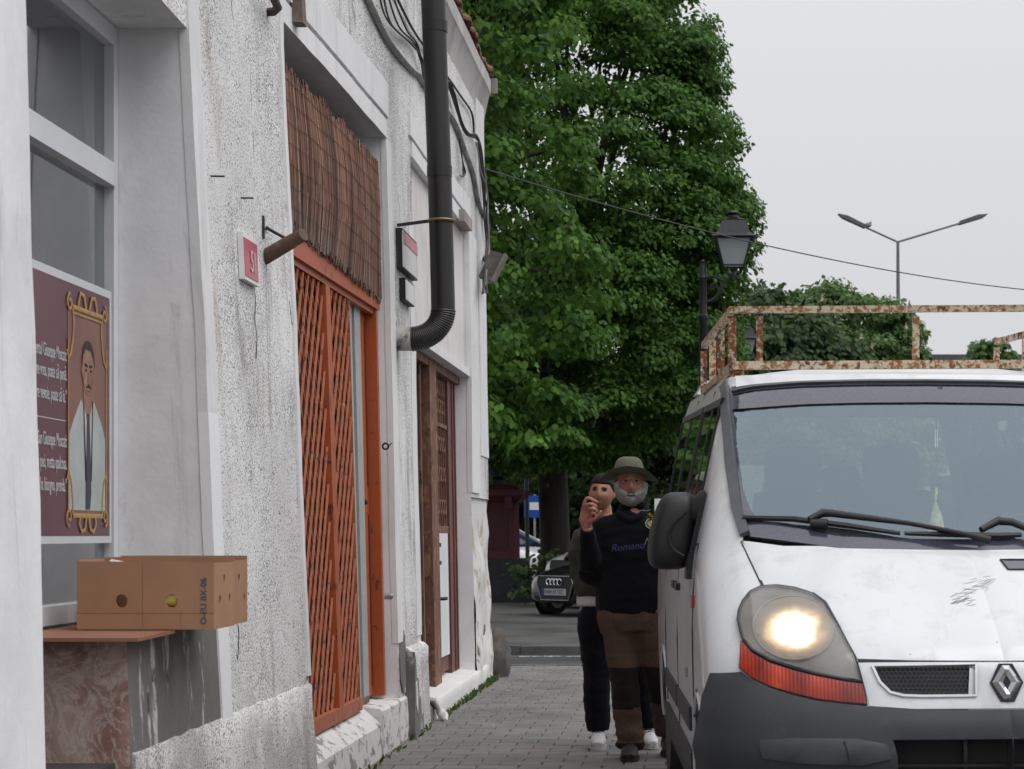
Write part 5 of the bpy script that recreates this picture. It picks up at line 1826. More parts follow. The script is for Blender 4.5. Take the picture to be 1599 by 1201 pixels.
def nrm(L, z):
    e = .004
    p = W(L, Fb(L, z), z)
    a = W(L + e, Fb(L + e, z), z) - W(L - e, Fb(L - e, z), z)
    b = W(L, Fb(L, z + e), z + e) - W(L, Fb(L, z - e), z - e)
    n = a.cross(b).normalized()
    if n.y > 0:
        n = -n
    return n

def trace(px):
    return [ray_van(x, y) for x, y in px]

def densify(poly, step, closed=True):
    out = []
    k = len(poly)
    for i in range(k if closed else k - 1):
        a, b = Vector(poly[i]), Vector(poly[(i + 1) % k])
        n = max(1, int(math.ceil((b - a).length / step)))
        for q in range(n):
            out.append(tuple(a.lerp(b, q / n)))
    if not closed:
        out.append(tuple(poly[-1]))
    return out

def rounded(poly, it=2):
    """corner cutting on a closed outline"""
    for _ in range(it):
        out = []
        k = len(poly)
        for i in range(k):
            a, b = Vector(poly[i]), Vector(poly[(i + 1) % k])
            out += [tuple(a.lerp(b, .25)), tuple(a.lerp(b, .75))]
        poly = out
    return poly

def panel(name, poly, off, th, mats, parent, holes=(), step=.03, lift=None, smooth=35, both=True, edge=.0):
    """sheet with thickness lying on the nose surface; outline in (L, z)"""
    def build(sg):
        p2 = densify(poly, step)
        co = [Vector(p) for p in p2]
        ed = [(i, (i + 1) % len(co)) for i in range(len(co))]
        hl = []
        for h in holes:
            hd_ = densify(h, step)
            s0 = len(co)
            co += [Vector(p) for p in hd_]
            ed += [(s0 + i, s0 + (i + 1) % len(hd_)) for i in range(len(hd_))]
            hl.append(hd_)
        def inside(pt, pl):
            c = False
            j = len(pl) - 1
            for i in range(len(pl)):
                if (pl[i][1] > pt[1]) != (pl[j][1] > pt[1]) and pt[0] < (pl[j][0] - pl[i][0]) * (pt[1] - pl[i][1]) / (pl[j][1] - pl[i][1] + 1e-12) + pl[i][0]:
                    c = not c
                j = i
            return c
        def dist(pt):
            m = 9
            for pl in [p2] + hl:
                for q in pl:
                    d = (q[0] - pt[0]) ** 2 + (q[1] - pt[1]) ** 2
                    if d < m:
                        m = d
            return math.sqrt(m)
        xs, zs = [p[0] for p in p2], [p[1] for p in p2]
        x = min(xs) + step / 2
        while x < max(xs):
            z = min(zs) + step / 2
            while z < max(zs):
                if inside((x, z), p2) and not any(inside((x, z), h) for h in hl) and dist((x, z)) > step * .5:
                    co.append(Vector((x, z)))
                z += step
            x += step
        vo, eo, fo, *_ = delaunay_2d_cdt(co, ed, [], 0, 1e-6)
        keep = []
        for f in fo:
            cxy = [sum(vo[i].x for i in f) / len(f), sum(vo[i].y for i in f) / len(f)]
            if inside(cxy, p2) and not any(inside(cxy, h) for h in hl):
                keep.append(tuple(f))
        n0 = len(vo)
        mb = MB()
        fr, bk = [], []
        for p in vo:
            L, z = p.x * sg, p.y
            n = nrm(L, z)
            o = off + (lift(p.x, p.y) if lift else 0)
            if edge:
                o -= edge * max(0, 1 - dist((p.x, p.y)) / (step * .9)) ** 2
            s = W(L, Fb(L, z), z)
            fr.append(s + n * o)
            bk.append(s + n * (o - th))
        mb.v = [tuple(p) for p in fr + bk]
        cnt = {}
        for f in keep:
            for a, b in zip(f, f[1:] + f[:1]):
                kk = (min(a, b), max(a, b))
                cnt[kk] = cnt.get(kk, 0) + 1
        mb.f = keep + [tuple(i + n0 for i in reversed(f)) for f in keep] + [(a, b, b + n0, a + n0) for (a, b), c_ in cnt.items() if c_ == 1]
        mb.m = [0] * len(mb.f)
        return obj(name, mb, mats, parent, smooth=smooth)
    o1 = build(1)
    if both:
        build(-1)
    return o1

def strip(name, px, width, th, off, m, parent, both=True, lz=None):
    """dark line or moulding following the nose surface"""
    pts = densify(lz if lz else trace(px), .03, False)
    for sg in ((1, -1) if both else (1,)):
        mb = MB()
        v = []
        for i, (L, z) in enumerate(pts):
            n = nrm(L * sg, z)
            p = W(L * sg, Fb(L, z), z)
            a, b = pts[max(i - 1, 0)], pts[min(i + 1, len(pts) - 1)]
            t = (W(b[0] * sg, Fb(*b), b[1]) - W(a[0] * sg, Fb(*a), a[1])).normalized()
            s_ = t.cross(n).normalized()
            v += [p + n * off + s_ * width / 2, p + n * off - s_ * width / 2, p + n * (off - th) - s_ * width / 2, p + n * (off - th) + s_ * width / 2]
        k = len(pts)
        fs = [(i * 4 + j, i * 4 + (j + 1) % 4, i * 4 + 4 + (j + 1) % 4, i * 4 + 4 + j) for i in range(k - 1) for j in range(4)]
        fs += [(0, 1, 2, 3), (k * 4 - 1, k * 4 - 2, k * 4 - 3, k * 4 - 4)]
        mb.add(v, fs)
        obj(name, mb, m, parent, smooth=40)

def mat_vanwhite():
    k = NM('van_white')
    b = k.mix(k.noise(2.5, 4), (.60, .61, .63), (.67, .68, .70))
    b = k.mix(k.ramp(k.noise(7, 7, .75, (1, 1, .35), .4), [(.52, 0.0), (.72, .5)]), b, (.36, .35, .335))
    b = k.mix(k.ramp(k.noise(1.3, 4, .6), [(.45, 0.0), (.7, .25)]), b, (.45, .45, .45))
    spot = k.ramp(k.voro(9), [(.0, 1.0), (.035, 1.0), (.05, 0.0)])
    gate_ = k.ramp(k.noise(3.1, 2), [(.60, 0.0), (.62, 1.0)])
    b = k.mix(k.math('MULTIPLY', spot, k.math('MULTIPLY', gate_, .55)), b, (.12, .10, .09))
    k.color(b).set(Roughness=.32, Coat_Weight=.5, Coat_Roughness=.1)
    return k.m
def mat_plastic():
    k = NM('bumper_plastic')
    b = k.mix(k.noise(3, 5, .65), (.026, .028, .033), (.048, .052, .060))
    b = k.mix(k.ramp(k.noise(6, 6, .7, (1, 1, .5)), [(.55, 0.0), (.75, .4)]), b, (.12, .115, .11))
    k.color(b).set(Roughness=.62)
    k.b.inputs['Specular IOR Level'].default_value = .3
    k.bump(k.noise(260, 2), .2, .002)
    return k.m
def mat_windscreen(name, tint, refl, rough=.03):
    k = NM(name)
    k.t.nodes.remove(k.b)
    tr = k.n('ShaderNodeBsdfTransparent')
    tr.inputs['Color'].default_value = (*tint, 1)
    gl = k.n('ShaderNodeBsdfGlossy')
    gl.inputs['Roughness'].default_value = rough
    gl.inputs['Color'].default_value = (.74, .90, 1, 1)
    fr = k.n('ShaderNodeFresnel')
    fr.inputs['IOR'].default_value = 1.52
    # blue-grey diffuse mix puts the milky look of reflected sky into the pane
    df = k.n('ShaderNodeBsdfDiffuse')
    df.inputs['Color'].default_value = (.42, .48, .52, 1)
    m1 = k.n('ShaderNodeMixShader')
    m1.inputs[0].default_value = .05
    k.l(tr.outputs[0], m1.inputs[1]); k.l(df.outputs[0], m1.inputs[2])
    mx = k.n('ShaderNodeMixShader')
    ge = k.n('ShaderNodeNewGeometry')
    k.l(k.math('MULTIPLY', k.math('SUBTRACT', 1.0, ge.outputs['Backfacing']), k.math('MINIMUM', k.math('ADD', k.math('MULTIPLY', fr.outputs[0], 1.3), refl), 1.0)), mx.inputs[0])
    k.l(m1.outputs[0], mx.inputs[1]); k.l(gl.outputs[0], mx.inputs[2])
    k.l(mx.outputs[0], k.out.inputs['Surface'])
    return k.m
M['van'] = mat_vanwhite()
M['plastic'] = mat_plastic()
M['black_plastic'] = simple('black_plastic', (.0095, .0095, .011), .5, 0, .2, 20)
M['seal'] = simple('grey_seal', (.075, .078, .09), .5, 0, .15, 20)
M['gap'] = simple('panel_gap', (.008, .008, .016), .7)
M['lining'] = simple('van_lining', (.30, .31, .31), .9)
M['seat'] = simple('seat_cloth', (.014, .017, .02), .95, 0, .3, 40)
M['frit'] = simple('windscreen_border', (.045, .045, .068), .14, 0, .2, 70, 0, 60, .6)
M['vglass'] = mat_windscreen('windscreen_glass', (.92, .98, .97), .08)
M['sideglass'] = mat_glass('side_glass', (.4, .45, .44), .08, .02, .75)

van = thing('delivery_van', 'white panel van with its headlight on, grey bumper and rusty roof rack rails above', 'van', (VNX, VNY, 0))

# outlines traced in picture pixels on the nose surface (right half of the van; mirrored to the other side)
WS_OUT = trace([(1137, 603), (1141, 650), (1148, 720), (1156, 780), (1170, 838)]) + [(.45, 1.252), (.2, 1.247), (0, 1.245)]
WS_OUT += [(0, 1.897), (.25, 1.895), (.5, 1.888), (.68, 1.876)]

# openings in the nose: grille meshes and lower intake
_zt = ray_van(1578, 1036)[1]
GO = trace([(1362, 1041), (1374, 1066), (1390, 1082), (1410, 1087), (1440, 1088), (1523, 1087), (1523, 1036)])
GO = [(L, min(z, _zt - .004)) for L, z in GO]
OPN = trace([(1393, 1156), (1400, 1178), (1404, 1190)])
oz0, oz1 = .455, OPN[0][1]
OP = [(OPN[0][0], oz1), (OPN[1][0], oz1 - .05), (OPN[2][0] , oz0), (-.002, oz0 - .004), (-.002, oz1 + .002)]
FRONT_HOLES = [GO, OP]
# ---- shell: horizontal slices
zs = [.22, .28, .34, .42, .5, .6, .68, .74, .8, .86, .92, .98, 1.04, 1.1, 1.16, 1.22, 1.26] + [1.26 + (ZTOP - 1.26) * i / 16 for i in range(1, 17)]
def slice_pts(z, inset=0.0):
    lm, n, dc, b0 = interp(LM, z), interp(NC, z), interp(DC, z), interp(B0, z)
    pts = []
    K = 26
    for i in range(K + 1):
        t = PI / 2 * i / K
        pts.append((lm * math.sin(t) ** (2 / n), b0 + dc * (1 - max(0.0, math.cos(t)) ** (2 / n))))
    b = b0 + dc
    nb = 34
    for i in range(1, nb + 1):
        pts.append((lm, b + (VBR - .12 - b) * i / nb))
    for i in range(1, 5):
        a = PI / 2 * i / 4
        pts.append((lm - .12 * (1 - math.cos(a)), VBR - .12 + .12 * math.sin(a)))
    for i in range(1, 7):
        pts.append(((lm - .12) * (1 - i / 6), VBR))
    if inset:
        pts = [(max(0, L - inset), b + inset if j <= K else (b if b < VBR - .2 else b - inset)) for j, (L, b) in enumerate(pts)]
    return pts
SLC = [slice_pts(z) for z in zs]
NP = len(SLC[0])
def inpoly(pt, pl):
    c = False
    j = len(pl) - 1
    for i in range(len(pl)):
        if (pl[i][1] > pt[1]) != (pl[j][1] > pt[1]) and pt[0] < (pl[j][0] - pl[i][0]) * (pt[1] - pl[i][1]) / (pl[j][1] - pl[i][1] + 1e-12) + pl[i][0]:
            c = not c
        j = i
    return c
WHEELS = (.86, 3.93)
SIDEWIN = [(1.62, 2.62, 1.30, 1.80), (2.80, 3.62, 1.32, 1.80), (3.70, 4.52, 1.32, 1.80)]
def holed(L, b, z):
    if b > VBR - .05 and abs(L) < .68 and 1.30 < z < 1.87:
        return True
    if L < interp(LM, z) - .02:
        if L < .06 and b < .2 and .46 < z < .66:
            return True
        if b < .6 and any(inpoly((L + i * .02, z + j * .02), pl) for pl in FRONT_HOLES for i in (-1, 0, 1) for j in (-1, 0, 1)):
            return True
        return b < 2.2 and L < .782 and 1.262 < z < 1.888
    if any(a < b < c and d < z < e for a, c, d, e in SIDEWIN):
        return True
    return any((b - wb) ** 2 + (z - .33) ** 2 < .385 ** 2 for wb in WHEELS)
def shell(slc, mat, name, sgn_pair=(1, -1), open_front=False):
    mb = MB()
    for sg in sgn_pair:
        v = [W(L * sg, b, z) for z, sl_ in zip(zs, slc) for (L, b) in sl_]
        fs = []
        for i in range(len(zs) - 1):
            for j in range(NP - 1):
                L = (SLC[i][j][0] + SLC[i][j + 1][0] + SLC[i + 1][j][0] + SLC[i + 1][j + 1][0]) / 4
                b = (SLC[i][j][1] + SLC[i][j + 1][1] + SLC[i + 1][j][1] + SLC[i + 1][j + 1][1]) / 4
                if holed(L, b, (zs[i] + zs[i + 1]) / 2):
                    continue
                if open_front and j < 27 and zs[i] > 1.19:
                    continue
                fs.append((i * NP + j, i * NP + j + 1, (i + 1) * NP + j + 1, (i + 1) * NP + j))
        mb.add(v, fs)
    return obj(name, mb, mat, van, smooth=42)
shell(SLC, M['van'], 'body')
shell([slice_pts(z, .045) for z in zs], M['lining'], 'interior_lining', open_front=True)
# roof skin
rf_ = MB()
top_ = SLC[-1]
K = 26
side = top_[:K + 35]
nn = 9
v = []
for i, (L, b) in enumerate(top_):
    for q in range(nn):
        f = q / (nn - 1)
        Lq = L * (1 - f)
        crown = .062 * (1 - (1 - f) ** 2.2)
        fb_ = b if i > K else b + 0.0
        back = max(0.0, min(1.0, (b - interp(B0, ZTOP)) / .55))
        cr = crown * (1 if i > K else back) + (.0 if i > K else 0)
        v.append((Lq, b, ZTOP + cr))
fr = []
for i in range(len(top_) - 1):
    for q in range(nn - 1):
        fr.append((i * nn + q, i * nn + q + 1, (i + 1) * nn + q + 1, (i + 1) * nn + q))
for sg in (1, -1):
    rf_.add([W(L * sg, b, z) for L, b, z in v], fr)
obj('roof', rf_, M['van'], van, smooth=50)
# front lip of the roof over the windscreen
RL = [(0, 1.905), (.25, 1.903), (.5, 1.897), (.69, 1.884), (.76, 1.87)]
panel('roof_front', [(0, 1.912)] + [(.25, 1.910), (.5, 1.904), (.69, 1.892), (.745, 1.885), (.74, 1.934), (.4, 1.934), (0, 1.934)], .006, .02, M['van'], van, step=.03)
strip('windscreen_seal', None, .014, .012, .012, M['seal'], van, lz=[(0, 1.903), (.25, 1.901), (.5, 1.894), (.68, 1.882), (.76, 1.868)])
strip('seal_gap', None, .005, .006, .006, M['gap'], van, lz=[(0, 1.889), (.25, 1.887), (.5, 1.880), (.68, 1.868), (.76, 1.854)])
# spoiler corners at the rear of the roof
mb = MB()
mb.add([W(L, b, z) for b, z in ((4.45, 1.97), (4.84, 1.97)) for L in (-.74, .74)] + [W(L, b, z) for b, z in ((4.45, 2.045), (4.84, 2.035)) for L in (-.70, .70)],
       [(0, 1, 3, 2), (4, 6, 7, 5), (0, 4, 5, 1), (1, 5, 7, 3), (3, 7, 6, 2), (2, 6, 4, 0)])
obj('roof_spoiler', mb, M['van'], van, smooth=30)

# ---- windscreen, its dark border and the pillar mouldings
panel('windscreen', WS_OUT, -.004, .004, M['vglass'], van, step=.06)
WS_IN = trace([(1144, 640), (1150, 700), (1159, 760), (1172, 797), (1186, 813)]) + [(.45, 1.292), (.2, 1.284), (0.0004, 1.282), (.0004, 1.815), (.3, 1.812), (.5, 1.806), (.68, 1.795)]
def border(sg):
    pass
WO = WS_OUT[:]
fr_poly = [p for p in WS_OUT]
# border as one strip polygon: outer edge then back along the inner edge
outer = WS_OUT                     # starts top corner, goes down, along the sill to the middle, then along the top from the middle
io = WS_IN
bottom = outer[:8] + [(0, 1.245)][:0]
panel('windscreen_border', outer[:8] + [(0, 1.282)] + list(reversed(io[:7])) + [io[11]] + [io[10], io[9], (0, 1.815)] + outer[8:], .002, .003, M['frit'], van, step=.035)
strip('pillar_moulding', [(1131, 586), (1135, 650), (1142, 725), (1151, 795), (1164, 836)], .038, .02, .016, M['seal'], van)
strip('pillar_gap', [(1124.5, 584), (1128, 650), (1134, 725), (1144, 795), (1156, 832)], .007, .004, .006, M['gap'], van)

# ---- bonnet
LAMP_TOP = [(1155.5, 973), (1157, 958), (1163, 943), (1174, 929), (1190, 921.5), (1214, 920), (1241.6, 924), (1269, 933), (1287, 948), (1306, 979), (1322, 1008), (1335, 1032), (1346, 1066)]
LAMP_BOT = [(1315, 1061), (1278, 1054), (1241.6, 1045), (1205, 1034), (1177.5, 1019), (1162, 1001)]
IND_BOT = [(1158, 1044), (1177.5, 1060), (1205, 1073), (1241.6, 1084), (1278, 1093), (1315, 1098), (1353, 1101)]
hood_l = trace([(1170, 846), (1158, 845), (1165, 860), (1192, 917), (1216, 915), (1243, 919), (1272, 928), (1291, 944), (1310, 976), (1326, 1006), (1339, 1029)])
hz0 = hood_l[-1][1]
HOOD = hood_l + [(.3, hz0 - .004), (0, hz0 - .006)] + [(0, 1.238), (.3, 1.240), (.55, 1.245)]
panel('bonnet', HOOD, .006, .02, M['van'], van, step=.03, edge=.004, lift=lambda L, z: .010 * math.exp(-((abs(L) - .62 + .5 * (z - .9)) / .06) ** 2) * min(1, max(0, (z - .92) / .1)))
hl = hood_l[1:]
strip('panel_gap', None, .010, .003, .002, M['gap'], van, lz=[hl[0], hl[1], hl[2]])
strip('panel_gap', None, .014, .003, .001, M['gap'], van, lz=[(hl[-1][0], hz0 - .008), (.3, hz0 - .011), (0, hz0 - .013)])
# intake slot, scuffs and flakes on the bonnet
ck = trace([(1562, 876), (1599, 874)])
sp = trace([(1563, 876), (1572, 894)])
zc = (sp[0][1] + sp[1][1]) / 2
sl_ = sp[0][0]
panel('bonnet_slot', [(sl_ - .16, zc - .013), (sl_ - .012, zc - .013), (sl_, zc + .014), (sl_ - .16, zc + .014)], .0075, .004, M['frit'], van, step=.02, both=False)
strip('slot_rim', None, .006, .004, .0105, M['gap'], van, both=False, lz=[(sl_ - .16, zc - .016), (sl_ - .010, zc - .016), (sl_ + .004, zc + .017), (sl_ - .16, zc + .017)])
gs_ = random.Random(3)
sc2 = MB()
def scratch(x0, y0, x1, y1, wd):
    a, b = ray_van(x0, y0), ray_van(x1, y1)
    pts = [a, ((a[0] + b[0]) / 2 + gs_.uniform(-.002, .002), (a[1] + b[1]) / 2), b]
    q = [W(L, Fb(L, z), z) + nrm(L, z) * .0068 for L, z in pts]
    sc2.tube(q, [wd * .4, wd, wd * .3], 4)
for i in range(34):
    t = gs_.random()
    x = 1505 + 52 * t + gs_.gauss(0, 4); y_ = 928 - 26 * t + gs_.gauss(0, 5)
    scratch(x, y_, x + gs_.uniform(-20, -6), y_ + gs_.uniform(-2, 9), .0006)
for i in range(14):
    x = 1482 + gs_.uniform(0, 30); y_ = 944 + gs_.gauss(0, 4)
    scratch(x, y_, x + gs_.uniform(6, 16), y_ + gs_.uniform(-9, -1), .0009)
for (x, y_) in ((1421, 1022), (1556, 1003), (1462, 990), (1398, 905)):
    sc2.ellipsoid(W(*(lambda q: (q[0], Fb(*q), q[1]))(ray_van(x, y_))) - Vector((0, .006, 0)), .003, .002, .003, 6, 4)
obj('paint_scuff', sc2, simple('bare_metal', (.10, .10, .105), .6), van)

# ---- headlight
LP = trace(LAMP_TOP + LAMP_BOT)
hc_ = ray_van(1245, 985)
def mat_reflector():
    k = NM('lamp_reflector')
    k.color(k.ramp(k.noise(9, 4, .6, (1, 1, .5)), [(.3, (.12, .115, .11)), (.7, (.30, .29, .28))])).set(Roughness=.35, Metallic=.35)
    return k.m
hlamp = panel('headlight', LP, .010, .016, mat_reflector(), van, step=.03, both=True)
def mat_cover():
    k = NM('lamp_cover')
    k.t.nodes.remove(k.b)
    tr = k.n('ShaderNodeBsdfTransparent'); tr.inputs['Color'].default_value = (.93, .92, .9, 1)
    gl = k.n('ShaderNodeBsdfGlossy'); gl.inputs['Roughness'].default_value = .12
    df = k.n('ShaderNodeBsdfDiffuse'); df.inputs['Color'].default_value = (.5, .49, .46, 1)
    fr = k.n('ShaderNodeFresnel'); fr.inputs['IOR'].default_value = 1.5
    m1 = k.n('ShaderNodeMixShader')
    k.l(k.ramp(k.noise(6, 5), [(.35, .05), (.75, .28)]), m1.inputs[0])
    k.l(tr.outputs[0], m1.inputs[1]); k.l(df.outputs[0], m1.inputs[2])
    mx = k.n('ShaderNodeMixShader')
    ge = k.n('ShaderNodeNewGeometry')
    k.l(k.math('MULTIPLY', k.math('SUBTRACT', 1.0, ge.outputs['Backfacing']), k.math('MULTIPLY', fr.outputs[0], 1.2)), mx.inputs[0])
    k.l(m1.outputs[0], mx.inputs[1]); k.l(gl.outputs[0], mx.inputs[2])
    k.l(mx.outputs[0], k.out.inputs['Surface'])
    return k.m
def mat_lit():
    """lit bulb seen in its bowl: white hot middle, amber rim"""
    k = NM('lit_bowl')
    tc = k.n('ShaderNodeTexCoord')
    ln = k.n('ShaderNodeVectorMath', operation='LENGTH')
    k.l(tc.outputs['Object'], ln.inputs[0])
    wob_ = k.n('ShaderNodeTexNoise')
    wob_.inputs['Scale'].default_value = 2.2
    wob_.inputs['Detail'].default_value = 3
    k.l(tc.outputs['Object'], wob_.inputs['Vector'])
    r = k.math('ADD', ln.outputs['Value'], k.math('MULTIPLY', k.math('SUBTRACT', wob_.outputs['Fac'], .5), .45))
    k.color((.25, .20, .14)).set(Roughness=.3)
    k.l(k.ramp(r, [(.0, (1, .93, .78)), (.5, (1, .86, .60)), (.72, (.95, .58, .27)), (1.0, (.40, .24, .12))]), k.b.inputs['Emission Color'])
    k.l(k.ramp(r, [(.0, 1.0), (.42, .9), (.62, .28), (.80, .09), (1.0, .03)]), k.b.inputs['Emission Strength'])
    mu = k.math('MULTIPLY', k.ramp(r, [(.0, 1.0), (.48, .8), (.66, .26), (.84, .085), (1.0, .02)]), 4.2)
    k.l(mu, k.b.inputs['Emission Strength'])
    return k.m
lit = mat_lit()
for sg in (1, -1):
    # glowing bowl: a shallow dish with its own centre as origin
    cL, cz_ = ray_van(1241, 984)
    RA, RB = .126, .094
    o3 = W(cL * sg, Fb(cL, cz_), cz_)
    v, fs = [], []
    nu, nv = 40, 10
    ang = math.radians(-10) * sg
    for i in range(nv + 1):
        for j in range(nu):
            r = i / nv
            a = 2 * PI * j / nu
            x, zz = RA * r * math.cos(a), RB * r * math.sin(a)
            L, z = (cL + x * math.cos(ang) - zz * math.sin(ang)) , cz_ + x * math.sin(ang) + zz * math.cos(ang)
            p = W(L * sg, Fb(L, z), z) + nrm(L * sg, z) * .0135
            v.append((p - o3))
    for i in range(nv):
        for j in range(nu):
            fs.append((i * nu + j, i * nu + (j + 1) % nu, (i + 1) * nu + (j + 1) % nu, (i + 1) * nu + j))
    # normalise so that the rim is at length 1 in object space
    S = Matrix.Diagonal((RA, .3, RB, 1))
    mb = MB().add([(p.x / RA, p.y / .30, p.z / RB) for p in v], fs)
    o = obj('bulb_bowl', mb, lit, None, smooth=60)
    o.matrix_world = Matrix.Translation(o3) @ S
    o.parent = van
    o.matrix_parent_inverse = ABS[van.name].inverted()
    ring = []
    for j in range(41):
        a = 2 * PI * j / 40
        x, zz = RA * 1.03 * math.cos(a), RB * 1.03 * math.sin(a)
        L, z = cL + x * math.cos(ang) - zz * math.sin(ang), cz_ + x * math.sin(ang) + zz * math.cos(ang)
        ring.append(W(L * sg, Fb(L, z), z) + nrm(L * sg, z) * .013)
    obj('bowl_rim', MB().tube(ring, .004, 6, caps=False), M['zinc'], van, smooth=60)
panel('headlight_cover', LP, .024, .005, mat_cover(), van, step=.03, edge=.006)
lpo = [LP[i] for i in range(len(LP))]
strip('lamp_seal', None, .009, .02, .018, M['gap'], van, lz=lpo + [lpo[0]])
IP = trace([(1160, 1004)] + [(1176, 1023), (1204, 1038), (1241, 1049), (1278, 1058), (1315, 1065), (1347, 1069)] + list(reversed(IND_BOT)))
def mat_amber():
    k = NM('amber_lens')
    rib = k.n('ShaderNodeTexWave')
    rib.inputs['Scale'].default_value = 26
    rib.inputs['Distortion'].default_value = .6
    k.l(k.coord(), rib.inputs['Vector'])
    b = k.ramp(k.noise(11, 3, .5, (1, .3, .3)), [(.35, (.19, .010, .004)), (.6, (.44, .036, .006)), (.72, (.58, .075, .010))])
    k.color(b).set(Roughness=.3, Coat_Weight=.2)
    k.bump(rib.outputs['Fac'], .25, .004)
    return k.m
panel('indicator', IP, .020, .024, mat_amber(), van, step=.03, edge=.006)
strip('indicator_gap', None, .008, .02, .012, M['gap'], van, lz=IP + [IP[0]])

# ---- grille panel with two mesh openings
gp_l = trace([(1340, 1036), (1349, 1069), (1358, 1103)])
zb_ = ray_van(1578, 1107)[1]
ztp = ray_van(1578, 1036)[1]
panel('grille_panel', [gp_l[0], gp_l[1], gp_l[2], (.3, zb_ - .001), (0, zb_), (0, ztp + .002), (.3, ztp + .002)], .008, .03, M['van'], van, holes=[GO], step=.028, edge=.003)
panel('grille_mesh', GO, -.016, .01, M['black_plastic'], van, step=.04)
hexm = MB()
gz0, gz1 = min(p[1] for p in GO), max(p[1] for p in GO)
gl0, gl1 = min(p[0] for p in GO), max(p[0] for p in GO)
hr = .0085
rowi = 0
z = gz0 + hr
while z < gz1:
    L = gl0 + (hr * .866 if rowi % 2 else 0)
    while L < gl1:
        if inpoly((L, z), GO):
            pts = [(L + hr * .93 * math.sin(a), z + hr * .93 * math.cos(a)) for a in [PI / 3 * q for q in range(7)]]
            hexm.tube([W(a_, Fb(a_, b_), b_) - nrm(a_, b_) * .003 for a_, b_ in pts], .0012, 4, caps=False)
        L += hr * 1.732
    z += hr * 1.5
    rowi += 1
obj('grille_honeycomb', hexm, simple('grille_black', (.03, .03, .034), .35), van, kind='stuff')
strip('grille_rim', None, .008, .01, .013, M['chrome'], van, lz=GO[:6] + [GO[6]])
# maker's emblem: a bevelled diamond ring in a dark hexagon
eL, ez = 0.0, ray_van(1576, 1067)[1]
eo = W(0, Fb(0, ez), ez)
en = nrm(0, ez)
eu = Vector((-vc, -vsn, 0)); ev = en.cross(eu).normalized()
if ev.z < 0: ev = -ev
def E(u, v_, o): return eo + eu * u + ev * v_ + en * o
obj('emblem_ground', MB().prism([E(u, v_, .004) for u, v_ in ((-.054, 0), (-.022, -.062), (.022, -.062), (.054, 0), (.022, .062), (-.022, .062))], en * .010), M['gap'], van)
em = MB()
hexo = [(-.047, 0), (-.012, -.056), (.012, -.056), (.047, 0), (.012, .056), (-.012, .056)]
hexi = [(-.0135, 0), (-.0, -.024), (.0, -.0245), (.0135, 0), (.0, .0245), (-.0, .024)]
hexm_ = [((a + c) / 2, (b + d_) / 2) for (a, b), (c, d_) in zip(hexo, hexi)]
v = [E(u, q, .014) for u, q in hexo] + [E(u, q, .026) for u, q in hexm_] + [E(u, q, .016) for u, q in hexi]
fs = []
for r in range(2):
    for j in range(6):
        fs.append((r * 6 + j, r * 6 + (j + 1) % 6, (r + 1) * 6 + (j + 1) % 6, (r + 1) * 6 + j))
em.add(v, fs)
obj('emblem', em, M['chrome'], van)

# ---- bumper
bt_l = trace([(1358, 1108), (1315, 1103), (1278, 1098), (1241, 1089), (1205, 1078), (1178, 1065), (1158, 1050)])
BMP = [(0, zb_ - .012), (.3, zb_ - .013)] + bt_l + [(.925, .835), (.938, .76), (.939, .60), (.936, .42), (.925, .32), (.90, .24), (.5, .22), (0, .22)]
OP = [(max(L, .001), z) for L, z in OP]
FG = trace([(1200, 1151), (1384, 1155), (1392, 1190), (1206, 1183), (1198, 1168)])
def blift(L, z):
    # rolled top edge, a flatter lower face
    return .030 * min(1, max(0, (zb_ + .10 - z) / .16)) + .016 * math.exp(-((z - .60) / .05) ** 2)
panel('bumper', BMP, .014, .05, M['plastic'], van, holes=[OP], step=.034, lift=blift, edge=.008)
panel('bumper_intake', OP, -.045, .01, M['dark'], van, step=.05)
for q in (.45,):
    z = oz0 + (oz1 - oz0) * q * 1.3
    strip('intake_slat', None, .010, .02, .0, M['black_plastic'], van, lz=[(.38, z), (.0, z)])
for q in (.14,):
    strip('intake_post', None, .012, .02, -.02, M['black_plastic'], van, lz=[(q, oz0), (q, oz1)])
panel('fog_light_blank', rounded(FG, 1), .072, .03, simple('blank_plastic', (.045, .047, .052), .42, 0, .2, 8), van, step=.03, edge=.008)
fgm = [((FG[0][0] * .35 + FG[1][0] * .65), FG[0][1]), ((FG[3][0] * .35 + FG[2][0] * .65), FG[3][1] * .35 + FG[2][1] * .65)]
strip('blank_joint', None, .004, .006, .0735, M['gap'], van, lz=[(fgm[0][0], fgm[0][1] - .008), (fgm[1][0], fgm[1][1] + .012)])
panel('towing_plug', [(.87, .60), (.885, .60), (.885, .57), (.87, .57)], .052, .004, M['gap'], van, step=.03)

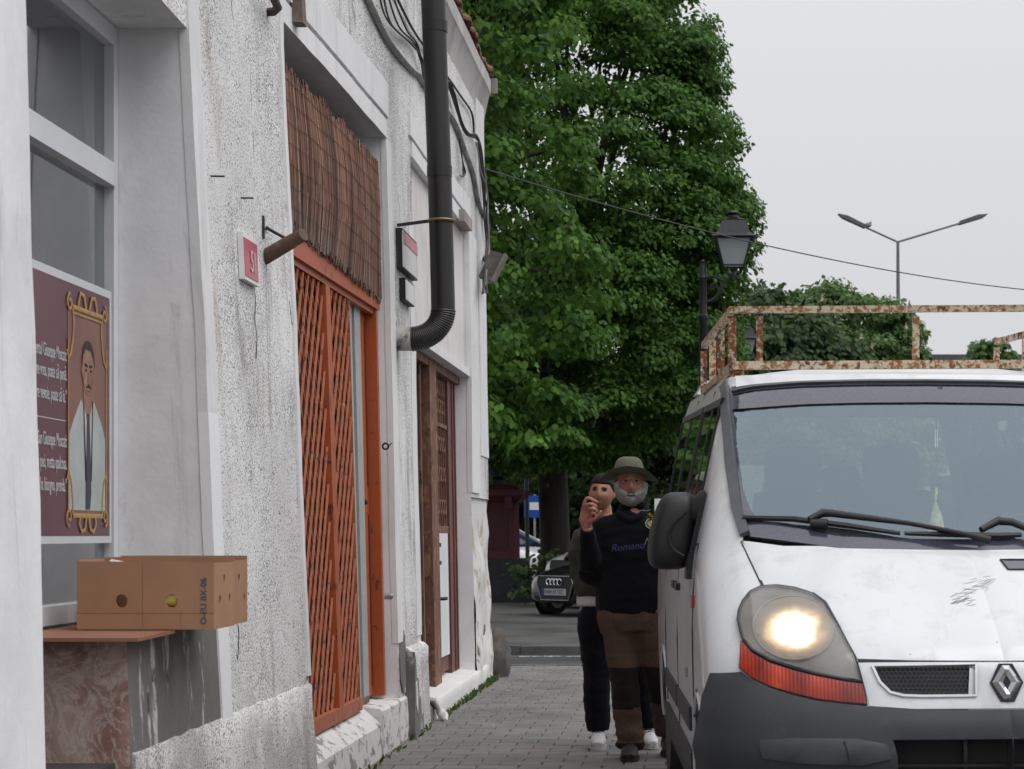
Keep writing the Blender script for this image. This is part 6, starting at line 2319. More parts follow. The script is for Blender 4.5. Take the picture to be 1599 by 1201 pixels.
# ---- side: windows, shut lines, sill, wheels
def side_quad(name, b0, b1, z0, z1, off, th, m, both=True, nb=8, parent=van):
    for sg in ((1, -1) if both else (1,)):
        mb = MB()
        v = []
        for o in (off, off - th):
            for i in range(nb + 1):
                b = b0 + (b1 - b0) * i / nb
                for q in range(5):
                    z = z0 + (z1 - z0) * q / 4
                    v.append(W((interp(LM, z) + o) * sg, b, z))
        fs = []
        S_ = (nb + 1) * 5
        for i in range(nb):
            for q in range(4):
                a = i * 5 + q
                fs += [(a, a + 5, a + 6, a + 1), (S_ + a, S_ + a + 1, S_ + a + 6, S_ + a + 5)]
            fs += [(i * 5, S_ + i * 5, S_ + i * 5 + 5, i * 5 + 5), (i * 5 + 4, i * 5 + 9, S_ + i * 5 + 9, S_ + i * 5 + 4)]
        for q in range(4):
            fs += [(q, q + 1, S_ + q + 1, S_ + q), (nb * 5 + q, S_ + nb * 5 + q, S_ + nb * 5 + q + 1, nb * 5 + q + 1)]
        obj(name, mb.add(v, fs), m, parent, smooth=40)
for (a, c, d, e) in SIDEWIN:
    side_quad('side_window', a - .03, c + .03, d - .03, e + .03, .003, .004, M['sideglass'])
    for (b0, b1, z0, z1) in ((a - .05, a - .015, d - .04, e + .04), (c + .015, c + .05, d - .04, e + .04), (a - .05, c + .05, e + .015, e + .045), (a - .05, c + .05, d - .045, d - .015)):
        side_quad('window_rubber', b0, b1, z0, z1, .008, .012, M['black_plastic'])
side_quad('window_rubber', 2.02, 2.06, 1.28, 1.82, .006, .01, M['black_plastic'])
mb = MB()
for sg in (1,):
    mb.add([W(L, VBR + .004, z) for z in (1.29, 1.88) for L in (-.70, .70)], [(0, 1, 3, 2)])
obj('rear_window', mb, mat_glass('rear_glass', (.85, .9, .88), .05, .02, .95), van)
for (b0, b1, z0, z1) in ((1.10, 1.107, .62, 1.26), (2.32, 2.330, .48, 1.90), (3.55, 3.56, .48, 1.9), (1.11, 2.32, 1.262, 1.268), (2.33, 4.5, 1.20, 1.235)):
    side_quad('shut_line', b0, b1, z0, z1, .0045, .008, M['gap'])
side_quad('sill', 1.26, 3.54, .26, .47, .014, .03, M['plastic'])
side_quad('side_moulding', 1.30, 2.29, .55, .64, .012, .02, M['plastic'])
side_quad('side_moulding', 2.36, 3.52, .55, .64, .012, .02, M['plastic'])
for b in (2.12, 2.42):
    side_quad('door_handle', b, b + .17, 1.06, 1.09, .018, .03, M['black_plastic'])
side_quad('fuel_flap', 1.50, 1.52, .74, .78, .012, .01, M['zinc'])
side_quad('side_repeater', 1.02, 1.10, 1.03, 1.075, .010, .012, simple('repeater_red', (.30, .02, .015), .25))
for wb in WHEELS:
    for sg in (1, -1):
        c = W(.82 * sg, wb, .33)
        ax = Vector((-vc, -vsn, 0))
        R3 = Matrix((Vector((vsn * -1, vc, 0)), Vector((0, 0, 1)), ax)).transposed()
        def wheel_mesh(prof, n=36):
            mb = MB()
            v = []
            for (r, h) in prof:
                for j in range(n):
                    a = 2 * PI * j / n
                    v.append(c + R3 @ Vector((r * math.cos(a), r * math.sin(a), h * sg)))
            fs = [(i * n + j, i * n + (j + 1) % n, (i + 1) * n + (j + 1) % n, (i + 1) * n + j) for i in range(len(prof) - 1) for j in range(n)]
            fs += [tuple(range(n)), tuple((len(prof) - 1) * n + j for j in range(n))]
            return mb.add(v, fs)
        wh = obj('wheel', wheel_mesh([(.2, -.1), (.30, -.1), (.325, -.07), (.33, 0), (.325, .07), (.30, .1), (.21, .1)]), M['rubber'], van, smooth=40)
        obj('rim', wheel_mesh([(.21, .095), (.19, .08), (.06, .06), (.04, .085), (.0, .085)]), M['zinc'], wh, smooth=30)
        arch = MB()
        pts = []
        for i in range(25):
            a = PI * i / 24
            b_, z_ = wb + .395 * math.cos(a), .33 + .395 * math.sin(a)
            pts.append(W((interp(LM, z_) - .004) * sg, b_, z_))
        arch.tube(pts, .011, 6)
        obj('wheel_arch', arch, M['van'], van, smooth=60)
        lin = MB()
        n_ = 24
        v = []
        for (o_) in (.0, -.35):
            for i in range(n_ + 1):
                a = PI * i / n_
                b_, z_ = wb + .40 * math.cos(a), .33 + .40 * math.sin(a)
                v.append(W((.93 + o_) * sg, b_, z_))
        lin.add(v, [(i, i + 1, n_ + 2 + i, n_ + 1 + i) for i in range(n_)])
        obj('arch_liner', lin, M['dark'], van)
mb = MB()
mb.add([W(L, b, z) for z in (.20, .26) for b in (.35, 4.6) for L in (-.80, .80)], [(0, 2, 3, 1), (4, 5, 7, 6), (0, 1, 5, 4), (2, 6, 7, 3), (0, 4, 6, 2), (1, 3, 7, 5)])
obj('floor_pan', mb, M['dark'], van)

# ---- door mirror
mr = thing('door_mirror', None, None, W(1.0, 1.4, 1.3))
setp(mr, van)
c = PX(1050, 829, 7.42)
hm = MB()
nu, nv = 28, 18
v, fs = [], []
for i in range(nv + 1):
    e_ = -PI / 2 + PI * i / nv
    for j in range(nu):
        a = 2 * PI * j / nu
        cx_, sx2 = math.cos(a), math.sin(a)
        p = lambda t, q: abs(t) ** q * (1 if t >= 0 else -1)
        x = .088 * p(math.cos(e_), .55) * p(cx_, .6)
        y_ = .10 * p(math.cos(e_), .55) * p(sx2, .8)
        zz = .150 * p(math.sin(e_), .62)
        if y_ > .03:
            y_ = .03 + (y_ - .03) * .25
        k_ = 1 - .10 * (zz / .15)
        x = x * k_ - .014 * (zz / .15) * -1 + (.012 if zz > 0 else 0) * (zz / .15)
        v.append(c + Vector((x, y_, zz)))
for i in range(nv):
    for j in range(nu):
        fs.append((i * nu + j, i * nu + (j + 1) % nu, (i + 1) * nu + (j + 1) % nu, (i + 1) * nu + j))
hm.add(v, fs)
obj('housing', hm, M['black_plastic'], mr, smooth=50)
obj('mirror_glass', MB().obox(c + Vector((0, .047, 0)), (.07, 0, 0), (0, .004, 0), (0, 0, .125)), M['chrome'], mr)
am = MB()
am.tube([c + Vector((.02, -.02, .06)), PX(1078, 802, 7.38), PX(1094, 792, 7.36), PX(1109, 786, 7.36)], [(.03, .05), (.035, .045), (.03, .05), (.04, .06)], 12)
am.tube([c + Vector((.02, -.02, -.08)), PX(1076, 868, 7.38), PX(1090, 874, 7.36), PX(1103, 884, 7.36)], [(.03, .05), (.035, .045), (.03, .05), (.035, .06)], 12)
obj('arm', am, M['black_plastic'], mr, smooth=50)
side_quad('mirror_base', 1.28, 1.46, 1.13, 1.42, .02, .03, M['black_plastic'])
# curved seam on the housing
sm = MB()
sm.tube(smooth_pts([PX(1072, 800, 7.30), PX(1052, 818, 7.31), PX(1044, 838, 7.31), PX(1052, 858, 7.31), PX(1068, 868, 7.31)], 5), .006, 6)
obj('seam', sm, M['black_plastic'], mr, smooth=50)
mr2 = copy_tree(mr)
mr2.parent = van
mr2.matrix_parent_inverse = ABS[van.name].inverted()
ABS[mr2.name] = ABS[mr.name]
mr2.location = W(-1.0, 1.4, 1.3)
mr2.scale.x = -1

# ---- wipers lying on the base of the windscreen
def on_ws(x, y, o):
    L, z = ray_van(x, y)
    return W(L, Fb(L, z), z) + nrm(L, z) * o
wp_ = MB()
wp_.tube([on_ws(1162, 813, .014), on_ws(1240, 816, .016), on_ws(1320, 826, .016), on_ws(1405, 838, .014)], [.010, .012, .012, .008], 6)
wi = obj('wiper', wp_, M['black_plastic'], van, smooth=50)
ar_ = MB()
ar_.tube([on_ws(1264, 822, .032), on_ws(1285, 813, .036), on_ws(1300, 814, .036), on_ws(1420, 830, .036), on_ws(1500, 845, .034), on_ws(1545, 855, .03)], [.012, .016, .014, .009, .009, .014], 8)
ar_.tube([on_ws(1266, 824, .02), on_ws(1292, 826, .022)], .018, 8)
obj('wiper_arm', ar_, M['black_plastic'], wi, smooth=50)
w2_ = MB()
w2_.tube([on_ws(1412, 838, .014), on_ws(1480, 840, .016), on_ws(1560, 842, .016), W(-.2, Fb(.2, 1.29), 1.29) + Vector((0, -.014, .01))], [.008, .012, .012, .010], 6)
wi2 = obj('wiper', w2_, M['black_plastic'], van, smooth=50)
ar2 = MB()
ar2.tube([on_ws(1530, 838, .03), on_ws(1556, 826, .036), on_ws(1578, 828, .036), W(-.3, Fb(.3, 1.265), 1.265) + Vector((0, -.03, .02))], [.012, .016, .014, .009], 8)
obj('wiper_arm', ar2, M['black_plastic'], wi2, smooth=50)

# ---- cabin: dashboard, seats, inside mirror, trinkets
dash = MB()
dash.add([W(L, b, z) for b, z in ((1.02, 1.20), (1.25, 1.235), (1.60, 1.22), (1.72, 1.10), (1.72, .7), (1.02, .7)) for L in (-.82, .82)],
         [(i * 2, i * 2 + 1, i * 2 + 3, i * 2 + 2) for i in range(5)] + [(10, 11, 1, 0), (0, 2, 4, 6, 8, 10), (11, 9, 7, 5, 3, 1)])
obj('dashboard', dash, simple('dash_grey', (.05, .055, .06), .7, 0, .2, 9), van)
def seat(L, b, wd_, zt_, hw, nm='seat'):
    mb = MB()
    pts = [W(L, b + .02, .75), W(L, b + .10, 1.1), W(L, b + .16, zt_ - .20)]
    mb.tube(pts, [(wd_, .09), (wd_ * .98, .08), (wd_ * .8, .06)], 16, ref=(0, 1, 0))
    s = obj(nm, mb, M['seat'], van, smooth=50)
    hb = MB()
    v, fs = [], []
    p = lambda t, q: abs(t) ** q * (1 if t >= 0 else -1)
    nu, nv = 24, 14
    cc = W(L, b + .19, zt_ - .10)
    for i in range(nv + 1):
        e_ = -PI / 2 + PI * i / nv
        for j in range(nu):
            a = 2 * PI * j / nu
            v.append(cc + Vector((hw * p(math.cos(e_), .5) * p(math.cos(a), .5), .055 * p(math.cos(e_), .5) * p(math.sin(a), .7), .105 * p(math.sin(e_), .5))))
    for i in range(nv):
        for j in range(nu):
            fs.append((i * nu + j, i * nu + (j + 1) % nu, (i + 1) * nu + (j + 1) % nu, (i + 1) * nu + j))
    hb.add(v, fs)
    obj('headrest', hb, M['seat'], s, smooth=60)
def LfromX(x, b):
    d = VNY + b
    return (VNX - b * vsn - (x - VX) / F * d) / vc
for (x, zt_) in ((1238, 1.665), (1391, 1.672)):
    seat(LfromX(x, 2.35), 2.16, .22, zt_, .128)
seat(-.50, 2.16, .22, 1.66, .128)
seat(LfromX(1312, 3.4), 3.2, .2, 1.60, .10)
seat(LfromX(1545, 3.4), 3.2, .2, 1.64, .13)
cc = W(LfromX(1464, 1.55), 1.55, 1.80)
im = MB().ellipsoid(cc, .10, .03, .035, 16, 8).tube([cc, cc + Vector((0, -.08, .08))], .01, 6)
obj('rear_view_mirror', im, M['black_plastic'], van, smooth=60)
hp = W(LfromX(1462, 1.5), 1.5, 1.77)
obj('hanging_cord', MB().tube([hp, hp - Vector((0, 0, .30))], .004, 5), M['black_plastic'], van)
obj('hanging_tag', MB().obox(hp - Vector((0, 0, .09)), (.006, 0, 0), (0, .003, 0), (0, 0, .035)), M['white_panel'], van)
tas = MB().lathe(hp - Vector((0, 0, .46)), [(.036, 0), (.026, .05), (.010, .12), (.006, .17), (0, .19)], 12)
obj('tassel', tas, simple('tassel_straw', (.50, .44, .22), .9, 0, .3, 40), van, smooth=50)
obj('toy', MB().ellipsoid(hp - Vector((-.03, -.02, .34)), .05, .04, .06, 12, 8).ellipsoid(hp - Vector((-.035, -.02, .27)), .035, .03, .035, 10, 6), M['seat'], van, smooth=60)
sw = []
scn = W(-.42, 1.70, 1.20)
for i in range(33):
    a = 2 * PI * i / 32
    sw.append(scn + Vector((.19 * math.cos(a), .06 * math.sin(a), .18 * math.sin(a))))
obj('steering_wheel', MB().tube(sw, .016, 8, caps=False), M['black_plastic'], van, smooth=60)
# pale grab strap / pillar trim behind the right-hand seat
gq = W(LfromX(1535, 3.9), 3.9, 1.62)
obj('pillar_trim', MB().tube(smooth_pts([gq + Vector((-.03, 0, -.32)), gq + Vector((-.03, 0, .08)), gq + Vector((.02, 0, .15)), gq + Vector((.08, 0, .08)), gq + Vector((.09, 0, -.2))], 5), .035, 8), simple('trim_pale', (.40, .42, .43), .8), van, smooth=50)

# ---- roof rack
rust = mat_peeling('rusty_white', (.55, .46, .33), (.25, .105, .034), .47, 42, (1, 1, 1), .8, .08, (.055, .022, .012), .4)
rust2 = mat_peeling('rust_heavy', (.50, .42, .32), (.18, .056, .018), .40, 44, (1, 1, 1), .85, .1, (.06, .022, .01), .5)
rack = thing('roof_rack', 'rusty white painted steel rack railing standing on the van roof', 'roof rack', W(0, 2.4, 2.0))
ZR, ZL = 2.205, 1.985
def onv(x, y, b):
    d = VNY + b
    return PX(x, y, d)
FL = PX(1143, 484, 7.86); FR = Vector((FL.x + 1.52, FL.y - .02, FL.z + .006))
RLp = PX(1099, 540, 9.32); RR = PX(1556, 534, 9.30)
tsz = .027
def rail(a, b, m=rust, nm='rail', w_=tsz, t_=tsz, up=(0, 0, 1)):
    return obj(nm, MB().bar(a, b, w_, t_, up), m, rack)
dn = Vector((0, 0, -1))
rail(FL - Vector((.012, 0, 0)), FR)
rail(FL + Vector((0, .018, 0)), RLp)
rail(RLp + Vector((0, 0, .0)), RLp.lerp(RLp + Vector((.0, 0, 0)), 1) + Vector((.02, 0, 0)), nm='rail')
rail(RR, FR + Vector((.16, .02, .02)))
hb_ = FL.z - PX(0, 571, 7.86).z
rail(FL + dn * hb_, FR + dn * hb_, rust, 'rail', .03, .034)
rail(FL + dn * (hb_ - .0) + Vector((0, .02, -.004)), RLp + dn * hb_ * .98, rust)
rail(FL + dn * (hb_ + .045) + Vector((-.0, .30, 0)), FR + dn * (hb_ + .045) + Vector((0, .30, 0)), rust, 'cross_bar', .05, .03)
def post_(a, h, m, w_=tsz):
    return obj('post', MB().obox(a - Vector((0, 0, h / 2 + tsz / 2)), (w_ / 2, 0, 0), (0, w_ / 2, 0), (0, 0, (h - tsz) / 2)), m, rack)
post_(FL, hb_, rust2, .034)
for x in (1186, 1430):
    post_(Vector((PX(x, 0, FL.y).x, FL.y, FL.z)), hb_, rust2 if x < 1300 else rust)
post_(Vector((FR.x - .1, FL.y, FL.z)), hb_, rust)
for t, m in ((.35, rust2), (.65, rust), (1.0, rust2)):
    post_(FL.lerp(RLp, t), hb_ * 1.0, m, .032)
post_(RR, hb_ * .9, rust)
for t in (.3, .6):
    post_(RR.lerp(FR, t), hb_, rust)
for p in (FL, RLp, RR, FR):
    zr = 1.955 if p.y < 8.5 else 2.02
    fo = MB()
    for s_ in (-.016, .016):
        fo.bar(p + dn * hb_ + Vector((s_ + .02, 0, 0)), Vector((p.x + s_ + .02, p.y, zr - .02)), .006, .03, (1, 0, 0))
    for q in (.25, .55, .85):
        zz = (p.z - hb_) * (1 - q) + zr * q
        fo.bar((p.x + .004, p.y, zz), (p.x + .036, p.y, zz + .008), .03, .006)
    obj('foot', fo, rust2, rack)
# ================================================================== PEOPLE
TMP = bpy.data.scenes.new('work')
def remesh(name, mb, voxel, mats, parent, it=2, disp=None, sub=None):
    me = bpy.data.meshes.new('tmp')
    me.from_pydata(mb.v, [], mb.f)
    fix_normals(me)
    o = bpy.data.objects.new('tmp', me)
    TMP.collection.objects.link(o)
    m = o.modifiers.new('r', 'REMESH')
    m.mode = 'VOXEL'
    m.voxel_size = voxel
    if it:
        s_ = o.modifiers.new('s', 'SMOOTH')
        s_.iterations = it
        s_.factor = .5
    TMP.view_layers[0].update()
    dg = TMP.view_layers[0].depsgraph
    me2 = bpy.data.meshes.new_from_object(o.evaluated_get(dg))
    bpy.data.objects.remove(o)
    me2.name = name
    if disp:
        for v in me2.vertices:
            v.co += v.normal * disp(v.co)
    me2.materials.clear()
    for m_ in (mats if isinstance(mats, (list, tuple)) else [mats]):
        me2.materials.append(m_)
    me2.polygons.foreach_set('use_smooth', [True] * len(me2.polygons))
    if sub:
        idx = [sub(p.center) for p in me2.polygons]
        me2.polygons.foreach_set('material_index', idx)
    me2.update()
    return link(name, me2, parent)

def mat_cloth(name, c, var=.25, weave=220, bump=.35, rough=.95, fold=9):
    k = NM(name)
    b = k.mix(k.noise(3, 4), tuple(x * (1 - var) for x in c), tuple(x * (1 + var) for x in c))
    k.color(b).set(Roughness=rough)
    k.b.inputs['Specular IOR Level'].default_value = .15
    k.b.inputs['Sheen Weight'].default_value = .04
    k.bump(k.math('ADD', k.math('MULTIPLY', k.noise(fold, 4, .6, (1, 1, .6), .6), 3.0), k.math('MULTIPLY', k.noise(weave, 2), .3)), bump, .012)
    return k.m
def mat_skin(name, c, red):
    k = NM(name)
    b = k.mix(k.ramp(k.noise(16, 4), [(.35, 0.0), (.7, .7)]), c, red)
    k.color(b).set(Roughness=.5, Subsurface_Weight=.12, Subsurface_Scale=.01)
    k.b.inputs['Subsurface Radius'].default_value = (1, .3, .15)
    return k.m
def mat_hair(name, c, c2):
    k = NM(name)
    k.color(k.mix(k.noise(60, 3, .6, (1, 1, .35)), c, c2)).set(Roughness=.7)
    k.b.inputs['Specular IOR Level'].default_value = .2
    k.bump(k.noise(120, 2, .6, (1, 1, .25)), .6, .006)
    return k.m
SK1 = mat_skin('skin_ruddy', (.44, .215, .155), (.42, .15, .115))
SK2 = mat_skin('skin_tan', (.36, .185, .115), (.33, .145, .088))
BEARD = mat_hair('grey_beard', (.26, .255, .25), (.46, .45, .44))
MOUST = mat_hair('dark_moustache', (.05, .045, .04), (.20, .19, .18))
HAIRD = mat_hair('dark_hair', (.006, .005, .005), (.013, .010, .009))
EYEW = simple('eye_white', (.30, .27, .25), .3)
EYED = simple('eye_dark', (.012, .008, .007), .2)

def head_fn(c, S, yaw=0.0, pitch=0.0, roll=0.0, fem=0.0):
    """surface of a head round its centre; az 0 faces the camera (-Y), el up"""
    R = Matrix.Rotation(yaw, 3, 'Z') @ Matrix.Rotation(pitch, 3, 'X') @ Matrix.Rotation(roll, 3, 'Y')
    g = lambda d, s: math.exp(-(d / s) ** 2)
    def f(az, el, o=0.0):
        a, e_ = math.degrees(az), math.degrees(el)
        low = max(0.0, min(1.0, (-e_ - 5) / 60))
        rx = .079 * (1 - (.38 if fem else .30) * low ** 1.4 + (.0 if fem else .04) * g(e_ + 35, 20))
        ry = .098 * (1 - .06 * low)
        rz = .120
        x = rx * math.cos(el) * math.sin(az)
        y = -ry * math.cos(el) * math.cos(az)
        z = rz * math.sin(el)
        front = max(0.0, math.cos(az))
        dy = 0.0
        dy -= (.017 if fem else .024) * g(a, 9 + .10 * max(0, 14 - e_)) * g(e_ + 9, 11) * 1.0
        dy -= .010 * g(a, 8) * g(e_ - 6, 9)
        dy -= .005 * g(a, 40) * g(e_ - 19, 7) * (1 - .5 * fem)
        for s in (-1, 1):
            dy += .012 * g(a - s * 24, 12) * g(e_ - 7, 7)
            dy -= .006 * g(a - s * 38, 16) * g(e_ + 12, 12)
            dy -= .004 * g(a - s * 7, 5) * g(e_ + 17, 4)
        dy -= .006 * g(a, 16) * g(e_ + 31, 5)
        dy += .004 * g(a, 18) * g(e_ + 27.5, 2)
        dy -= .010 * g(a, 22) * g(e_ + 52, 12)
        y += dy * (1 if front > 0 else 0)
        p = Vector((x, y, z)) * S
        if o:
            n = Vector((x / .0064, y / .0098, z / .0144)).normalized()
            p = p + n * o
        return c + R @ p
    f.R = R
    return f
def head_mesh(mb, f, nu=72, nv=48):
    v, fs = [], []
    for i in range(nv + 1):
        e_ = -PI / 2 + PI * i / nv
        for j in range(nu):
            v.append(f(2 * PI * j / nu - PI, e_))
    for i in range(nv):
        for j in range(nu):
            fs.append((i * nu + j, i * nu + (j + 1) % nu, (i + 1) * nu + (j + 1) % nu, (i + 1) * nu + j))
    mb.add(v, fs)
def head_patch(f, region, o, nu=90, nv=60, rough=.0, seed=1):
    """cap of hair over part of the head: region(az, el) in degrees gives 0..1"""
    mb = MB()
    idx = {}
    val = {}
    for i in range(nv + 1):
        for j in range(nu):
            a, e_ = 2 * PI * j / nu - PI, -PI / 2 + PI * i / nv
            val[i, j] = region(math.degrees(a), math.degrees(e_))
    def vid(i, j):
        if (i, j) not in idx:
            a, e_ = 2 * PI * j / nu - PI, -PI / 2 + PI * i / nv
            t = val[i, j]
            r = rough * mnoise.noise(Vector((a * 9, e_ * 9, seed)))
            idx[i, j] = len(mb.v)
            mb.v.append(tuple(f(a, e_, -.004 + (o + .004 + r) * min(1, max(0, t)))))
        return idx[i, j]
    for i in range(nv):
        for j in range(nu):
            j2 = (j + 1) % nu
            if max(val[i, j], val[i, j2], val[i + 1, j], val[i + 1, j2]) > 0:
                mb.f.append((vid(i, j), vid(i, j2), vid(i + 1, j2), vid(i + 1, j)))
                mb.m.append(0)
    return mb
def face_parts(f, root, brow, lips, S, eyes=True, browel=19, white=None, thick=1.0):
    for s in (-1, 1):
        a = math.radians(23 * s)
        e0 = math.radians(7)
        p = f(a, e0, .0005)
        R = f.R
        mb = MB().ellipsoid(p + R @ Vector((0, .004, 0)), .0130 * S, .008, (.0052 if white is None else .0042) * S, 14, 8)
        ey = obj('eye', mb, white or EYEW, root, smooth=60)
        obj('iris', MB().ellipsoid(p + R @ Vector((0, -.0025, 0)), .0062 * S, .003, (.006 if white is None else .004) * S, 10, 6), EYED, ey, smooth=60)
        lid = [f(math.radians((23 + t) * s), math.radians(7 + 2.6 - .05 * t * t / 4), .0028) for t in (-9, -5, 0, 5, 9)]
        obj('eyelid', MB().tube(lid, [.001 * thick, .0022 * thick, .0028 * thick, .0022 * thick, .001 * thick], 6), EYED, root, smooth=60)
        bw = [f(math.radians((12 + t) * s), math.radians(browel + .2 * t - .014 * t * t), .002) for t in (0, 6, 12, 18, 24)]
        obj('eyebrow', MB().tube(bw, [.002 * thick, .0033 * thick, .0033 * thick, .0028 * thick, .0012 * thick], 6), brow, root, smooth=60)
    if lips is not None:
        up = [f(math.radians(t), math.radians(-27 + .004 * t * t * .2), .001) for t in (-15, -8, 0, 8, 15)]
        lo = [f(math.radians(t), math.radians(-32.5 + .02 * t * t * .4), .001) for t in (-13, -7, 0, 7, 13)]
        obj('lips', MB().tube(up, [.002, .0052, .0055, .0052, .002], 6).tube(lo, [.002, .0062, .0075, .0062, .002], 6), lips, root, smooth=60)
def ears(mb, f, S):
    for s in (-1, 1):
        p = f(math.radians(95 * s), math.radians(-2))
        mb.ellipsoid(p, .012 * S, .020 * S, .032 * S, 12, 8)

def finger(mb, pts, r):
    mb.tube(smooth_pts(pts, 4), [r * (1.05 - .3 * i / (4 * (len(pts) - 1))) for i in range(4 * (len(pts) - 1) + 1)], 10)
    mb.ellipsoid(pts[-1], r * .76, r * .76, r * .76, 10, 8)

# ------------------------------------------------------------------ man with the hat
DM = 11.14
def Q(x, y, dy=0.0, D=DM):
    return PX(x, y, D + dy)
man = thing('person', 'bearded man in an olive bucket hat, dark pullover and brown work trousers, hand raised', 'person', (Q(985, 0).x, DM, 0))
hm_ = head_fn(Q(985, 757), 1.02, 0.05, math.radians(-2))
bm_ = MB()
head_mesh(bm_, hm_)
ears(bm_, hm_, 1.0)
bm_.tube([Q(986, 775, .03), Q(987, 795, .03), Q(987, 812, .02)], [(.062, .068), (.066, .07), (.085, .08)], 16, ref=(0, 1, 0))
tors = [(987, 806, .075, .075), (986, 816, .165, .095), (985, 830, .195, .115), (985, 870, .20, .13), (985, 910, .195, .14), (985, 945, .19, .135), (985, 968, .18, .13)]
bm_.tube([Q(x, y) for x, y, a, b in tors], [(a, b) for x, y, a, b in tors], 20, ref=(0, 1, 0))
SH, EL, WR = Q(941, 828), Q(922, 894, -.06), Q(917, 823, -.24)
bm_.tube([Q(960, 824), SH, SH.lerp(EL, .5), EL], [.05, .048, .042, .036], 12)
bm_.tube([EL, EL.lerp(WR, .4), WR], [.036, .038, .030], 12)
SH2, EL2, WR2 = Q(1030, 828), Q(1052, 888, .02), Q(1041, 932, -.06)
bm_.tube([Q(1012, 824), SH2, SH2.lerp(EL2, .5), EL2], [.055, .056, .05, .045], 12)
bm_.tube([EL2, EL2.lerp(WR2, .5), WR2], [.045, .043, .030], 12)
# raised hand: back of the hand to the camera, fingers folded over towards the thumb
bm_.tube([WR, Q(914, 812, -.25), Q(917, 797, -.26), Q(920, 791, -.26)], [(.030, .022), (.037, .024), (.036, .022), (.028, .018)], 14, ref=(0, 1, 0))
finger(bm_, [Q(911, 798, -.26), Q(912, 787, -.285), Q(917, 778, -.295), Q(924, 780, -.30), Q(932, 784, -.295)], .0112)
finger(bm_, [Q(915, 797, -.265), Q(918, 788, -.305), Q(925, 787.5, -.315), Q(931, 791, -.305)], .0113)
finger(bm_, [Q(919, 800, -.265), Q(922, 795, -.31), Q(928, 795, -.32), Q(932, 798.5, -.31)], .0108)
finger(bm_, [Q(921, 805, -.265), Q(924, 802, -.305), Q(928, 802, -.315), Q(931, 805, -.305)], .0094)
finger(bm_, [Q(919, 816, -.26), Q(928, 811.5, -.30), Q(935, 805, -.32), Q(938, 799, -.325)], .0125)
# lower hand on the hip side
bm_.tube([WR2, Q(1037, 940, -.08), Q(1034, 947, -.09)], [(.028, .02), (.036, .022), (.034, .018)], 12, ref=(0, 1, 0))
for i in range(4):
    finger(bm_, [Q(1040 - i * 3, 946, -.09), Q(1037 - i * 3, 953, -.105), Q(1034 - i * 3, 958 - i, -.095)], .0088)
finger(bm_, [Q(1033, 940, -.10), Q(1029, 944, -.12), Q(1028, 950, -.12)], .0098)
def leg(mb, hip, knee, ank, toe, r):
    mb.tube([hip, hip.lerp(knee, .5), knee, knee.lerp(ank, .4), ank], [r[0], r[1], r[2], r[3], r[4]], 14)
    mb.tube([ank + Vector((0, .05, -.05)), ank.lerp(toe, .5) + Vector((0, 0, -.02)), toe.lerp(ank, .35) + Vector((0, 0, -.01))], [(.032, .032), (.032, .024), (.026, .014)], 10)
HA, KA, AA = Q(966, 962), Q(976, 1066, -.03), Q(984, 1158, .0)
HB, KB, AB = Q(1008, 962), Q(1030, 1052, .02), Q(1044, 1135, .20)
leg(bm_, HA, KA, AA, Vector((AA.x + .0, AA.y - .17, .035)), (.085, .08, .058, .055, .04))
leg(bm_, HB, KB, AB, Vector((AB.x + .02, AB.y - .15, .035)), (.085, .08, .058, .055, .04))
remesh('body', bm_, .0046, SK1, man, 1)
face_parts(hm_, man, MOUST, None, 1.0)
def beard_reg(a, e_):
    a = abs(a)
    t = 0
    if a < 100 and e_ < -8:
        up = -20 if a < 24 else -20 + (a - 24) * .42
        up = min(up, 8)
        t = min(1, (up - e_) / 7)
    if a >= 62 and a < 100 and e_ <= 12:
        t = max(t, min(1, (12 - e_) / 8) * min(1, (100 - a) / 8, (a - 58) / 10))
    if a < 17 and -33.5 < e_ < -29:
        t = 0
    return t
obj('beard', head_patch(hm_, beard_reg, .019, rough=.006), BEARD, man, smooth=60)
mo_ = MB()
for s in (-1, 1):
    mo_.tube([hm_(math.radians(t * s), math.radians(-21.5 - .018 * t * t), .007) for t in (0, 6, 12, 18, 23)], [.0065, .008, .0075, .0055, .002], 8)
obj('moustache', mo_, MOUST, man, smooth=60)
lo = [hm_(math.radians(t), math.radians(-31), .004) for t in (-12, -6, 0, 6, 12)]
obj('lips', MB().tube(lo, [.001, .004, .0045, .004, .001], 6), simple('lip_red', (.23, .085, .075), .5), man, smooth=60)
gl_ = MB()
for s in (-1, 1):
    ring = [hm_(math.radians(24 * s), math.radians(7), .006) + hm_.R @ Vector((.024 * math.cos(a), -.004, .016 * math.sin(a))) for a in [2 * PI * i / 20 for i in range(21)]]
    gl_.tube(ring, .0012, 5, caps=False)
gl_.tube([hm_(math.radians(-9), math.radians(8), .010), hm_(0, math.radians(10), .012), hm_(math.radians(9), math.radians(8), .010)], .0013, 5)
obj('spectacles', gl_, M['iron'], man, smooth=60)
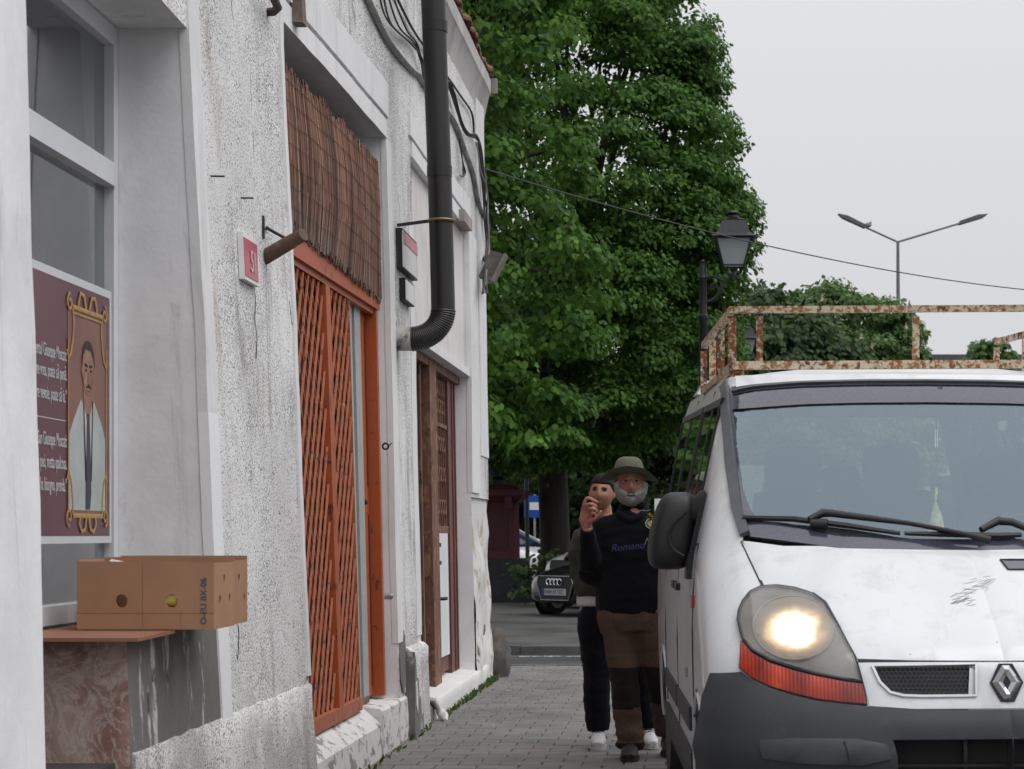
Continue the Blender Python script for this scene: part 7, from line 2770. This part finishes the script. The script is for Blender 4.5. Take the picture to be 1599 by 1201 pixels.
# hat
OL = mat_cloth('olive_canvas', (.115, .125, .085), .18, 260, .25, .9, 14)
ht = MB()
hc0 = Q(982, 738, .01)
v, fs = [], []
nu = 56
prof = [(.0, .092), (.035, .091), (.058, .084), (.075, .066), (.086, .036), (.094, .0), (.112, -.008), (.142, -.018), (.176, -.030), (.180, -.033), (.174, -.035), (.138, -.023), (.105, -.014), (.086, -.006), (.078, .03), (.05, .066), (.0, .075)]
for (r, h) in prof:
    for j in range(nu):
        a = 2 * PI * j / nu
        cx_, sy_ = math.cos(a), math.sin(a)
        k_ = max(0, r - .094) / .08
        dz = -.020 * k_ * abs(cx_) ** 2.5 + (.060 * k_ * max(0, -sy_) ** 1.5) + (.012 * k_ * mnoise.noise(Vector((cx_ * 2, sy_ * 2, 4))))
        v.append(hc0 + Vector((r * cx_ * .98, r * sy_ * 1.08, h + dz)))
for i in range(len(prof) - 1):
    for j in range(nu):
        fs.append((i * nu + j, i * nu + (j + 1) % nu, (i + 1) * nu + (j + 1) % nu, (i + 1) * nu + j))
hat = obj('bucket_hat', ht.add(v, fs), OL, man, smooth=50)
seam_ = MB()
seam_.tube([hc0 + Vector((.0965 * .98 * math.cos(a), .0965 * 1.08 * math.sin(a), .003)) for a in [2 * PI * i / 40 for i in range(41)]], .0016, 5, caps=False)
obj('hat_seam', seam_, OL, hat, smooth=60)
# pullover
KN = mat_cloth('navy_fleece', (.0062, .0068, .0088), .35, 300, .5, .95, 11)
pv_ = MB()
to = [(987, 800, .078, .082), (986, 806, .105, .095), (985, 815, .180, .112), (985, 828, .213, .135), (985, 870, .218, .152), (985, 915, .214, .16), (985, 944, .205, .152), (985, 957, .198, .145)]
pv_.tube([Q(x, y, .005) for x, y, a, b in to], [(a, b) for x, y, a, b in to], 24, ref=(0, 1, 0))
pv_.tube([Q(960, 822), SH, SH.lerp(EL, .5) - Vector((.008, 0, 0)), EL - Vector((.004, -.01, .022)), EL.lerp(WR, .25) - Vector((0, .01, 0)), EL.lerp(WR, .7), WR.lerp(EL, .02)], [.075, .078, .073, .070, .066, .055, .044], 14)
pv_.tube([Q(1012, 822), SH2, SH2.lerp(EL2, .5), EL2, EL2.lerp(WR2, .5), WR2], [.075, .078, .073, .068, .058, .044], 14)
pv_.tube([Q(987, 790, .045), Q(987, 803, .01)], [(.076, .072), (.092, .085)], 20, ref=(0, 1, 0))
wr_ = lambda co: .010 * mnoise.noise(co * 7) + .006 * mnoise.noise(Vector((co.x * 16, co.y * 16, co.z * 26)))
po_ = remesh('pullover', pv_, .0115, KN, man, 2, wr_)
COLr = mat_cloth('collar_cloth', (.014, .015, .018), .3, 300, .3)
cl_ = MB()
cl_.tube([Q(964, 800, -.045), Q(972, 806, -.095), Q(985, 812, -.115), Q(999, 806, -.095), Q(1009, 796, -.04), Q(1011, 786, .05)], [(.012, .022)] * 6, 8)
obj('collar', cl_, COLr, po_, smooth=50)
bvh = BVHTree.FromPolygons([tuple(v.co) for v in po_.data.vertices], [tuple(p.vertices) for p in po_.data.polygons])
def drape(o, lift=.003):
    for v in o.data.vertices:
        hit = bvh.ray_cast(Vector((v.co.x, 8, v.co.z)), Vector((0, 1, 0)))
        if hit[0] is not None:
            v.co.y = hit[0].y - lift - (v.co.y if False else 0)
def chest_text(s, x, y, size, m, sx=1.0, rz=0.0):
    p = Q(x, y, -.3)
    Mt = frame_matrix(p, (math.cos(rz), 0, math.sin(rz)), (-math.sin(rz), 0, math.cos(rz)))
    t = text_mesh(s, size, m, 'embroidery', Mt, po_, 'LEFT', 0.0, .35, sx)
    bm = bmesh.new(); bm.from_mesh(t.data)
    bmesh.ops.subdivide_edges(bm, edges=[e for e in bm.edges if e.calc_length() > .01], cuts=1)
    bm.to_mesh(t.data); bm.free()
    drape(t)
    return t
BLU = mat_cloth('blue_thread', (.055, .062, .16), .3, 400, .2)
GRT = mat_cloth('grey_thread', (.20, .21, .23), .3, 400, .2)
chest_text('Romano', 952, 862, .060, BLU, .95, .10)
chest_text('Ne', 1004, 851, .060, GRT, .9)
def badge(nm, pts, m, lift, x, y):
    p = Q(x, y, -.3)
    mb = MB()
    n = len(pts)
    mb.add([p] + [p + Vector((u, 0, q)) for u, q in pts], [(0, i + 1, (i + 1) % n + 1) for i in range(n)])
    o = obj(nm, mb, m, po_, fix=False)
    drape(o, lift)
    return o
cir = lambda r, n=28: [(r * math.cos(2 * PI * i / n), r * math.sin(2 * PI * i / n)) for i in range(n)]
WHT = mat_cloth('badge_white', (.50, .49, .42), .1, 300, .1)
YEL = mat_cloth('badge_gold', (.50, .34, .05), .15, 300, .1)
badge('crest', cir(.031), WHT, .005, 1015, 817)
badge('crest_ring', cir(.0255), KN, .0062, 1015, 817)
badge('crest_centre', cir(.020), YEL, .0074, 1015, 817)
badge('crest_core', cir(.015), WHT, .0086, 1015, 817)
badge('crest_mark', [(-.004, -.012), (.004, -.012), (.004, .012), (-.004, .012)], YEL, .0096, 1015, 817)
st5 = [((.017 if i % 2 == 0 else .007) * math.sin(PI * i / 5), (.017 if i % 2 == 0 else .007) * math.cos(PI * i / 5)) for i in range(10)]
badge('gold_star', st5, YEL, .005, 1015, 804)
obj('zip', MB().tube(smooth_pts([Q(996, 800, -.12), Q(1002, 797, -.11), Q(1010, 798, -.10), Q(1016, 796, -.08)], 4), .003, 6), GRT, po_, smooth=60)
# trousers with dark knee patches
BR = mat_cloth('brown_canvas', (.10, .064, .046), .25, 260, .7, .95, 10)
BRD = mat_cloth('dark_patch', (.020, .016, .014), .25, 260, .5, .95, 10)
tr_ = MB()
tr_.tube([Q(985, 948), Q(985, 965), Q(986, 985)], [(.190, .135), (.195, .14), (.185, .13)], 22, ref=(0, 1, 0))
def tleg(H, K_, A, r):
    p = [H, H.lerp(K_, .33), H.lerp(K_, .66), K_, K_.lerp(A, .3), K_.lerp(A, .65), K_.lerp(A, .9), A + Vector((0, 0, -.01)), A + Vector((.0, 0, -.045))]
    tr_.tube(p, [r * k for k in (1.05, 1.0, .92, .82, .80, .78, .82, .80, .70)], 18)
tleg(HA, KA, AA, .103)
tleg(HB, KB, AB, .103)
def wr2(co):
    z = co.z
    low = max(0, .32 - z) / .32
    return .010 * mnoise.noise(Vector((co.x * 8, co.y * 8, z * 9))) + .009 * mnoise.noise(Vector((co.x * 9, co.y * 9, z * 30))) * (.5 + 1.2 * low)
remesh('trousers', tr_, .0115, [BR, BRD], man, 2, wr2, lambda c: 1 if .30 + .03 * mnoise.noise(c * 5) < c.z < .535 or c.z < .10 else 0)
SHO = simple('dark_leather', (.022, .019, .016), .6, 0, .3, 30, .3)
SOLE = simple('dark_sole', (.012, .012, .012), .8)
def shoe(A, root, m, ms, yaw=0.0, L=.28, w_=.052, nm='shoe', hi=.10):
    base = Vector((A.x, A.y, 0))
    R = Matrix.Rotation(yaw, 3, 'Z')
    f = lambda x, y, z: base + R @ Vector((x, y, z))
    mb = MB()
    mb.tube([f(0, .085, .06), f(0, .03, .068), f(0, -.05, .058), f(.0, -.12, .045), f(0, -L * .64, .034)], [(w_ * .72, .052), (w_ * .85, .062), (w_ * .95, .050), (w_ * 1.0, .036), (w_ * .6, .018)], 16, ref=(0, 0, 1))
    mb.tube([f(0, .045, .06), f(0, .05, hi + .03)], [(w_ * .72, .06), (w_ * .68, .058)], 14, ref=(0, 1, 0))
    s = remesh(nm, mb, .008, m, root, 2)
    sb = MB()
    out = []
    for i in range(26):
        a = 2 * PI * i / 26
        y_ = -.045 + (L * .5) * math.sin(a)
        x = (w_ + .004) * math.cos(a) * (1.05 if math.sin(a) < 0 else .85)
        x = (abs(math.cos(a)) ** .6) * (1 if math.cos(a) > 0 else -1) * (w_ + .003) * (1.02 if math.sin(a) < .2 else .84)
        out.append(f(x, y_, 0.001))
    sb.prism(out, (0, 0, .022))
    obj('sole', sb, ms, s)
    return s, f
shoe(AA, man, SHO, SOLE, .0)
shoe(AB, man, SHO, SOLE, .15)

# ------------------------------------------------------------------ woman behind him
DW = 11.75
Qw = lambda x, y, dy=0.0: PX(x, y, DW + dy)
wom = thing('person', 'woman with pulled back dark hair, khaki sweatshirt, black jeans and white trainers, half hidden', 'person', (Qw(948, 0).x, DW, 0))
hw_ = head_fn(Qw(940, 770), .94, -.16, math.radians(0), math.radians(4), 1.0)
bw_ = MB()
head_mesh(bw_, hw_)
ears(bw_, hw_, .9)
bw_.tube([Qw(943, 788, .03), Qw(945, 805, .03), Qw(946, 818, .02)], [(.044, .05), (.045, .05), (.066, .07)], 16, ref=(0, 1, 0))
tw = [(946, 812, .06, .06), (946, 822, .145, .085), (946, 840, .165, .10), (946, 880, .150, .105), (946, 915, .145, .105), (948, 945, .17, .12), (950, 968, .175, .12)]
bw_.tube([Qw(x, y) for x, y, a, b in tw], [(a, b) for x, y, a, b in tw], 20, ref=(0, 1, 0))
S1, E1, W1 = Qw(912, 838), Qw(904, 893, .02), Qw(948, 918, -.16)
bw_.tube([Qw(925, 832), S1, E1], [.045, .045, .038], 12); bw_.tube([E1, W1], [.038, .026], 12)
S2, E2, W2_ = Qw(982, 838), Qw(994, 890, .02), Qw(990, 935, -.06)
bw_.tube([Qw(968, 832), S2, E2], [.045, .045, .038], 12); bw_.tube([E2, W2_], [.038, .026], 12)
for Wq in (W1, W2_):
    bw_.tube([Wq, Wq + Vector((.015, -.02, -.05)), Wq + Vector((.02, -.025, -.085))], [(.024, .018), (.034, .017), (.032, .013)], 12, ref=(0, 1, 0))
    for i in range(4):
        o_ = Vector((.002 + .014 * i, -.025, -.082))
        finger(bw_, [Wq + o_, Wq + o_ + Vector((0, -.015, -.03)), Wq + o_ + Vector((0, -.004, -.05 + .004 * abs(i - 1)))], .0075)
    finger(bw_, [Wq + Vector((.0, -.03, -.04)), Wq + Vector((-.012, -.05, -.06)), Wq + Vector((-.01, -.055, -.08))], .0085)
H1, K1, A1 = Qw(927, 962), Qw(931, 1052, -.02), Qw(934, 1132, .0)
H2, K2, A2 = Qw(972, 962), Qw(1000, 1050, .02), Qw(1009, 1128, .04)
leg(bw_, H1, K1, A1, Vector((A1.x, A1.y - .16, .035)), (.085, .078, .055, .05, .036))
leg(bw_, H2, K2, A2, Vector((A2.x, A2.y - .16, .035)), (.085, .078, .055, .05, .036))
remesh('body', bw_, .0066, SK2, wom, 1)
face_parts(hw_, wom, HAIRD, simple('lip_rose', (.26, .085, .07), .45), 1.0, True, 15, simple('eye_shade', (.13, .09, .07), .4), 1.5)  # eyes darkened and lids thickened to paint shade in the sockets
def hair_reg(a, e_):
    a = abs(a)
    line = 27 - .02 * a if a < 55 else 26 - (a - 55) * .85
    if a > 108:
        line = -45
    return min(1, max(-1, (e_ - line) / 6))
obj('hair', head_patch(hw_, hair_reg, .009, rough=.002), HAIRD, wom, smooth=60)
obj('hair_bun', MB().ellipsoid(hw_(PI, math.radians(20), .03), .045, .04, .045, 14, 10), HAIRD, wom, smooth=60)
KH = mat_cloth('khaki_fleece', (.050, .050, .040), .3, 260, .6, .95, 9)
sw_ = MB()
ts = [(946, 806, .085, .08), (946, 816, .15, .10), (946, 835, .19, .125), (944, 880, .185, .14), (942, 912, .18, .145), (942, 931, .17, .135)]
sw_.tube([Qw(x, y) for x, y, a, b in ts], [(a, b) for x, y, a, b in ts], 22, ref=(0, 1, 0))
sw_.tube([Qw(928, 828), S1, S1.lerp(E1, .5) - Vector((.02, 0, 0)), E1, E1.lerp(W1, .5), W1], [.066, .072, .072, .068, .062, .042], 14)
sw_.tube([Qw(966, 828), S2, S2.lerp(E2, .5), E2, E2.lerp(W2_, .5), W2_], [.066, .072, .070, .064, .056, .040], 14)
remesh('sweatshirt', sw_, .0115, KH, wom, 2, lambda co: .012 * mnoise.noise(co * 6) + .008 * mnoise.noise(Vector((co.x * 14, co.y * 14, co.z * 22))))
ws_ = MB()
ws_.tube([Qw(943, 924), Qw(944, 937), Qw(944, 946)], [(.168, .125), (.172, .128), (.174, .13)], 22, ref=(0, 1, 0))
k = NM('white_print_shirt')
k.color(k.mix(k.ramp(k.voro(26), [(.12, 0.0), (.16, 1.0)]), (.03, .03, .035), (.60, .59, .62))).set(Roughness=.9)
remesh('shirt', ws_, .0115, k.m, wom, 1)
JE = mat_cloth('black_denim', (.0065, .007, .0105), .35, 300, .5, .9, 10)
je_ = MB()
je_.tube([Qw(947, 944), Qw(948, 965), Qw(949, 982)], [(.166, .12), (.172, .125), (.168, .12)], 22, ref=(0, 1, 0))
for (H, K_, A, r) in ((H1, K1, A1, .098), (H2, K2, A2, .098)):
    p = [H, H.lerp(K_, .33), H.lerp(K_, .66), K_, K_.lerp(A, .3), K_.lerp(A, .65), K_.lerp(A, .92), A, A - Vector((0, 0, .035))]
    je_.tube(p, [r * q for q in (1.05, 1.02, .94, .84, .86, .82, .78, .74, .68)], 18)
remesh('jeans', je_, .0115, JE, wom, 2, lambda co: .007 * mnoise.noise(co * 8) + .006 * mnoise.noise(Vector((co.x * 9, co.y * 9, co.z * 26))))
TRN = simple('white_trainer', (.60, .59, .60), .6, 0, .08, 20, .2)
TSO = simple('trainer_sole', (.50, .49, .48), .7)
for A, yw in ((A1, .05), (A2, .25)):
    s, f = shoe(A, wom, TRN, TSO, yw, .27, .05, 'trainer', .10)
    lc = MB()
    for q in range(4):
        y_ = -.02 - .028 * q
        z_ = .136 - .017 * q
        lc.tube([f(-.022, y_, z_ - .008), f(0, y_ - .006, z_ + .001), f(.022, y_, z_ - .008)], .0032, 6)
    obj('laces', lc, simple('lace_dark', (.10, .09, .12), .8), s, smooth=60)
    obj('trim', MB().tube([f(-.052, -.0, .055), f(-.045, -.06, .07), f(-.03, -.09, .075)], .005, 6).tube([f(.052, -.0, .055), f(.045, -.06, .07), f(.03, -.09, .075)], .005, 6), simple('trim_navy', (.03, .03, .07), .6), s, smooth=60)

bpy.data.scenes.remove(TMP)
